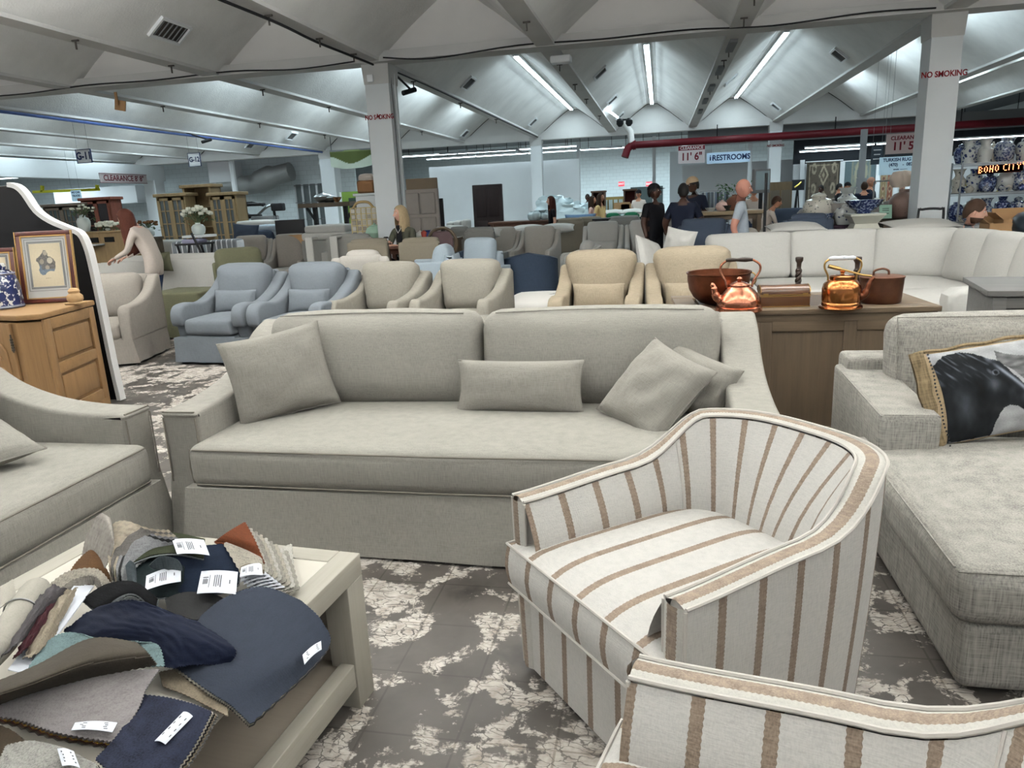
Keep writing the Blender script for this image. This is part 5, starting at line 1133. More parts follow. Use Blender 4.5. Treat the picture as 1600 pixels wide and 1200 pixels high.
def hand(g,M,mi,curl=.5,s=1):
    # palm hangs along -z, fingers curl towards -y
    g.rbox((0,0,-.045*s),(.075*s,.026*s,.09*s),.012*s,n=2,M=M,mi=mi,k=2)
    for i,l in enumerate((.066,.076,.072,.056)):
        x=(-.028+.0187*i)*s; p=[V((x,0,-.085*s))]; a=curl*.4
        for q in (.45,.32,.25): p.append(p[-1]+V((0,-sin(a),-cos(a)))*l*q*s); a+=curl
        g.tube(p,[.0095*s,.009*s,.0085*s,.007*s],6,M,mi)
    g.tube([V((-.034,0,-.02))*s,V((-.052,-.012,-.045))*s,V((-.054,-.022,-.068))*s,V((-.048,-.03,-.086))*s],[.012*s,.011*s,.0095*s,.008*s],6,M,mi)
BASE=dict(pelvis=(0,0,.96),belly=(0,0,1.10),chest=(0,0,1.30),neck=(0,.012,1.46),skull=(0,.008,1.56),shL=(.175,.01,1.40),elL=(.235,.03,1.13),wrL=(.24,-.06,.89),hipL=(.09,0,.92),knL=(.10,-.02,.50),anL=(.10,.02,.09),toL=(.115,-.14,.04))
RADI=dict(pelvis=(.155,.115),belly=(.145,.105),chest=(.165,.115),neck=(.062,.064),skull=(.05,.05),sh=(.068,.068),el=(.042,.042),wr=(.028,.03),hip=(.10,.10),kn=(.062,.065),an=(.042,.045),to=(.04,.03))
def person(label,loc,rz,skin,hair,shirt,pants,H=1.75,pose={},sleeve='short',build=1.0,head=(0,0,0),hs=1.0,hairfn=None,extra=None,curl=.5,hands=True,shoes=None,female=False,tunic=False):
    J=dict(BASE)
    for k in list(J):
        if k.endswith('L') : x,y,z=J[k]; J[k[:-1]+'R']=(-x,y,z)
    J.update(pose); S=H/1.75
    names=list(J); idx={n:i for i,n in enumerate(names)}
    E=[('pelvis','belly'),('belly','chest'),('chest','neck'),('neck','skull')]
    for s in 'LR': E+=[('chest','sh'+s),('sh'+s,'el'+s),('el'+s,'wr'+s),('pelvis','hip'+s),('hip'+s,'kn'+s),('kn'+s,'an'+s),('an'+s,'to'+s)]
    me=bpy.data.meshes.new('skeleton'); me.from_pydata([V(J[n])*S for n in names],[(idx[a],idx[b]) for a,b in E],[])
    o=bpy.data.objects.new('tmp',me); COL.objects.link(o); m=o.modifiers.new('s','SKIN'); 
    for n in names:
        k=n if n in RADI else n[:-1]; r=RADI[k]; b=build if k in('pelvis','belly','chest','sh','hip','el') else (1+(build-1)*.4); sv=me.skin_vertices[0].data[idx[n]]; sv.radius=(r[0]*S*b,r[1]*S*b); sv.use_root=(n=='pelvis')
        if female and k in('chest','sh'): sv.radius=(r[0]*S*b*.88,r[1]*S*b*.92)
        if female and k=='pelvis': sv.radius=(r[0]*S*b*1.04,r[1]*S*b)
    q=o.modifiers.new('b','SUBSURF'); q.levels=2; q.render_levels=2
    bpy.context.view_layer.update(); ev=bpy.data.meshes.new_from_object(o.evaluated_get(bpy.context.evaluated_depsgraph_get()))
    bpy.data.objects.remove(o)
    g=G(); vs=[tuple(v.co) for v in ev.vertices]; fs=[tuple(p.vertices) for p in ev.polygons]; g.add(vs,fs); bpy.data.meshes.remove(ev)
    mi=dict(skin=0,shirt=1,pants=2,shoe=3,white=4,iris=5,hair=6,lips=7)
    segs=[(V(J[a])*S,V(J[b])*S,a,b) for a,b in E]
    def dist(p,a,b): d=b-a; t=max(0,min(1,(p-a).dot(d)/max(1e-9,d.dot(d)))); return (p-(a+d*t)).length,t
    for k,f in enumerate(fs):
        c=V((0,0,0)); 
        for i in f: c+=V(vs[i])
        c/=len(f); best=min(((dist(c,a,b)[0]-.6*RADI[n2 if n2 in RADI else n2[:-1]][0],dist(c,a,b)[1],n1,n2) for a,b,n1,n2 in segs),key=lambda x:x[0])
        _,t,n1,n2=best; n=n2
        if n in('belly','chest') or n.startswith('sh'): r='shirt'
        elif n=='neck': r='shirt' if t<.72 else 'skin'
        elif n=='skull': r='skin' if c.z>V(J['neck']).z*S+.01 else 'shirt'
        elif n.startswith('el'): r='shirt' if sleeve=='long' or t<.62 else 'skin'
        elif n.startswith('wr'): r='shirt' if sleeve=='long' and t<.92 else 'skin'
        elif n.startswith('hip'): r='shirt' if tunic else 'pants'
        elif n.startswith('kn') or n.startswith('an'): r='shirt' if tunic and n.startswith('kn') and t<.3 else ('pants' if not(n.startswith('an') and t>.95) else 'shoe')
        else: r='shoe'
        g.m[k]=mi[r]
    hc=V(J['skull'])*S; yaw,pit,rol=[RAD(a) for a in head]
    MH=Matrix.Translation(hc)@Matrix.Rotation(yaw,4,'Z')@Matrix.Rotation(pit,4,'X')@Matrix.Rotation(rol,4,'Y')@Matrix.Translation((0,-.018*S,.078*S))@Matrix.Scale(S*hs,4)
    headgeo(g,MH,mi)
    if hands:
        for s in 'LR':
            a=V(J['el'+s])*S; b=V(J['wr'+s])*S; d=(b-a).normalized(); M=Matrix.Translation(b+d*.005)@(-d).to_track_quat('Z','Y').to_matrix().to_4x4(); 
            if s=='L': M=M@Matrix.Diagonal((-1,1,1,1))
            hand(g,M,mi['skin'],curl,S)
    mats=[SKIN[skin],shirt,pants,shoes or BLACK,EYEW,IRIS,hair,LIPS]
    t=thing('person',label,'person',loc,rz); g.o('body',mats,t,ang=180)
    if hairfn: hairfn(t,MH,hair)
    if extra: extra(t,MH,J,S)
    return t
def hair_short(t,MH,m,top=.014,beard=False):
    g=G()
    def f(u,v):
        a=2*pi*u; w_=abs(u-.5); KL=((0,-.55),(.14,-.48),(.20,-.10),(.25,.12),(.30,.02),(.34,.12),(.40,.48),(.5,.56)); lim=.56
        for (q0,l0),(q1,l1) in zip(KL,KL[1:]):
            if q0<=w_<=q1: lim=l0+(l1-l0)*(w_-q0)/(q1-q0)
        b0=math.asin(max(-.9,min(.9,lim))); b=b0+(pi/2-b0)*v; x=cos(b)*sin(a); y=-cos(b)*cos(a); z=sin(b); r=1+.10+.06*nz(x*6,y*6,z*6); return (x*.078*r,y*.100*r+.004,z*(.122+top)*(1))
    g.grid(f,40,12,MH)
    g.o('hair',m,t)
    if beard:
        g=G()
        def f2(u,v):
            a=(u-.5)*pi*1.25; b=-.46-.85*v; x=cos(b)*sin(a); y=-cos(b)*cos(a); z=sin(b); k=1-.28*max(0,-z)**1.5; r=1.045+.03*nz(x*9,y*9,z*9)+(-.12 if (abs(u-.5)<.09 and .12<v<.34) else 0); return (x*.077*k*r,y*.098*r,z*.122)
        g.grid(f2,30,12,MH); g.o('beard',m,t)
def hair_long(t,MH,m,L=.34,part=0,fwd=0):
    g=G()
    def f(u,v):
        a=(u-.5)*2*pi*(.69+.31*max(0,min(1,(.33-v)/.09))) +pi   # open at the face
        if v<.45: b=pi/2*(1-v/.45*.98); x=cos(b)*sin(a); y=-cos(b)*cos(a); z=sin(b); r=1.13+.02*nz(u*26,v*5,1); return (x*.078*r,y*.100*r+.004,z*.128)
        q=(v-.45)/.55; x=sin(a); y=-cos(a); w=1.13+.30*q**.7-.25*q**3+.07*nz(u*26,q*2,3); return (x*.078*w,max(y*.098*w,-.09)+.006-fwd*q*L,-L*q+.002)
    g.grid(f,60,22,MH); 
    g.grid(lambda u,v:tuple(c*.97 for c in f(1-u,v)),60,22,MH); g.o('hair',m,t,ang=60)
def cap(col,back=None):
    def fn(t,MH,J,S):
        g=G(); 
        g.grid(lambda u,v:(.088*cos(v*pi/2)*sin(2*pi*u),-.108*cos(v*pi/2)*cos(2*pi*u)+.004,.045+.095*sin(v*pi/2)),24,8,MH)
        g.grid(lambda u,v:(.07*sin((u-.5)*pi),-.095-.085*cos((u-.5)*pi)*v,.05-.018*v),12,4,MH); g.grid(lambda u,v:(.07*sin((.5-u)*pi),-.095-.085*cos((u-.5)*pi)*v,.046-.018*v),12,4,MH)
        g.o('cap',col,t,'baseball cap')
    return fn
HB=mat('hair_auburn',(66,36,28),.5,kind='fabric',ct=.3); HBL=mat('hair_blonde',(170,150,118),.5,kind='fabric',ct=.25); HBK=mat('hair_black',(22,19,18),.6); HBR=mat('hair_brown',(52,38,30),.6,kind='fabric',ct=.3); HGR=mat('hair_cropped',(150,110,92),.7)
BLK=clothm('black',(24,24,27)); NVY=clothm('navy',(26,30,42)); JEAN=clothm('jeans',(48,60,84)); CRM=clothm('cream_knit',(196,184,174)); GRY=clothm('grey_tee',(148,156,164)); OLV=clothm('olive_jacket',(66,66,56)); YEL=clothm('yellow_top',(206,176,124)); PNK=clothm('pink_top',(196,160,150)); BGE=clothm('beige_trousers',(130,112,92)); GJ=clothm('grey_hoodie',(96,104,110))
# woman in cream, stooping to the left
p=at(196,338,9.9)
lean=dict(pelvis=(0,.08,.94),belly=(0,.02,1.10),chest=(0,-.07,1.29),neck=(0,-.16,1.44),skull=(0,-.21,1.52),shL=(.17,-.10,1.38),shR=(-.17,-.10,1.38),elL=(.22,-.20,1.12),elR=(-.22,-.18,1.12),wrL=(.18,-.42,1.02),wrR=(-.16,-.44,1.02),hipL=(.09,.05,.88),hipR=(-.09,.05,.88))
person('woman with long auburn hair in a cream sweater, stooping behind the white sofa',(p.x+.30,9.9,0),-RAD(80),'light',HB,CRM,JEAN,1.80,lean,'long',1.05,(0,26,0),1.1,lambda t,M,m:hair_long(t,M,m,.44,fwd=.40),female=True,tunic=True)
# blonde woman seated at the small table
SIT=dict(pelvis=(0,0,.52),belly=(0,-.01,.66),chest=(0,-.02,.86),neck=(0,-.02,1.02),skull=(0,-.03,1.12),shL=(.165,-.01,.96),shR=(-.165,-.01,.96),elL=(.215,-.10,.72),elR=(-.215,-.12,.72),wrL=(.10,-.30,.76),wrR=(-.06,-.32,.80),hipL=(.09,-.02,.50),hipR=(-.09,-.02,.50),knL=(.11,-.42,.50),knR=(-.11,-.42,.50),anL=(.11,-.40,.09),anR=(-.11,-.40,.09),toL=(.11,-.54,.04),toR=(-.11,-.54,.04))
def phone(t,MH,J,S):
    p=(V(J['wrR'])*S)+V((.02,-.10,.01)); g=G(); g.rbox(tuple(p),(.075,.012,.15),.005,n=1); g.o('phone_case',mat('pink_phone',(150,90,80),.4),t)
    g=G(); g.rbox((0,-.125*S,.92*S),(.11,.02,.24*S),.01,n=2); g.o('black_top',BLK,t,'black top under the jacket')
    g=G(); g.tube([(-.05*S,-.135*S,1.0*S),(0,-.15*S,.93*S),(.05*S,-.135*S,1.0*S)],.004,5); g.o('necklace',mat('silver',(200,200,200),.3,1),t)
p=at(628,336,11.95); PH=1.75*1.16
person('blonde woman in an olive jacket seated at the small table below the white column',(p.x,12.0,.10),RAD(-18),'light',HBL,OLV,BLK,PH,SIT,'long',1.0,(-28,0,0),.98,lambda t,M,m:hair_long(t,M,m,.26),phone,female=True)
t=thing('stool','low stool under the blonde woman','stool',(p.x,12.05,0)); g=G(); g.rbox((0,0,.52),(.42,.36,.05),.015,n=2); g.o('seat',BRWX,t)
for sx in (-1,1):
    for sy in (-1,1): g=G(); g.bar((sx*.17,sy*.14,0),(sx*.16,sy*.13,.50),.04); g.o('leg',BRWN,t)
# brunette by the far column, yellow top, others
p=at(861,308,18); person('woman with very long dark hair in black and blue by the far white column',(p.x,18,0),RAD(-70),'light',HB,BLK,JEAN,1.68,{},'short',.85,(0,0,0),1.0,lambda t,M,m:hair_long(t,M,m,.50),female=True,hands=False)
p=at(938,304,20); person('woman in a pale yellow top walking beyond the green sofa',(p.x,20,0),RAD(60),'tan',HBR,YEL,BGE,1.70,{},'short',.9,(0,0,0),1.0,lambda t,M,m:hair_long(t,M,m,.30),female=True,hands=False)
p=at(925,306,20.6); person('woman in a pink top just left of the woman in pale yellow',(p.x,20.6,0),RAD(80),'tan',HBR,PNK,BGE,1.64,{},'short',.85,(0,0,0),1.0,lambda t,M,m:hair_long(t,M,m,.36),female=True,hands=False)
p=at(918,305,26); person('distant person in black beside the cardboard boxes',(p.x,26,0),RAD(0),'dark',HBK,BLK,BLK,1.72,{},'short',1.0,(0,0,0),1.0,hair_short,hands=False)
p=at(1022,292,13); person('man in a black cap and black tee with a bag strap, looking right',(p.x,13,0),RAD(48),'dark',HBK,BLK,BLK,1.76,dict(elL=(.24,.02,1.14),wrL=(.26,-.05,.90)),'short',1.12,(28,-6,0),1.05,hair_short,cap(BLK))
def strap(t,MH,J,S):
    pass
p=at(1068,292,12.45); person('broad man in navy seen from behind, talking to the tall man',(p.x,12.45,0),RAD(172),'dark',HBK,NVY,BGE,1.74,dict(elL=(.30,-.02,1.14),wrL=(.24,-.12,.93),elR=(-.30,-.02,1.14),wrR=(-.24,-.12,.93)),'short',1.42,(10,8,0),1.05,hair_short)
p=at(1084,281,14.0); person('tall man in a white and orange cap and dark tee at the long wooden table',(p.x,14.0,0),RAD(-30),'dark',HBK,NVY,BLK,1.86,dict(elR=(-.27,-.03,1.15),wrR=(-.22,-.16,.95)),'short',1.22,(-30,8,0),1.05,hair_short,cap(mat('white_cap',(196,170,140),.8)))
p=at(1162,284,10.8); person('bald man in a grey tee seen from the side, walking right past the long table',(p.x-.02,10.8,0),RAD(84),'ruddy',HGR,GRY,JEAN,1.74,dict(elR=(-.24,.10,1.13),wrR=(-.25,.02,.88),elL=(.24,.02,1.13),wrL=(.24,-.12,.90)),'short',1.12,(0,4,0),1.08)
p=at(1196,316,14.5); person('small dark-haired person bending behind the black pole',(p.x,14.5,0),RAD(100),'tan',HBR,CRM,JEAN,1.50,lean,'long',.9,(0,10,0),1.0,hair_short,hands=False)
p=at(1178,296,16.5); person('person in a cream shirt and dark bag behind the bald man',(p.x,16.5,0),RAD(20),'tan',HBR,CRM,JEAN,1.70,{},'long',1.0,(0,0,0),1.0,hair_short,hands=False)
p=at(1351,286,20); person('broad person in dark navy before the pale blue rug, left of two',(p.x,20,0),RAD(170),'tan',HBR,NVY,NVY,1.66,{},'long',1.5,(0,0,0),1.0,hair_short,hands=False)
p=at(1361,281,20.5); person('taller person in dark navy before the pale blue rug, right of two',(p.x,20.5,0),RAD(60),'tan',HGR,NVY,NVY,1.76,{},'long',1.4,(0,0,0),1.0,hair_short,hands=False)
p=at(1311,292,24); person('person in black standing between the two hanging rugs',(p.x,24,0),RAD(90),'tan',HBK,BLK,BLK,1.66,{},'long',1.15,(0,0,0),1.0,hair_short,hands=False)
p=at(1324,290,23); person('person in a black hat sorting things before the pale blue rug',(p.x,23,0),RAD(20),'tan',HBK,BLK,BLK,1.68,{},'long',1.2,(0,0,0),1.0,hair_short,cap(BLK),hands=False)
p=at(1283,293,24); person('person in black before the large brown rug',(p.x,24,0),RAD(-40),'dark',HBK,BLK,BLK,1.64,{},'long',1.0,(0,0,0),1.0,hair_short,hands=False)
p=at(998,300,24); person('person in a pale top and dark cap by the dark doorway',(p.x,24,0),RAD(-20),'tan',HBK,CRM,BLK,1.76,{},'short',1.1,(0,0,0),1.0,hair_short,cap(BLK),hands=False)
# bearded man seated behind the sectional
p=at(1531,320,10.75)
person('bearded man with short dark hair in a grey hoodie seated behind the ivory sectional',(p.x-.10,10.78,-.03),RAD(72),'light',HBR,GJ,JEAN,1.75*1.02,SIT,'long',1.05,(0,8,0),1.22,lambda t,M,m:hair_short(t,M,m,.018,True))
t=thing('black_stool','low stool under the bearded man','stool',(p.x-.10,10.78,0)); g=G(); g.rbox((0,0,.35),(.4,.4,.06),.02,n=2); g.o('seat',BLACK,t); g=G(); g.lathe([(.2,0),(.2,.03),(.04,.05),(.04,.33)],16); g.o('leg',BLACK,t)
# ================= signs, ceiling fittings =================
BLUEL=mat('blue_lettering',(30,44,80),.7); WSIGN=mat('sign_white',(214,216,218),.7); PSIGN=mat('sign_pink_grey',(176,166,166),.7); BSIGN=mat('sign_blue_white',(176,198,220),.7); MAR=mat('maroon_sign',(96,20,34),.7)
def sign(label,x,y,Y,w,h,face,lines,lm,rz=0,frame=None,wires=True,px=.05,up=None,name='hanging_sign'):
    p=at(x,y,Y); t=thing(name,label,'sign',tuple(p),rz); g=G(); g.box((0,0,0),(w,.02,h)); g.o('board',face,t,smooth=False)
    if frame: g=G(); [g.box(c,d) for c,d in (((0,-.006,h/2-.006),(w+.02,.03,.014)),((0,-.006,-h/2+.006),(w+.02,.03,.014)),((-w/2,-.006,0),(.014,.03,h)),((w/2,-.006,0),(.014,.03,h)))]; g.o('frame',frame,t,smooth=False)
    for (s,zz,size,sx) in lines: text(s,size,lm if not isinstance(lm,dict) else lm[s],t,(0,-.013,zz),off=size*.03,sx=sx)
    if wires:
        for s in (-1,1): g=G(); g.tube([(s*w*.4,0,h/2),(s*w*.4,0,(up or ZV-.06)-p.z)],.003,5); g.o('hanger',GREYP,t)
    return t
sign('small white G-11 aisle sign with dark blue letters near the glowing tubes',131.5,244,16,.40,.32,WSIGN,(('G-11',0,.24,.85),),BLUEL,0,BLUEL,up=ZR)
sign('small white G-12 aisle sign with dark blue border to the right of the G-11 sign',304,249.5,21,.40,.40,WSIGN,(('G-12',0,.20,.85),),BLUEL,0,BLUEL,up=ZR)
p=at(1080.5,241,27.5); t=sign('CLEARANCE 11 foot 6 sign with maroon letters hung from the red pipe',1080.5,241,28.62,.94,.62,PSIGN,(("11' 6\"",-.09,.36,.9),),MAR,0,up=3.42)
g=G(); g.box((0,-.004,.22),(.94,.02,.15)); g.o('header',MAR,t,smooth=False); text('CLEARANCE',.145,PSIGN,t,(0,-.017,.22),off=.004)
t=sign('CLEARANCE 11 foot 5 sign partly behind the right white column',1414,224,15.5,.66,.36,PSIGN,(('CLEARANCE',.10,.095,.95),("11' 5\"",-.05,.20,.95)),MAR,0,up=ZR)
t=sign('blue and white RESTROOMS sign with two figures, hung right of the CLEARANCE sign',1138,246,28.62,1.5,.38,BSIGN,(('   RESTROOMS',0,.265,.88),),BLUEL,0,up=3.42)
g=G()
for x in (-.63,-.54): g.box((x,-.014,-.01),(.045,.006,.13)); g.lathe([(.0,-.02),(.02,-.01),(.02,.01),(0,.02)],8,(x,-.014,.09))
g.o('figures',BLUEL,t)
t=sign('CLEARANCE 8 foot 8 sign on the low white beam',194,279,19,1,1,PSIGN,(),MAR,wires=False); bpy.data.objects.remove(t.children[0]); 
p=at_beam=None
r=ray(194,279); k=-21.13/r[0]; t.location=(-21.13,r[1]*k,EYE+r[2]*k); t.rotation_euler=(0,0,RAD(90)); 
g=G(); g.box((0,0,0),(2.7,.02,.36)); g.o('board',PSIGN,t,smooth=False); text("CLEARANCE 8' 8\"",.30,MAR,t,(0,-.013,0),off=.004)
g=G(); [g.box(c,d) for c,d in (((0,-.006,.175),(2.72,.03,.015)),((0,-.006,-.175),(2.72,.03,.015)))]; g.o('frame',MAR,t,smooth=False)
t.rotation_euler=(0,0,RAD(90))
sign('small white NO CAR TRUCKS sign below the yellow rail on the left',119.5,306,24,.42,.40,mat('sign_ice',(190,214,226),.7),(('NO CAR',.12,.10,.9),('TRUCKS',-.0,.10,.9),('IN HERE' if 0 else '· · ·',-.12,.10,.9)),BLUEL,0,up=4.5)
sign('Turkish rug company sign with a phone number, above the patterned rugs',1407,258.5,19,.92,.40,mat('sign_ice',(190,214,226),.7),(('TURKISH RUG CO',.13,.105,.9),('(470)    -  082',.02,.10,.9),('www. ---------',-.08,.06,.9),('------------',-.15,.055,.9)),BLUEL,0,up=ZR)
sign('dark hanging banner with pale lines left of the Turkish rug sign',1370,243,19,.26,.40,mat('banner_dark',(46,54,62),.8),(('======',.12,.05,1),('=====',.02,.05,1),('======',-.08,.05,1)),WSIGN,RAD(10),up=ZR)
EX=mat('exit_red',(200,60,70),.5,emit=((230,70,80),.6))
for x,lab in ((971,'faded red exit sign on the back wall, left one'),(1014,'red exit sign on the back wall, right one')):
    p=at(x,287.5,44); t=thing('exit_sign',lab,'sign',tuple(p)); g=G(); g.box((0,0,0),(.34,.06,.26)); g.o('case',EX,t,smooth=False); text('EXIT',.15,WSIGN,t,(0,-.035,0),off=.004)
    g=G(); g.box((0,1.0,0),(.05,1.9,.05)); g.o('bracket',HOUS,t)
# pink tag top left
t=thing('pink_ribbon','thin pink ribbon hanging from the ceiling at the top left','ribbon',tuple(at(144,0,9.6))); g=G(); g.tube([(0,0,.55),(.0,0,.1),(.03,0,-.06),(.035,0,-.18)],[.012,.012,.01,.003],6); g.o('ribbon',mat('pink',(224,80,120),.6),t)
# air vents on the sloping plates
GRL=mat('vent_dark',(70,66,62),.7); 
def vent(x,y,k,side,w=.42,l=.30,lab=''):
    # find the point on the plate: |X-Xv| from valley gives height
    r=ray(x,y); best=None; run=BAY/2-VW-RWD
    for i in range(400):
        Y=6+i*.06; P_=V((r[0]*Y/r[1],Y,EYE+r[2]*Y/r[1])); u=(P_.x-X0)/BAY; kk=math.floor(u+.0); fx=(u-kk)*BAY; d=min(fx,BAY-fx)-VW; tt=max(0,min(1,d/run)); z=ZV+.05+(ZR-ZV-.05)*(tt+.035*sin(pi*tt))
        if best is None or abs(P_.z-z)<best[0]: best=(abs(P_.z-z),P_,fx<BAY/2,tt)
    _,P_,left,tt=best; sl=math.atan((ZR-ZV-.05)/run*(1+.035*pi*cos(pi*tt)))
    t=thing('air_vent',lab,'vent',tuple(P_),0,'air vents on the folded roof',rot=(0,(-sl if left else sl),0))
    g=G()
    for c,d in (((0,l/2+.02),(w+.08,.04)),((0,-l/2-.02),(w+.08,.04)),((w/2+.02,0),(.04,l)),((-w/2-.02,0),(.04,l))): g.box((c[0],c[1],-.02),(d[0],d[1],.05))
    g.o('frame',HOUS,t,smooth=False); g=G(); g.box((0,0,-.006),(w,l,.02)); g.o('backing',GRL,t,smooth=False)
    g=G(); [g.box((0,-l/2+l*(q+.5)/6,-.022),(w,.012,.02)) for q in range(6)]; g.o('louvre',GREYP,t,smooth=False)
VT=[((265,47),'large air vent at the top left on the near roof'),((364,155),'air vent above the left column row, nearest of the far bay'),((490,184),'air vent left of the left white column'),((455,212),'small air vent over the beige armchairs'),((284,211),'air vent above the G-12 sign'),((391,226),'tiny air vent farthest left above the pine hutches'),((138,193),'thin air vent below the blue cable'),((204,168),'air vent behind the hanging cardboard'),((672,189),'air vent just right of the left white column'),((726,208),'small air vent beyond the one right of the left column'),((731,129),'air vent with raised flap above the centre left'),((832,190),'air vent beside the end of the left light line'),((937,113),'air vent left of the centre light line, nearest'),((956,155),'air vent left of the centre light line, middle'),((968,181),'air vent left of the centre light line, farthest'),((1312,85),'air vent right of the right light line, nearest'),((1213,166),'small air vent right of the right light line, farthest'),((1141,124),'slim air vent between the centre and right light lines')]
for (q,lab) in VT: vent(*q,0,0,.28,.42 if q[0]!=265 else .62,lab)
# cables and clamps
def cable(name,label,P,r=.012,m=WIRE,cat='cable'):
    q=[V(p) for p in P]; t=thing(name,label,cat,tuple(q[0])); g=G(); g.tube([p-q[0] for p in spl(q,5)],r,6); g.o('cable',m,t); return t
yb=Y1-.27
cable('black_cable','black cable sagging along the underside of the near cross beam',[(-12.5,yb,3.93),(-11.3,yb,3.92),(-10,yb,3.97),(-8.7,yb,3.95),(-7.2,yb,3.98),(-6,yb,3.92),(-4.95,yb,3.96)])
cable('black_cable','black cable along the cross beam between the two columns',[(-4.45,yb,3.98),(-3.6,yb,3.90),(-2.2,yb,3.98),(-.9,yb,3.96),(.4,yb,3.98),(1.6,yb,3.93),(2.9,yb,3.99),(3.8,yb,3.97)])
cable('black_cable','black cable running down the near valley beam to the left column',[(-4.75,8.0,3.90),(-4.68,9.2,3.89),(-4.74,10.4,3.90),(-4.66,11.6,3.89),(-4.62,12.2,3.88)],.018)
cable('black_cable','black cable running along the valley beam beyond the left column',[(-4.58,12.95,3.91),(-4.57,15,3.925),(-4.57,18,3.925),(-4.58,22,3.925),(-4.57,28.8,3.925)],.014)
cable('blue_cable','bundle of blue cable stapled along the left valley beam',[(-13.9,12.95,3.84),(-13.30,13.2,3.87),(-13.3,15,3.88),(-13.28,18,3.87),(-13.31,22,3.88),(-13.3,28.6,3.87)],.035,mat('blue_wire',(70,90,140),.6))
for i,(x,ys) in enumerate(((-7.62,(9.2,11.2)),(-10.55,(10.2,)),(-4.70,(9.0,10.4,11.6)),(-1.78,(10.6,)),(1.14,(10.4,11.6)),(-7.62,(14,17,20.5,24)),(-1.78,(14,16.5,19,23)),(1.14,(14,15,16.5,19)),(-10.55,(15,19,23)),(-4.7,(14.5,18,22)))):
    for jj,y in enumerate(ys):
        bn={-7.62:'first valley beam left of the columns',-10.55:'second valley beam left of the columns',-4.70:'valley beam at the left column',-1.78:'valley beam left of the centre light',1.14:'valley beam right of the centre light'}[x]
        t=thing('beam_hook','small dark hook under the %s bay %s, %s'%('near' if y<12.5 else 'far',bn,('nearest','second nearest','third nearest','fourth nearest')[jj]),'hook',(x,y,ZV),0,'hooks under the roof beams'); g=G(); g.box((0,0,-.01),(.10,.025,.02)); g.bar((0,0,-.02),(0,0,-.12),.018); g.o('hook',GRL,t,smooth=False)
# conduit bar of the central valley
g=G(); 
for y in (13.5,16,18.5,21,23.5): g.box((1.14,y,ZV-.03),(.12,.9,.05))
g.o('trim_3',GREYP,None,'dark bracket strips under the central valley beam',kind='structure',smooth=False)
p=at(188,163,12.7); t=thing('cardboard_flap','folded brown cardboard hanging below the roof on the left','cardboard',tuple(p)); g=G(); g.box((0,0,-.02),(.22,.02,.18),Matrix.Rotation(RAD(12),4,'Y')); g.box((-.03,-.04,.10),(.05,.02,.22)); g.o('card',CARD,t,smooth=False)
def camera_(label,x,y,Y):
    p=at(x,y,Y); t=thing('security_camera',label,'camera',tuple(p)); g=G(); g.tube([(X0+round((p.x-X0)/BAY)*BAY-p.x,0,ZV+.02-p.z),(0,0,.02)],.02,8); g.o('stem',BLACK,t); g=G(); g.tube([(.06,.1,.02),(-.09,-.14,-.06)],.045,10); g.o('camera_body',BLACK,t)
camera_('black security camera under the beam right of the left column',641,141,13.2); camera_('black security camera near the G-12 sign',324,219,20); 
p=at(939,181,24); t=thing('spot_lamp','short lit lamp with two dark spotlights under the beam','lamp',(-1.0,24.4,3.92)); g=G(); g.bar((-.45,-2.2,.06),(-.28,-.6,.02),.045); g.o('tube',TUBE,t); 
for s in (0,1): g=G(); g.lathe([(.05,-.08),(.11,.0),(.11,.10),(.05,.16)],12,(-.25+s*.28,0,-.12)); g.o('spotlight',BLACK,t)
g=G(); g.bar((-.3,0,0),(.1,0,0),.05); g.o('bracket',BLACK,t)
p=at(865,98,12.9); t=thing('smoke_detector','white boxy detector under the near cross beam','detector',(-1.62,12.95,3.84)); g=G(); g.rbox((0,0,0),(.34,.22,.12),.03,n=2); g.o('case',HOUS,t)
# red sprinkler pipe with an elbow, white pipe
t=thing('red_pipe','long dark red sprinkler pipe under the far beam','pipe',(0,0,0)); g=G(); g.tube([(-1.0,28.7,3.42),(4,28.7,3.42),(16,28.7,3.42)],.13,12); g.o('pipe',RED,t); g=G(); g.tube([(-1.05,28.7,3.42),(-1.2,28.65,3.30),(-1.3,28.6,3.0)],.14,12); g.tube([(-1.05,28.7,3.40),(-.98,28.7,3.42),(-.9,28.7,3.42)],.17,12); g.o('elbow',RED,t); g=G(); g.tube([(-1.05,28.7,3.5),(-1.1,28.7,3.9),(-1.35,28.7,4.25)],.12,12); g.o('riser',GABLE,t)
for x in (2,6,10): g=G(); g.tube([(x,28.7,3.5),(x,28.7,3.95)],.02,6); g.o('hanger',BLACK,t)
t=thing('black_pipe','thin dark pipe run below the far cross beam','pipe',(0,0,0)); g=G(); g.tube([(-8.5,28.8,3.55),(-5.4,28.8,3.55),(-5.2,28.8,3.42),(-4.95,28.8,3.42)],.04,8); g.o('pipe',GREYP,t); g=G(); g.tube([(-2.6,28.8,3.42),(-1.4,28.8,3.4)],.04,8); g.o('pipe',GREYP,t)
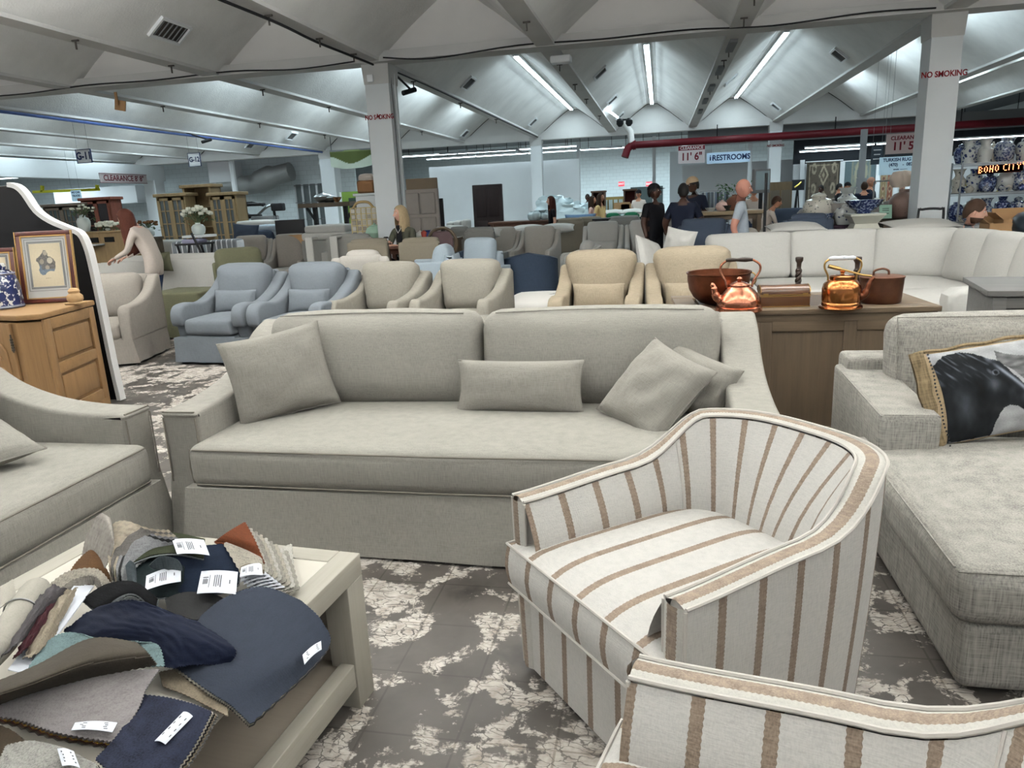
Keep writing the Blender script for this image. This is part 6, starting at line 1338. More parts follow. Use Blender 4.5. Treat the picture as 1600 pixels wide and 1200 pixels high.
# ductwork
DUCT=mat('duct_metal',(150,152,150),.5,.3)
t=thing('air_duct','big crumpled grey duct hanging before the left back wall','duct',(0,0,0)); g=G(); a=[tuple(at(x,y,31)) for x,y in ((345,290),(375,290),(400,287),(425,276),(455,268))]; g.tube(spl(a,5),[.35]*6+[.42]*5+[.5]*5+[.4]*5,14); g.o('duct',DUCT,t)
g=G(); q=at(352,269,31); g.rbox(tuple(q),(1.3,.7,.9),.05,n=2); g.o('plenum',HOUS,t)
g=G(); q=at(366,285,29.5); g.tube([(q.x,q.y,4.4),(q.x,q.y,.3)],.12,8); g.o('pipe',HOUS,t)
t=thing('air_duct','long pale duct under the low ceiling on the left','duct',(0,0,0)); g=G(); a=at(95,310,30);b=at(222,303,30); g.bar(a,b,.75); g.o('duct',HOUS,t,smooth=False)
t=thing('yellow_rail','yellow rail under the low ceiling on the left','rail',(0,0,0)); g=G(); a=at(52,300,26);b=at(155,296,26); g.bar(a,b,.10); g.bar(at(66,300,26),at(66,290,26),.1); g.bar(at(152,296,26),at(152,289,26),.1); g.o('rail',mat('yellow_paint',(200,196,40),.6),t,smooth=False)
# green banner
p_b=at(549,249,24).z
t=thing('green_banner','faded green and white banner sagging beside the left column','banner',tuple(at(549,249,24)))
def ban(u,v):
    s=v+.35*(2*u-1)**2*-.6+.1; return (84,94,54) if v>.62-.5*sin(pi*u)**2*.7 and v<.95 else ((176,186,172) if v<.9 else (130,144,98))
printed('banner_cloth',1.5,.6,40,20,ban,mat('banner_print',(200,200,200),.9,kind='attr'),t,surf=lambda u,v:((u-.5)*1.5,.05*sin(u*9),(v-.5)*.6+.10*(2*u-1)**2*(1-v)))
g=G(); g.tube([(-.75,.03,.30),(.75,.03,.30)],.03,6); g.tube([(-.7,.03,.3),(-.7,.03,ZR-p_b)],.015,5); g.tube([(.7,.03,.3),(.7,.03,ZR-p_b)],.015,5); g.o('banner_pole',GREYP,t)
# ================= right: porcelain shelves, stools, urns =================
CH=[mat('china_a',(186,190,188),.2,kind='china',c2=(34,48,96),sc=16,th=.62),mat('china_b',(150,156,162),.2,kind='china',c2=(50,62,96),sc=26,th=.75),mat('china_c',(196,198,194),.2,kind='china',c2=(40,52,92),sc=12,th=.5),mat('china_d',(120,134,160),.2,kind='china',c2=(26,38,80),sc=30,th=.85),mat('china_e',(192,188,176),.25,kind='china',c2=(96,100,96),sc=18,th=.5)]
CHROME=mat('chrome_wire',(150,154,156),.3,.9); GOLD=mat('gold_ornament',(186,168,90),.3,1)
PF={'ginger':[(.32,0),(.36,.05),(.5,.35),(.52,.6),(.42,.78),(.24,.84),(.24,.88),(.27,.89),(.22,.96),(.05,1.0),(.0,1.02)],'gu':[(.36,0),(.34,.08),(.38,.4),(.40,.55),(.26,.66),(.22,.74),(.30,.92),(.40,1)],'square':[(.38,0),(.42,.04),(.46,.5),(.44,.72),(.26,.80),(.22,.84),(.26,.96),(.30,1)],'moon':[(.30,0),(.48,.12),(.56,.42),(.54,.66),(.38,.84),(.2,.90),(.2,1)],'bowl':[(.4,0),(.42,.12),(.8,.5),(1.0,.92),(1.05,1),(.98,.98),(.75,.5),(0,.2)],'tureen':[(.5,0),(.52,.1),(.85,.3),(.95,.55),(.98,.6),(.7,.82),(.2,.92),(.08,1),(0,1.02)],'tea':[(.3,0),(.5,.1),(.62,.4),(.5,.7),(.3,.8),(.32,.84),(.08,.92),(.08,1),(0,1.02)]}
PC={}
def pot(label,loc,kind,h,m,grp=None,cat='vase',r=1.0,name=None):
    key=(kind,round(h,3),m.name,r)
    if key not in PC: g=G(); g.lathe([(a*h*r,b*h) for a,b in PF[kind]],22 if h>.2 else 16); PC[key]=g.mesh(name or 'porcelain_'+('bowl' if kind in('bowl','tureen') else 'vase'),m)
    return link(name or ('porcelain_bowl' if kind in('bowl','tureen') else 'porcelain_vase'),PC[key],None,label,loc,(0,0,random.uniform(0,6)),cat,grp)
YS=13.9; t=thing('wire_shelving','chrome wire shelving unit full of blue and white porcelain beside the right column','shelf',(0,0,0))
a=at(1496,257,YS); x0=a.x; x1=x0+2.6; ZS=[at(1500,y,YS).z for y in (257,303,347,372)]; ZS.append(.12)
for z in ZS:
    g=G(); 
    for y in (-.22,.22): g.bar((x0,YS+y,z),(x1,YS+y,z),.02); g.bar((x0,YS+y,z-.03),(x1,YS+y,z-.03),.012)
    for k in range(27): g.bar((x0+k*.1,YS-.22,z),(x0+k*.1,YS+.22,z),.006)
    g.o('shelf',CHROME,t,smooth=False)
for x in (x0,x0+1.28,x1):
    for y in (-.22,.22): g=G(); g.tube([(x,YS+y,0),(x,YS+y,ZS[0]+.03)],.016,8); g.o('post',CHROME,t)
L0=[('gu',.42,0,'flared-neck vase with blue branches, first on the top shelf'),('gu',.44,2,'flared-neck vase with a dark blue tree, second on the top shelf'),('moon',.42,1,'round grey-blue moon flask, third on the top shelf'),('ginger',.42,0,'lidded jar with dark blue band, fourth on the top shelf'),('moon',.40,3,'blue moon flask, fifth on the top shelf'),('gu',.42,2,'flared-neck vase, last on the top shelf')]
xs=[.15,.40,.68,1.0,1.28,1.56]
for (k,h,m,lab),x in zip(L0,xs): pot(lab,(x0+x,YS,ZS[0]+.012),k,h*.86,CH[m],r=.78)
for zi,items in ((1,[('tureen',.12,3,.12,.8),('tea',.14,4,.30,1),('moon',.26,3,.62,1.15),('tea',.13,1,.95,1),('tureen',.12,4,1.1,.8),('ginger',.2,4,1.42,1.1),('ginger',.34,1,1.7,.8),('moon',.3,0,2.1,1)]),(2,[('bowl',.12,4,.2,1.4),('ginger',.2,3,.55,1.3),('bowl',.10,1,.75,1.3),('moon',.2,0,1.0,1.1),('gu',.28,3,1.22,1.1),('bowl',.12,2,1.55,1.4),('ginger',.25,1,1.9,1),('gu',.27,0,2.3,1)]),(3,[('ginger',.24,3,.1,1.2),('ginger',.22,2,.4,1.3),('moon',.2,1,.75,1.1),('moon',.22,3,1.05,1.2),('ginger',.22,0,1.4,1.1),('bowl',.12,3,1.75,1.3),('moon',.2,1,2.1,1)]),(4,[('ginger',.5,3,.2,.9),('moon',.5,0,.75,1),('ginger',.55,2,1.3,.9),('moon',.5,1,1.9,1)])):
    zn={1:'second',2:'third',3:'fourth',4:'bottom'}[zi]; od=('first','second','third','fourth','fifth','sixth','seventh','eighth')
    for j,(k,h,m,x,r) in enumerate(items):
        lim=ZS[zi-1]-ZS[zi]-.05; hh=min(h,lim*.92)
        pot('%s %s, %s from the left on the %s shelf'%(('blue patterned','pale grey-blue','blue on white','deep blue','cream and grey')[[3,1,0,3,4].index(m) if 0 else {0:2,1:1,2:2,3:3,4:4}[m]],{'tureen':'tureen','tea':'lidded tea jar','moon':'round jar','ginger':'ginger jar','bowl':'bowl','gu':'flared vase'}[k],od[j],zn),(x0+x*.72,YS-.04,ZS[zi]+.012),k,hh*.9,CH[m],r=r*.72)
random.seed(21)
for zi in range(5):       # rear row, seen between and above the front pieces
    zn=('top','second','third','fourth','bottom')[zi]; lim=(ZS[zi-1]-ZS[zi]-.05) if zi else .42
    for j in range(9):
        k=('ginger','gu','moon','square','tea')[(j*2+zi)%5]; m=(3,1,4,0,3,2,1)[(j+zi*2)%7]
        pot('rear-row %s on the %s shelf, %s'%({'ginger':'ginger jar','gu':'flared vase','moon':'round jar','square':'square vase','tea':'lidded tea jar'}[k],zn,nth(j,9)),(x0+.09+.235*j,YS+.13,ZS[zi]+.012),k,min(.40,lim*.92)*random.uniform(.8,1),CH[m],r=.68)
for zi in (1,2,3):        # small front pieces
    zn=('top','second','third','fourth')[zi]
    for j in range(7):
        pot('small %s at the front edge of the %s shelf, %s'%(('bowl','tea jar')[j%2],zn,nth(j,7)),(x0+.16+.26*j,YS-.15,ZS[zi]+.012),('bowl','tea')[j%2],(.07,.12)[j%2],CH[(3,4,1,0)[(j+zi)%4]],r=(1.1,.8)[j%2])
for k,x in enumerate((.16,.34,.98)):
    t=thing('gold_candelabrum','small gold candelabrum on the second shelf, %s'%('far left','beside the far left one','behind the tea jar')[k],'ornament',(x0+x*.72,YS+.12,ZS[1]+.012)); g=G(); g.lathe([(.04,0),(.012,.02),(.012,.14),(.03,.16)],10); 
    for s in (-1,1): g.tube([(0,0,.10),(s*.05,0,.12),(s*.06,0,.18)],.01,6); g.lathe([(.018,.17),(.018,.2)],8,(s*.06,0,0))
    g.o('candelabrum',GOLD,t)
# dotted light sign
LED=mat('led_dot',(255,190,150),.5,emit=((255,150,96),7)); LEDB=mat('sign_dark_red',(70,24,16),.6)
t=thing('dotted_light_sign','glowing orange dotted BOHO CITY sign with a heart under the top shelf','sign',(x0+.26,YS-.20,ZS[0]-.17),0); t.scale=(.62,.62,.62)
FN={'B':('110','101','110','101','110'),'O':('010','101','101','101','010'),'H':('101','101','111','101','101'),'C':('011','100','100','100','011'),'I':('1','1','1','1','1'),'T':('111','010','010','010','010'),'Y':('101','101','010','010','010'),'h':('101','111','010','000','000'),' ':('0',)*5}
g=G(); x=0
for ch in 'BOHO CITYh':
    R_=FN[ch]
    for j,r in enumerate(R_):
        for i,c in enumerate(r):
            if c=='1': g.lathe([(0,-.011),(.010,-.006),(.012,0),(.010,.006),(0,.011)],6,(x+i*.033,-.012,.17-j*.036+x*.07))
    x+=.033*len(R_[0])+.03
g.o('dots',LED,t); g=G(); g.add([(-.03,.0,-.02),(x*.9,.0,.03),(x*.9,0,.24),(-.03,0,.20)],[(0,1,2,3),(3,2,1,0)]); g.box((x*.43,.006,.10),(x*.86,.01,.20)); g.o('backing',LEDB,t,smooth=False)
# boxes on the right
def carton(label,x,y,Y,w,d,h,z=None,rz=0,flaps=True):
    p=at(x,y,Y); z0=p.z-h if z is None else z; t=thing('cardboard_box',label,'box',(p.x,Y,z0),rz)
    g=G(); T=.012
    for c,s in (((0,-d/2,h/2),(w,T,h)),((0,d/2,h/2),(w,T,h)),((-w/2,0,h/2),(T,d,h)),((w/2,0,h/2),(T,d,h)),((0,0,T/2),(w,d,T))): g.box(c,s)
    g.o('box_wall',CARD,t,smooth=False)
    if flaps:
        for s,ax in ((-1,'x'),(1,'x'),(1,'y')):
            g=G(); M=(Matrix.Translation((s*w/2,0,h))@Matrix.Rotation(s*RAD(50),4,'Y')) if ax=='x' else (Matrix.Translation((0,d/2,h))@Matrix.Rotation(-RAD(25),4,'X')); g.box((0,0,d*.2),(T,d,d*.4) if ax=='x' else (w,T,d*.4),M); g.o('flap',CARD,t,smooth=False)
    else: g=G(); g.box((0,0,h),(w,d,T)); g.box((0,0,h+.008),(.05,d,.004)); g.o('lid',CARD,t,smooth=False)
    return t
def table(label,x0,x1,Y,z,d=.8,m=None,leg=None,name='table',y0=None,th=.05,lg=.07,xa=None,xb=None):
    a=at(x0,y0 or 340,Y); b=at(x1,y0 or 340,Y); w=b.x-a.x; t=thing(name,label,'table',((a.x+b.x)/2,Y+d/2,0)); m=m or BRWX
    g=G(); g.rbox((0,0,z-th/2),(w,d,th),.006,n=1); g.o('top',m,t)
    g=G(); g.box((0,0,z-th-.04),(w-.2,d-.15,.08)); g.o('apron',leg or m,t,smooth=False)
    for sx in (-1,1):
        for sy in (-1,1): g=G(); g.box((sx*(w/2-.08),sy*(d/2-.08),(z-th)/2),(lg,lg,z-th)); g.o('leg',leg or m,t,smooth=False)
    return t,a.x,b.x
p=at(1585,343,12.1); t,_,_=table('packing table with opened cartons at the right edge',1560,1640,12.3,p.z-.25,.7,CARD,GREYP)
carton('open cardboard carton at the right edge, larger one',1592,340,12.4,.55,.4,.25,z=p.z-.25+.0); carton('open cardboard carton behind the bearded man',1562,350,12.35,.40,.35,.2,z=p.z-.25)
p=at(1598,355,12.2); pot('dark teal beaded vase at the extreme right edge',(p.x+.12,12.2,p.z-.25 if 0 else p.z-.22),'moon',.5,mat('dark_beads',(30,40,48),.3,kind='china',c2=(90,110,120),sc=60,th=.3))
t=thing('stand','dark plinth under the beaded vase at the right edge','stand',(p.x+.12,12.2,0)); g=G(); g.lathe([(.22,0),(.2,.05),(.14,.1),(.14,p.z-.32),(.22,p.z-.23)],16); g.o('plinth',BLACK,t)
# hand cart
p=at(1457,327,11.9); t=thing('hand_cart','empty grey hand cart with a black rounded push bar before the right column','cart',(p.x,11.95,0)); zt=p.z
g=G(); g.tube(spl([(-.17,0,.2),(-.17,0,zt-.08),(-.12,0,zt),(.12,0,zt),(.17,0,zt-.08),(.17,0,.2)],5),.018,8); g.o('push_bar',BLACK,t); g=G(); g.rbox((0,-.25,.22),(.5,.7,.04),.01,n=1); g.o('deck',GREYP,t)
g=G(); g.bar((-.15,0,zt-.16),(.15,0,zt-.16),.05,.02); g.o('cross_plate',GREYP,t)
for sx in (-1,1):
    for y in (0,-.5): g=G(); g.tube([(sx*.2-.02,y,.09),(sx*.2+.02,y,.09)],.09,14); g.o('wheel',BLACK,t)
# porcelain garden stool (pedestal) and neighbours
GST=mat('cream_glaze',(206,204,190),.25); 
p=at(1356,334,12.2); zz=p.z; t=thing('ceramic_pedestal','cream glazed garden pedestal with fretwork openings and a flared square top','pedestal',(p.x,12.4,0))
g=G(); 
def sq(s0,s1,z0,z1,n=1): g.add([(-s0,-s0,z0),(s0,-s0,z0),(s0,s0,z0),(-s0,s0,z0),(-s1,-s1,z1),(s1,-s1,z1),(s1,s1,z1),(-s1,s1,z1)],[(0,3,2,1),(4,5,6,7),(0,1,5,4),(1,2,6,5),(2,3,7,6),(3,0,4,7)])
sq(.24,.20,0,.1); sq(.19,.19,.1,zz-.30); sq(.21,.21,zz-.30,zz-.22); sq(.19,.16,zz-.22,zz-.15); sq(.16,.24,zz-.15,zz-.03); sq(.25,.25,zz-.03,zz); g.o('body',GST,t,smooth=False)
g=G(); f=-.193
for (a,b,c,d) in ((0,-.34,.20,.02),(0,-.52,.20,.02),(-.1,-.43,.02,.18),(.1,-.43,.02,.18),(0,-.43,.02,.12),(-.05,-.40,.06,.02),(.05,-.40,.06,.02),(-.05,-.47,.02,.05),(.05,-.47,.02,.05)): g.box((a,f,zz+b),(c,.008,d))
g.o('fretwork',SHADOW,t,'dark fretwork openings')
pot('wide blue and white bowl on the cream pedestal',(p.x+.0,12.45,zz+.002),'bowl',.20,CH[3],r=1.35,cat='bowl')
t,xa,xb=table('dark cloth-covered table crowded with urns left of the cream pedestal',1262,1330,12.9,.98,.9,mat('plum_cloth',(44,30,42),.9),mat('plum_cloth',(44,30,42),.9))
g=G(); g.box((0,0,.48),((xb-xa)*.96,.84,.94)); g.o('cloth',mat('plum_cloth',(44,30,42),.9),t,smooth=False)
UR=mat('grey_relief_urn',(120,116,112),.5,kind='china',c2=(60,56,54),sc=22,th=.45)
pot('pale floral ginger jar with domed lid left of the relief urns',(at(1281,320,13.1).x,13.2,.985),'ginger',.52,CH[4],r=.9)
pot('grey relief urn, larger one beside the blue bowl',(at(1312,320,13.1).x,13.2,.985),'bowl',.34,UR,r=.7,cat='urn'); pot('grey relief urn behind the pale floral jar',(at(1297,320,13.6).x,13.6,.985),'moon',.42,UR,r=.8,cat='urn')
random.seed(8); XA,XB=xa,xb
for j,(k,h,m) in enumerate((('moon',.30,UR),('bowl',.20,CH[1]),('tureen',.2,CH[4]),('ginger',.34,CH[2]),('bowl',.16,CH[4]),('moon',.26,UR),('tureen',.18,CH[0]))):
    pot('%s on the dark cloth-covered table, %s'%(('round grey urn','grey-blue bowl','cream tureen','pale ginger jar','cream bowl','small round grey urn','blue flecked tureen')[j],nth(j,7)),(XA+.1+(XB-XA+.3)*j/6,13.02 if j%2 else 13.62,.985),k,h,m,r=.9,cat='urn')
t,xa,xb=table('table of white platters and tureens behind the cream pedestal',1300,1405,15.6,1.10,1.2,mat('plum_cloth',(44,30,42),.9))
W_T=[mat('white_china',(200,200,196),.2),CH[4],CH[2]]
random.seed(11)
lab2=('under the left of the broad navy figures','near the left end','beside the tall vase','in the middle','right of the middle','near the right end','at the right end')
for j in range(7):
    x=xa+.15+(xb-xa-.3)*j/6; pot('white %s on the rear porcelain table, %s'%(('tureen','platter stack','ginger jar')[j%3],lab2[j]),(x,15.8+(j%2)*.3,1.102),('tureen','bowl','ginger')[j%3],(.17,.10,.24)[j%3],W_T[j%3],r=(1,1.4,1)[j%3],cat='tureen')
pot('tall pale vase with a red figure on the rear porcelain table',(at(1330,300,15.9).x,16.2,1.102),'gu',.46,CH[2])
t,xa,xb=table('tan wooden table with figurines in front of the right column',1378,1436,13.2,1.02,.8,BRWX)
WK=mat('woven_urn',(104,84,76),.5,kind='china',c2=(36,26,24),sc=26,th=.42)
pot('large dark brown scale-patterned urn left of the right column',(at(1421,330,13.0).x,13.35,1.022),'moon',.48,WK,r=.82,cat='urn')
for k,x in enumerate((1385,1396,1404)): pot('small grey porcelain figure group on the tan table, %s'%('left','middle','right')[k],(at(x,320,13.4).x,13.7,1.022),('tea','ginger','tea')[k],.26+.04*k,UR,cat='figurine')
t=thing('green_price_card','pale green price card leaning on the tan table','card',(at(1384,345,13.1).x,13.15,1.16),0,rot=(RAD(-12),0,0)); g=G(); g.box((0,0,0),(.19,.008,.22)); g.o('card',mat('mint_card',(150,186,166),.8),t,smooth=False); g=G(); [g.box((0,-.006,q),(.1,.002,.01)) for q in (.05,.02,-.03)]; g.o('print',INK,t,smooth=False)
p=at(1406,292,15.2); t=thing('metal_display_frame','thin metal display frame with pale lamp shades above the porcelain','frame',(p.x,15.3,0))
for x in (-.42,.42):
    g=G(); g.bar((x,0,0),(x,0,p.z+.12),.025); g.o('upright',GREYP,t,smooth=False)
g=G(); g.bar((-.42,0,p.z+.12),(.42,0,p.z+.12),.025); g.o('rail',GREYP,t,smooth=False)
SHD=mat('pale_shade',(214,196,180),.8)
for k,(x,y) in enumerate(((1404,279),(1413,278))):
    q=at(x,y,15.25); t=thing('lamp_shade','cream rounded lamp shade on the metal display frame, %s one'%('left','right')[k],'lamp shade',tuple(q)); g=G(); g.lathe([(.09,-.16),(.14,-.1),(.15,.02),(.10,.12),(0,.14)],16); g.o('shade',SHD,t)
# rugs
def rugfn(kind):
    def f(u,v):
        x=abs(u-.5)*2; y=abs(v-.5)*2; n=6*nz(u*60,v*60,2)
        if kind=='brown':
            c=(92,84,74)
            if x>.86 or y>.93: c=(74,68,60)
            elif x>.78 or y>.88: c=(140,130,112)
            for cx,cy,r in ((.5,.80,.15),(.5,.42,.16),(.5,.08,.12)):
                d=abs(u-cx)/1.0+abs(v-cy)*.9
                if d<r: c=(156,146,126) if d>r*.66 else ((96,86,76) if d>r*.3 else (150,140,120))
            for cx,cy in ((.22,.60),(.78,.60),(.2,.25),(.8,.25),(.22,.9),(.8,.9)):
                d=math.hypot(u-cx,(v-cy)*.8); 
                if d<.07: c=(150,140,122) if d>.03 else (100,92,80)
            if nz(u*14,v*14,6)>.32: c=tuple(q*.8 for q in c)
        elif kind=='blue':
            c=(92,108,112)
            if x<.55:
                c=(128,130,118) if (abs(x-.5)<.05 or nz(u*10,v*10,1)>.1) else (106,118,116)
            for cy in (.82,.45,.1):
                d=math.hypot((u-.5)*1.1,(v-cy)); 
                if d<.2: c=(150,148,128) if d>.13 else ((96,104,106) if d>.08 else (128,124,108))
            if x>.9: c=(84,100,106)
        else:
            c=(112,66,54) if kind=='red' else (118,104,78)
            yy=(v*5)%1; d=abs(u-.5)*1.2+abs(yy-.5)
            if d<.42: c=(160,140,116) if d>.28 else (96,64,56)
            if x>.84: c=(150,136,112)
        return tuple(q+n for q in c)
    return f
RUGM=mat('rug_pile',(200,200,200),.95,kind='attr')
def rug(label,x0,x1,yt,Y,h,kind,nx,ny):
    a=at(x0,yt,Y); b=at(x1,yt,Y); w=b.x-a.x; t=thing('hanging_rug',label,'rug',((a.x+b.x)/2,Y,a.z-h)); g=G(); g.rbox((0,.012,h/2),(w,.015,h),.005,n=1); g.o('backing',mat('rug_back',(90,84,76),.95),t)
    printed('pile',w,h,nx,ny,rugfn(kind),RUGM,t,(0,-.002,h/2)); g=G(); g.tube([(-w/2-.05,0,h+.02),(w/2+.05,0,h+.02)],.02,6); g.o('rod',HOUS,t)
    g=G(); [g.box((-w/2+w*(k+.5)/16,0,-.04),(.02,.006,.08)) for k in range(16)]; g.o('fringe',WSIGN,t,smooth=False)
rug('large brown medallion rug hanging on the right display wall',1261,1315,254,31.25,2.5,'brown',60,90); rug('pale blue-grey rug with round medallions beside the brown rug',1319,1374,253,31.25,2.5,'blue',56,90)
rug('narrow beige patterned rug beside the column, left of the red one',1377,1386,271,31.25,1.9,'tan',14,50); rug('narrow red patterned rug right of the beige one',1387,1397,271,31.25,1.9,'red',14,50); rug('narrow red patterned rug behind the lamp shades',1407,1416,271,31.25,1.9,'red',14,50)
for x,y in ((1254,250),(1317,252),(1373,255)): 
    q=at(x,y,31.2); g=G(); g.box((q.x,31.2,q.z/2),(.16,.08,q.z)); g.o('trim_4',WHITE,None,'slim white post of the rug display wall',smooth=False,kind='structure')
t=thing('steel_post','grey steel post standing before the pale blue rug','post',(at(1351,300,24).x,24.5,0)); g=G(); g.box((0,0,1.6),(.16,.16,3.2)); g.o('post',GREYP,t,smooth=False); g=G(); g.box((0,-.1,.9),(.3,.1,1.8)); g.o('sleeve',GREYP,t,smooth=False)
# ================= centre back =================
# lean-to boards by the left column
def board(name,label,cat,x0,x1,yt,Y,m,th=.05,tilt=0,parts=None,zb=0):
    a=at(x0,yt,Y); b=at(x1,yt,Y); w=b.x-a.x; h=a.z-zb; t=thing(name,label,cat,((a.x+b.x)/2,Y,zb),0,rot=(RAD(-tilt),0,0)); g=G(); g.rbox((0,0,h/2),(w,th,h),.01,n=1); g.o('panel',m,t); return t,w,h
board('brown_board','tall brown board leaning behind the white column','board',634,683,280,14.2,mat('brown_board',(118,104,86),.9),.04)
t,w_,h_=board('quilted_panel','grey upholstered panel in front of the tall brown board','panel',630,684,297,13.9,mat('grey_quilt',(150,142,136),.95,kind='fabric',ct=.05),.10)
g=G()
for i in range(2):
    for j in range(4): g.rbox((-w_*.24+i*w_*.46,-.06,h_*(.14+.24*j)),(w_*.42,.05,h_*.21),.02,(0,.01,0),n=2)
g.o('tufted_squares',mat('grey_quilt',(150,142,136),.95,kind='fabric',ct=.05),t)
board('dark_mirror','narrow dark-framed mirror edge beside the grey panel','mirror',686,692,310,14.4,BLACK,.05)
DW=mat('dark_espresso_wood',(34,24,24),.5,kind='wood',ax=2,ct=.3)
p=at(757,288,19); t=thing('dark_armoire','dark brown two-panel door propped upright before the white partition','door',(p.x,19.3,0)); wD=at(781,300,19).x-at(734,300,19).x; g=G(); g.rbox((0,0,p.z/2),(wD,.12,p.z),.02,n=1); g.o('slab',DW,t)
for z,hh in ((p.z*.30,p.z*.5),(p.z*.78,p.z*.36)):
    for s in (-1,1): g=G(); g.rbox((s*wD*.22,-.065,z),(wD*.36,.02,hh),.01,n=1); g.o('panel',DW,t)
for k in range(4): g=G(); g.bar((wD*.05,-.08,p.z*(.12+.18*k)),(wD*.4,-.08,p.z*(.22+.18*k)),.02); g.o('cross_brace',DW,t) if k==1 else None
# sample rack and the cabinet with basket
p=at(562,285,13.3); xw=at(543,300,13.3).x; xe=at(584,300,13.3).x; t=thing('white_cabinet','tall narrow white cabinet left of the white column, basket on top','cabinet',((xw+xe)/2,13.9,0)); hC=at(562,306,13.5).z
g=G(); g.rbox((0,0,hC/2),(xe-xw,.5,hC),.01,n=1); g.o('carcass',HOUS,t); g=G(); g.rbox((0,0,hC+.02),(xe-xw+.08,.56,.05),.01,n=1); g.o('cornice',HOUS,t)
t2=thing('wicker_basket','brown wicker basket with cream cloth on top of the white cabinet','basket',((xw+xe)/2-.05,13.8,hC+.046)); WKR=mat('wicker',(122,88,58),.8,kind='china',c2=(80,54,36),sc=30,th=.4)
g=G(); g.rbox((0,0,.12),(.34,.3,.24),.04,n=3); g.o('basket',WKR,t2); g=G(); g.rbox((0,0,.28),(.3,.24,.12),.055,(0,0,.03),n=3); g.o('cloth',CRM,t2)
t3=thing('wooden_plank','orange-brown wooden plank standing on the white cabinet against the column','plank',(xe-.04,13.75,hC+.046)); g=G(); g.rbox((0,0,.42),(.15,.05,.84),.01,n=1); g.o('plank',mat('orange_wood',(166,116,62),.6,kind='wood',ax=2),t3)
rk=thing('sample_rack','wall rack of square colour samples in front of the tall white cabinet','rack',((xw+xe)/2-.0,13.35,.75)); RW_=xe-xw; hR=at(562,325,13.3).z-.75
g=G(); 
for k in range(6): g.bar((-RW_/2+RW_*k/5,0,-.75+.0),(-RW_/2+RW_*k/5,0,hR),.02)
for k in range(9): g.bar((-RW_/2,0,hR*k/8),(RW_/2,0,hR*k/8),.02)
g.o('rack_frame',mat('cream_metal',(204,186,140),.6),rk,smooth=False)
g=G(); g.tube(spl([(-.2,0,hR),(-.12,0,hR+.09),(0,0,hR+.11),(.12,0,hR+.09),(.2,0,hR)],5),.025,8); g.o('crest',mat('tan_crest',(176,150,104),.6),rk)
random.seed(5); g=G(); g.box((0,0,0),(RW_/5-.035,.012,hR/8-.035)); tm={}
TONES=[(206,200,190),(190,182,168),(170,160,144),(150,140,126),(128,120,108),(108,104,96),(84,80,76),(60,56,52)]
for j in range(8):
    for i in range(5):
        c=TONES[min(7,max(0,7-j+random.randint(-1,1)))] if (i+j)%4 else TONES[0]
        if c not in tm: tm[c]=g.mesh('sample',mat('sample_%d'%c[0],c,.8),False)
        link('sample',tm[c],rk,None,(-RW_/2+RW_*(i+.5)/5,-.012,hR*(j+.5)/8))
p=at(588,352,13); pot('pale green canister at the foot of the sample rack',(p.x,12.9,p.z-.24),'tea',.28,mat('mint_can',(150,178,158),.6),cat='canister',name='green_canister'); 
t=thing('small_plinth','small white plinth under the pale green canister','plinth',(p.x,12.9,0)); g=G(); g.box((0,0,(p.z-.24)/2),(.24,.24,p.z-.24)); g.o('plinth',HOUS,t,smooth=False)
# small table with cup by the blonde woman
p=at(606,385,11.5); t,_,_=table('small brown desk between the two khaki armchairs with a cup on it',592,640,11.45,p.z,.45,mat('dark_walnut',(88,60,48),.5,kind='wood',ax=0))
c=at(603,380,11.6); t=thing('paper_cup','white paper cup with a dark lid on the small brown desk','cup',(c.x,11.62,p.z+.002)); g=G(); g.lathe([(.03,0),(.042,.12)],14); g.o('cup',PAPER,t); g=G(); g.lathe([(.045,.12),(.045,.135),(.03,.15)],14); g.o('lid',BLACK,t)
t=thing('work_desk','low work desk behind the right khaki armchair with bottles on it','table',(at(665,370,13.3).x+.2,13.35,0)); g=G(); g.box((0,0,.98),(.9,.4,.05)); g.o('top',BRWX,t,smooth=False)
for sx in (-1,1): g=G(); g.box((sx*.4,0,.48),(.05,.35,.95)); g.o('leg',BRWN,t,smooth=False)
for k,(x,c,lab) in enumerate(((655,(210,206,200),'white tub on the work desk'),(661,(150,60,50),'red round jar on the work desk'),(667,(50,60,110),'blue bottle on the work desk'))):
    q=at(x,360,13.3); pot(lab,(q.x,13.35,1.007),('tea','moon','gu')[k],.15,mat('tub_%d'%k,c,.5),cat='bottle',name='desk_bottle')
# round-back wooden chair
p=at(692,355,12.6); t=thing('oval_back_chair','dark oval-backed wooden chair right of the blonde woman','chair',(p.x,12.5,0)); zt=p.z; g=G(); g.tube([(.26*cos(a),0,zt-.27+.26*sin(a)) for a in [k*pi/12 for k in range(24)]],.03,8,closed=True); g.o('back_frame',BRWN,t)
g=G(); g.rbox((0,0,zt-.27),(.42,.06,.42),.03,n=3,warp=lambda x,y,z:(x*(1-.3*(z/.21)**2),y,z)); g.o('back_pad',mat('mauve_leather',(84,66,68),.6),t); g=G(); g.rbox((0,-.25,.62),(.5,.5,.1),.04,n=2); g.o('seat',mat('pink_cushion',(206,184,178),.8),t)
for sx in (-1,1):
    for y in (-.42,-.04): g=G(); g.bar((sx*.2,y,0),(sx*.2,y,.58),.04); g.o('leg',BRWN,t,smooth=False)
    g=G(); g.bar((sx*.2,0,.58),(sx*.2,0,zt-.4),.04); g.o('back_post',BRWN,t,smooth=False)
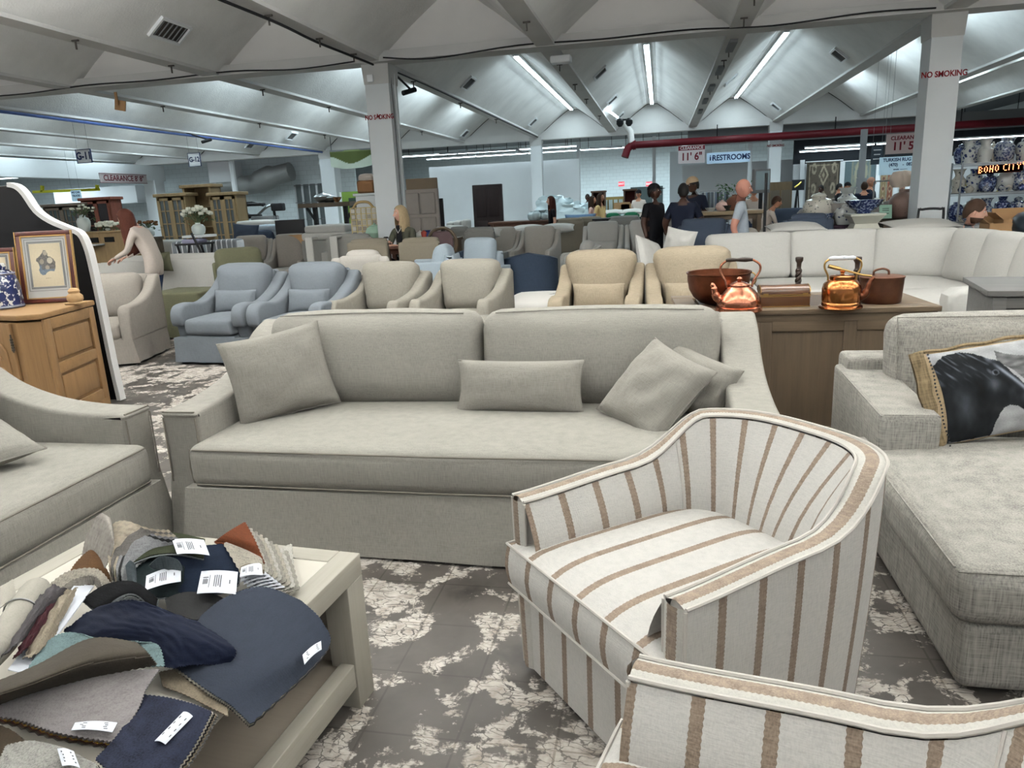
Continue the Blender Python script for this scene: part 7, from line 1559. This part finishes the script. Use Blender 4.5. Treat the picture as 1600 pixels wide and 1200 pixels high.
# long display tables
def glassware(xa,xb,Y,z,n,label):
    random.seed(int(n*7))
    for k in range(n):
        x=xa+(xb-xa)*(k+.5)/n; h=random.uniform(.14,.26)
        t=pot('clear glass vessel on the long dark table, %s'%nth(k,n),(x,Y+random.uniform(-.15,.15),z),('gu','ginger','moon')[k%3],h,mat('pale_glass',(170,186,190),.1),'glassware on the long dark table','glass',name='glass_vessel')
t,xa,xb=table('long dark brown table with glassware before the far white column',762,898,18.2,1.12,.9,mat('dark_walnut',(88,60,48),.5,kind='wood',ax=0)); glassware(xa+1.0,xb-.7,18.6,1.122,14,'')
t,xa,xb=table('black table with white linen left of the dark propped door',690,728,18.3,.98,.9,BLACK)
for k in range(3): t=thing('folded_linen','white folded linen on the black table, %s pile'%('left','middle','right')[k],'linen',(xa+.16+.20*k,18.6,.982)); g=G(); g.rbox((0,0,.09+.01*k),(.18,.4,.18+.02*k),.05,(0,0,.02),n=2); g.o('linen',IVORY,t)
t,xa,xb=table('black-framed console table right of the long dark table',925,992,17.6,1.12,.6,BLACK)
p=at(905,345,19); armchair('white_armchair','white armchair with a denim blue back cushion beyond the tables','armchair',(p.x,18.9,0),0,IVORY,w=1.1,d=.9,h=1.0,style='square',ah=.85); throw_pillow('denim blue pillow on the white armchair beyond the tables',(p.x,19.2,.80),.8,.42,.2,mat('denim',(96,120,146),.95,kind='fabric',ct=.15),(RAD(-12),0,0),seed=9)
for k,(x,y,Y) in enumerate(((955,338,21),(985,337,21))): 
    p=at(x,y,Y); GRN=mat('bottle_green',(30,84,58),.8,kind='fabric',ct=.15); armchair('green_sofa','bottle green sofa section topped with white, %s one'%('left','right')[k],'sofa',(p.x,Y,0),0,GRN,w=.66,d=.9,h=1.12,style='square',ah=.9)
    throw_pillow('flat white cushion lying on top of the %s green sofa section'%('left','right')[k],(p.x,Y+.9,1.13),.62,.4,.14,IVORY,(RAD(-80),0,0),seed=k)
# plastic-wrapped heap
PLA=mat('plastic_wrap',(196,212,216),.25)
t=thing('plastic_heap','heap of clear plastic wrapping beyond the dark-haired woman','plastic wrap',(at(902,330,24).x,24.4,0),kind='stuff'); 
for k in range(9): 
    g=G(); g.grid(lambda u,v,k=k:((.55-.2*v)*cos(u*2*pi)*(1+.25*nz(u*9,v*5,k)),(.4)*sin(u*2*pi)*(1+.25*nz(u*9,v*5,k+3)),(.35+.55*sin(pi*v/2))*(1+.15*nz(u*7,v*7,k))+ (1.1-.10*k if k<6 else .5)-.3),20,10,Matrix.Translation((-.9+.28*k,.1*sin(k*2),0))); g.o('wrap',PLA,t)
g=G(); g.box((0,0,.25),(2.4,.8,.5)); g.o('pallet',CARD,t,smooth=False)
# cabinets and cartons at the centre back
for k,(x0,x1,yt,lab) in enumerate(((925,944,300,'dark open cabinet at the back, left of the cartons'),(975,993,297,'brown cupboard with reddish shelves right of the cartons'))):
    a=at(x0,yt,27);b=at(x1,yt,27); t=thing('cupboard',lab,'cabinet',((a.x+b.x)/2,27.3,0)); w=b.x-a.x; h=a.z
    g=G(); 
    for c,d in (((-w/2,0,h/2),(.05,.5,h)),((w/2,0,h/2),(.05,.5,h)),((0,0,h),(w+.1,.55,.06)),((0,.24,h/2),(w,.03,h)),((0,0,h*.45),(w,.5,.9*h*.0+.04)),((0,0,h*.72),(w,.45,.03)),((0,-.2,h*.22),(w,.04,h*.44))): g.box(c,d)
    g.o('carcass',mat('brown_cupboard',(84,64,52),.6,kind='wood',ax=0),t,smooth=False); g=G(); g.box((0,.2,h*.72),(w*.9,.02,h*.5)); g.o('back_panel',mat('oxblood',(70,26,24),.7),t,smooth=False)
gl=thing('glazed_cabinet','cabinet with yellow-framed glazed doors behind the woman in pale yellow','cabinet',(at(958,300,28).x,28.2,0)); wG=at(975,300,28).x-at(942,300,28).x; g=G(); g.box((0,0,.8),(wG,.4,1.6)); g.o('carcass',mat('ochre_wood',(150,130,80),.6),gl,smooth=False)
for k in range(4): g=G(); g.box((-wG*.36+wG*.24*k,-.22,1.2),(wG*.18,.03,.6)); g.o('pane',mat('pale_pane',(190,204,200),.2),gl,smooth=False)
for k,(x,yt,w,h) in enumerate(((950,312,.45,.55),(960,311,.42,.5),(972,306,.5,.7),(985,309,.6,.6))):
    carton('brown carton before the glazed cabinet, %s from the left'%('first','second','third','fourth')[k],x,yt,25,w,.5,h,rz=0,flaps=False,z=.6+.05*k); 
t,_,_=table('low bench carrying the brown cartons at the back',944,994,24.7,.6,.7,BRWX)
t=thing('dark_doorway','dark open doorway in the back wall behind the person in pale top','doorway',(at(1010,300,45).x,45.9,0),kind='structure'); g=G(); g.box((0,0,1.05),(1.9,.06,2.1)); g.o('opening',mat('doorway_dark',(70,80,80),.9),t,smooth=False)
# thin white posts
for x,yy,lab in ((905,33.5,'left'),(1022,33,'middle'),(1170,30,'right')):
    g=G(); g.box((at(x,300,yy).x,yy,2.0),(.14,.14,4.0)); g.o('column',WHITE,None,'slim white post in the back room, %s of three'%lab,smooth=False,kind='structure')
# clothes rack
a=at(1094,300,22);b=at(1140,300,22); zr=a.z; t=thing('clothes_rack','chrome rail hung with grey and blue garments behind the tall man','clothes rack',((a.x+b.x)/2,22,0)); w=b.x-a.x
g=G(); g.bar((-w/2,0,zr),(w/2,0,zr),.03); [g.bar((s*w/2,0,0),(s*w/2,0,zr),.03) for s in (-1,1)]; g.o('rail',CHROME,t,smooth=False)
GA=[mat('garment_%d'%i,c,.9,kind='fabric',ct=.1) for i,c in enumerate(((120,124,126),(88,90,96),(150,150,148),(104,112,124),(70,70,72)))]
for k in range(16): 
    x=-w/2+w*(k+.5)/16; g=G(); g.grid(lambda u,v:((.022+.012*sin(v*3))*sin(2*pi*u)*(1.3),(.10+.12*min(1,v*3))*cos(2*pi*u),-.02-.85*v),10,6,Matrix.Translation((x,0,zr))); g.o('garment',GA[k%5],t)
# long table, tan
a=at(1052,333,13.2); t,xa,xb=table('long light wooden table in front of the two men talking',1052,1195,12.95,a.z,.75,mat('light_oak',(132,116,92),.5,kind='wood',ax=0,ct=.15),BRWN,th=.06,y0=333)
for k,(x,kind,h,c,lab) in enumerate(((1136,'bowl',.09,(40,44,42),'dark dish on the long light table'),(1148,'moon',.26,(92,58,44),'brown wicker ball on the long light table'),(1128,'tea',.18,(210,180,170),'pinkish cup on the long light table'),(1110,'bowl',.06,(200,204,200),'white tray stack on the long light table'))):
    q=at(x,330,13.2); pot(lab,(q.x,13.2,a.z+.002),kind,h,mat('table_item_%d'%k,c,.6),cat='ornament',r=1.5 if kind=='bowl' else 1,name='table_ornament')
# plant
q=at(1150,310,17); t=thing('potted_plant','green leafy plant left of the bald man','plant',(q.x,17,0)); g=G(); g.lathe([(.16,0),(.2,.4),(.21,.42)],16); g.o('pot',GREYP,t); g=G(); random.seed(3); hT=at(1150,286,17).z
for k in range(7): a_=k*.9; g.tube(spl([(0,0,.4),(.05*cos(a_),.05*sin(a_),1.0),(.25*cos(a_),.25*sin(a_),hT-.2-.05*k)],4),.012,5)
g.o('stem',BRWN,t); LEAF=mat('leaf_green',(62,96,58),.6); g=G()
for k in range(240):
    a_=random.uniform(0,2*pi); r=random.uniform(.05,.38); z=random.uniform(hT-.75,hT); c=V((r*cos(a_),r*sin(a_),z)); M=Matrix.Translation(c)@Matrix.Rotation(a_,4,'Z')@Matrix.Rotation(random.uniform(-.9,.9),4,'Y')@Matrix.Rotation(random.uniform(-1,1),4,'X'); g.add([(0,0,0),(.05,-.022,.01),(.11,0,0),(.05,.022,.01)],[(0,1,2,3)],M)
o=g.o('foliage',LEAF,t,smooth=False); o['kind']='stuff'
# whiteboard on wheels + black pole
q=at(1190,264,15); zt=q.z; t=thing('wheeled_screen','grey-framed screen on a stand left of the distant column','screen',(q.x,15,0),RAD(38)); g=G(); g.rbox((0,0,zt-.22),(.42,.06,.44),.01,n=1); g.o('frame',GREYP,t); g=G(); g.box((0,-.035,zt-.21),(.34,.01,.34)); g.o('screen',mat('pale_screen',(150,168,174),.3),t,smooth=False); g=G(); g.bar((0,0,.05),(0,0,zt-.4),.05); g.box((0,0,.03),(.5,.4,.05)); g.o('stand',BLACK,t,smooth=False)
q=at(1199,270,11.6); t=thing('black_pole','thin black pole standing behind the cream sofa','pole',(q.x,11.7,0)); g=G(); g.tube([(0,0,0),(0,0,q.z)],.022,8); g.o('pole',BLACK,t); g=G(); g.lathe([(.2,0),(.2,.03),(.03,.05)],16); g.o('base',BLACK,t)
# white chair and cupboard right of the distant column
q=at(1222,318,15.5); armchair('white_armchair','white curved armchair right of the distant column','armchair',(q.x,15.0,0),RAD(-60),IVORY,w=.9,d=.95,h=1.20,style='swoop',ah=.9,sh=.7)
q=at(1222,284,27); t=thing('brown_cupboard','brown glazed cupboard behind the white curved armchair','cabinet',(q.x,27.5,0)); g=G(); g.box((0,0,q.z/2),(.75,.5,q.z)); g.o('carcass',mat('umber_wood',(88,74,54),.6,kind='wood',ax=2),t,smooth=False); 
for s in (-1,1): g=G(); g.box((s*.18,-.26,q.z*.6),(.3,.03,q.z*.5)); g.o('door',mat('umber_glass',(70,62,50),.3),t,smooth=False)
q=at(1247,289,28); t=thing('dark_painting','dark picture with a yellow shape right of the brown cupboard','picture',(q.x,28,q.z)); g=G(); g.box((0,0,0),(.42,.04,.36)); g.o('canvas',DARK,t,smooth=False); g=G(); g.tube([(-.12,-.03,-.08),(0,-.03,.0),(.1,-.03,.1)],.03,5); g.o('motif',GOLD,t)
t=thing('easel','dark easel holding the dark picture','easel',(q.x,28.05,0)); g=G(); g.bar((-.15,.0,0),(0,.03,q.z),.04); g.bar((.15,0,0),(0,.03,q.z),.04); g.bar((0,.35,0),(0,.03,q.z),.04); g.o('leg',BLACK,t,smooth=False)
# people sitting on dark blue chairs at 1250
q=at(1250,312,17); armchair('slate_armchair','dark blue armchair beyond the white curved armchair','armchair',(q.x,16.6,0),RAD(20),SLATE,w=1.2,d=.9,h=1.15,style='square',ah=.85)
# ================= left back =================
PINE=mat('pine',(128,108,78),.6,kind='wood',ax=2,ct=.2); GLS=mat('cabinet_glass',(70,76,76),.12)
def hutch(label,x0,x1,yt,Y,m,cols=2,rows=4,door=True,rz=0,glass=GLS,low=.75):
    a=at(x0,yt,Y); b=at(x1,yt,Y); w=(b-a).length; h=a.z; t=thing('glazed_hutch',label,'cabinet',((a.x+b.x)/2,Y+.25,0),rz)
    g=G(); 
    for c,d in (((-w/2+.03,0,h/2),(.06,.5,h)),((w/2-.03,0,h/2),(.06,.5,h)),((0,.23,h/2),(w,.03,h)),((0,0,low/2),(w,.48,low))): g.box(c,d)
    g.o('carcass',m,t,smooth=False); g=G(); g.rbox((0,0,h),(w+.14,.58,.09),.02,n=1); g.o('cornice',m,t)
    for z in (low+(h-low)*.33,low+(h-low)*.66): g=G(); g.box((0,.02,z),(w-.1,.42,.03)); g.o('shelf',m,t,smooth=False)
    if door:
        for s in (-1,1):
            dw=w/2-.04; cx=s*dw/2; dh=h-low-.08; g=G(); f=.07
            for c,d in (((cx-dw/2+f/2,-.26,low+dh/2),(f,.04,dh)),((cx+dw/2-f/2,-.26,low+dh/2),(f,.04,dh)),((cx,-.26,low+f/2),(dw,.04,f)),((cx,-.26,low+dh-f/2),(dw,.04,f))): g.box(c,d)
            for k in range(1,cols): g.box((cx-dw/2+dw*k/cols,-.262,low+dh/2),(.03,.03,dh))
            for k in range(1,rows): g.box((cx,-.262,low+dh*k/rows),(dw,.03,.03))
            dd=g.o('door',m,t,smooth=False)
            for i in range(cols):
                for j in range(rows): g=G(); g.box((cx-dw/2+dw*(i+.5)/cols,-.25,low+dh*(j+.5)/rows),(dw/cols-.03,.008,dh/rows-.03)); g.o('pane',glass,dd,smooth=False)
            g=G(); g.rbox((cx,-.25,low/2),(dw-.04,.03,low-.1),.01,n=1); g.o('lower_door',m,t)
    return t
hutch('left pine hutch with glazed doors beside the white column end',243,288,306,18.5,PINE); hutch('tall middle pine hutch with open shelves, highest of the three',284,328,292,18.9,PINE,door=False); hutch('right pine hutch with glazed doors',326,368,304,18.5,PINE)
for x in (286,324): pass
hutch('dark multi-pane display cabinet at the far left',66,124,322,20,mat('driftwood',(96,84,72),.6,kind='wood',ax=0,ct=.3),cols=4,rows=3); hutch('reddish-brown arched armoire at the far left',125,171,312,20.3,mat('red_brown_wood',(112,64,50),.6,kind='wood',ax=2),cols=1,rows=2,glass=mat('dark_glass',(40,34,34),.15))
# sideboard with flowers
SBZ=at(160,362,13).z; a=at(128,362,13);b=at(190,362,13); t=thing('pine_sideboard','pine sideboard with cut-out slots behind the stooping woman','cabinet',((a.x+b.x)/2,13.3,0)); w=b.x-a.x
g=G(); g.rbox((0,0,SBZ/2),(w,.5,SBZ-.02),.01,n=1); g.o('carcass',PINE,t); g=G(); g.rbox((0,0,SBZ-.01),(w+.08,.56,.04),.008,n=1); g.o('top',PINE,t)
for s in (-.28,.12): g=G(); g.box((w*s,-.255,SBZ-.16),(.22,.02,.10)); g.o('slot',SHADOW,t,smooth=False)
g=G(); g.rbox((-w*.3,-.35,SBZ-.25),(.5,.3,.03),.008,n=1); g.o('drop_leaf',HOUS,t)
FW=mat('petal_white',(220,220,206),.7); FG=mat('stem_green',(84,98,70),.8)
def flower(g,c,r,M0=None,n=5):
    for k in range(n):
        a=2*pi*k/n; g.rbox((0,0,0),(r*.9,r*.9,r*1.1),r*.42,n=1,M=Matrix.Translation(c)@Matrix.Translation((r*.4*cos(a),r*.4*sin(a),r*.2)),k=2)
def bouquet(label,x,y,Y,z,pm,ph,pr,n,spread,fr,hgt,petal=FW,kind='moon'):
    q=at(x,y,Y); t=thing('flower_vase',label,'flowers',(q.x,Y,z)); g=G(); g.lathe([(a*ph*pr,b*ph) for a,b in PF[kind]],18); g.o('vase',pm,t)
    random.seed(n+int(x)); g=G(); pts=[]
    for k in range(n):
        a=k*2.4; r=spread*sqrt((k+.5)/n); c=V((r*cos(a),r*sin(a)*.7,ph+hgt*(1-.5*(r/spread)**2)+random.uniform(-.03,.03))); pts.append(c); g.tube(spl([(0,0,ph*.8),(c.x*.5,c.y*.5,ph+hgt*.4),tuple(c)],3),.006,4)
    for k in range(n*3):
        c=random.choice(pts)+V((random.uniform(-.05,.05),random.uniform(-.05,.05),-random.uniform(.04,.16))); M=Matrix.Translation(c)@Matrix.Rotation(random.uniform(0,6),4,'Z')@Matrix.Rotation(random.uniform(-1,1),4,'Y'); g.add([(0,0,0),(.05,-.018,.01),(.10,0,0),(.05,.018,.01)],[(0,1,2,3)],M)
    g.o('greenery',FG,t,smooth=False)
    for c in pts: g=G(); flower(g,c,fr); g.o('bloom',petal,t)
    return t
WV=mat('white_vase',(196,204,200),.4)
zz=at(309,367,12.4).z; bouquet('large bouquet of white roses in a pale ribbed vase before the pine hutches',309,350,12.4,zz,WV,.22,1.0,22,.28,.055,.26)
t=thing('side_table','small white table under the rose bouquet','table',(at(309,350,12.4).x,12.4,0)); g=G(); g.lathe([(.3,zz-.04),(.3,zz-.002)],20); g.o('top',HOUS,t); g=G(); g.lathe([(.2,0),(.2,.03),(.04,.06),(.04,zz-.04)],16); g.o('leg',HOUS,t)
bouquet('sparse white roses in a tall white vase on the pine sideboard',131,350,13.3,SBZ+.012,WV,.34,.72,12,.30,.035,.16,kind='ginger')
bouquet('low heap of white hydrangeas on the pine sideboard',168,355,13.3,SBZ+.012,WV,.06,1.4,20,.26,.05,.08)
bouquet('white oval planter of brown dried foliage right of the stooping woman',231,360,14,at(231,370,14).z,WV,.2,1.2,14,.26,.045,.10,mat('dried_brown',(96,66,40),.9))
t=thing('plant_stand','dark stand under the oval planter','stand',(at(231,360,14).x,14,0)); g=G(); g.box((0,0,at(231,370,14).z-.03),(.5,.3,.05)); [g.box((s*.2,0,(at(231,370,14).z-.05)/2),(.05,.25,at(231,370,14).z-.05)) for s in (-1,1)]; g.o('stand',BRWN,t,smooth=False)
# wall window with bars, green door
q=at(497,320,31.8); g=G(); g.box((q.x,31.9,1.6),(2.2,.06,2.4)); wn=g.o('window_1',mat('window_grey',(96,104,104),.4),None,'barred window in the left back wall',smooth=False,kind='structure')
for k in range(7): g=G(); g.box((q.x-1.05+.35*k,31.84,1.6),(.10 if k%2 else .05,.05,2.4)); g.o('bar',WHITE,wn,smooth=False)
for k in range(4): g=G(); g.box((q.x,31.83,.5+.75*k),(2.2,.03,.04)); g.o('rail',GREYP,wn,smooth=False)
q=at(541,318,28.5); t=thing('door_1','narrow green door beside the sample rack','door',(q.x,28.9,0),kind='structure'); g=G(); g.box((0,0,1.15),(.85,.08,2.3)); g.o('leaf',mat('green_door',(112,140,60),.6),t,smooth=False); g=G(); g.box((.14,-.05,1.3),(.34,.03,1.5)); g.o('glass',mat('green_dark_glass',(44,60,52),.2),t,smooth=False); g=G(); g.box((-.36,-.05,1.15),(.08,.04,2.3)); g.o('edge',WHITE,t,smooth=False)
# drafting table, dark equipment, tv
zt=at(510,320,17).z; t=thing('drafting_table','dark industrial table with tilted top holding baskets','table',(at(510,320,17).x,17.2,0)); g=G(); g.box((0,0,zt),(1.35,.7,.10)); g.o('top',BRWN,t,smooth=False)
for s in (-1,1): g=G(); g.bar((s*.4,0,0),(s*.4,0,zt),.09); g.bar((s*.4,0,zt-.4),(s*.62,0,zt-.05),.05); g.o('leg',BLACK,t,smooth=False)
g=G(); g.bar((-.45,0,.55),(.45,0,.55),.12); g.o('stretcher',BLACK,t,smooth=False)
for k,(x,lab) in enumerate(((500,'left metal bowl stack on the drafting table'),(511,'middle metal bowl stack on the drafting table'),(521,'tan basket on the drafting table'))): q=at(x,315,17); pot(lab,(q.x,17.2,zt+.052),'tureen' if k<2 else 'bowl',.24-.06*k,[CHROME,CHROME,WKR][k],cat='bowl',name='metal_bowl')
q=at(446,350,15); t=thing('television','black television screen standing among sofas at the left','television',(q.x,15.2,.0)); zt=at(446,343,15).z; g=G(); g.rbox((0,0,zt-.32),(.70,.05,.62),.012,n=1); g.o('screen',BLACK,t); g=G(); g.box((0,0,(zt-.6)/2),(.6,.4,zt-.62)); g.o('stand',DARK,t,smooth=False)
q=at(408,330,19.9); t=thing('exercise_machine','tangle of dark and chrome exercise equipment below the duct','exercise machine',(q.x,19.9,0)); zt=at(408,318,19.9).z
for P in ([(-.6,0,0),(-.6,0,zt-.1),(.1,0,zt-.05)],[(-.5,0,zt-.25),(-.2,0,zt-.35),(.2,0,zt-.1),(.5,0,zt-.05)],[(.5,0,0),(.4,0,zt-.1)],[(-.6,.3,0),(.5,.3,.3)]): g=G(); g.tube(spl(P,4),.04,8); g.o('frame_tube',CHROME if P[0][2]>.5 else BLACK,t)
for c,d in (((-.2,0,zt-.02),(.6,.3,.09)),((.55,0,zt-.12),(.35,.25,.22)),((-.3,0,zt-.35),(.5,.3,.12)),((.1,0,zt-.6),(.7,.4,.5))): g=G(); g.rbox(c,d,.04,n=2); g.o('pad',BLACK if d[2]<.4 else GREYP,t)
carton('flat brown carton stack right of the television',470,346,14.6,.55,.4,.35,z=.78,flaps=False); t,_,_=table('low table under the brown carton by the television',455,486,14.4,.775,.6,BRWX)
# pale bedding stacks in the middle left
for k,(x,y,Y,c,lab) in enumerate(((392,345,16.5,IVORY,'stack of pale bedding, left of the television'),(412,352,15.8,PALEB,'stack of ice blue bedding, left of the television'),(504,352,14,IVORY,'folded pale bedding right of the television'),(398,356,18,PALEB,'lower stack of ice blue bedding above the beige armchairs'))):
    q=at(x,y,Y); t=thing('bedding_stack',lab,'bedding',(q.x,Y+.3,0)); g=G(); g.box((0,0,(q.z-.3)/2),(1.0,.6,q.z-.3)); g.o('ottoman_base',MIDG,t,smooth=False)
    for j in range(2): g=G(); g.rbox((.03*j,0,q.z-.22+.14*j),(1.0-.1*j,.6,.15),.05,(0,0,.02),n=3); g.o('folded_cover',c,t)
# grey sofas that fill the middle distance on the left
for k,(x,y,Y,m,rz,w,lab) in enumerate(((440,350,16.2,MIDG,pi,1.2,'grey sofa back behind the right beige armchair'),(700,350,17,IVORY,0,1.0,'white armchair under the black linen table'),(265,372,15,IVORY,0,1.4,'white sofa behind the striped bench'))):
    row_chair(x,y,Y,rz,m,lab,style='square',h=1.08,w=w,back=rz>1)
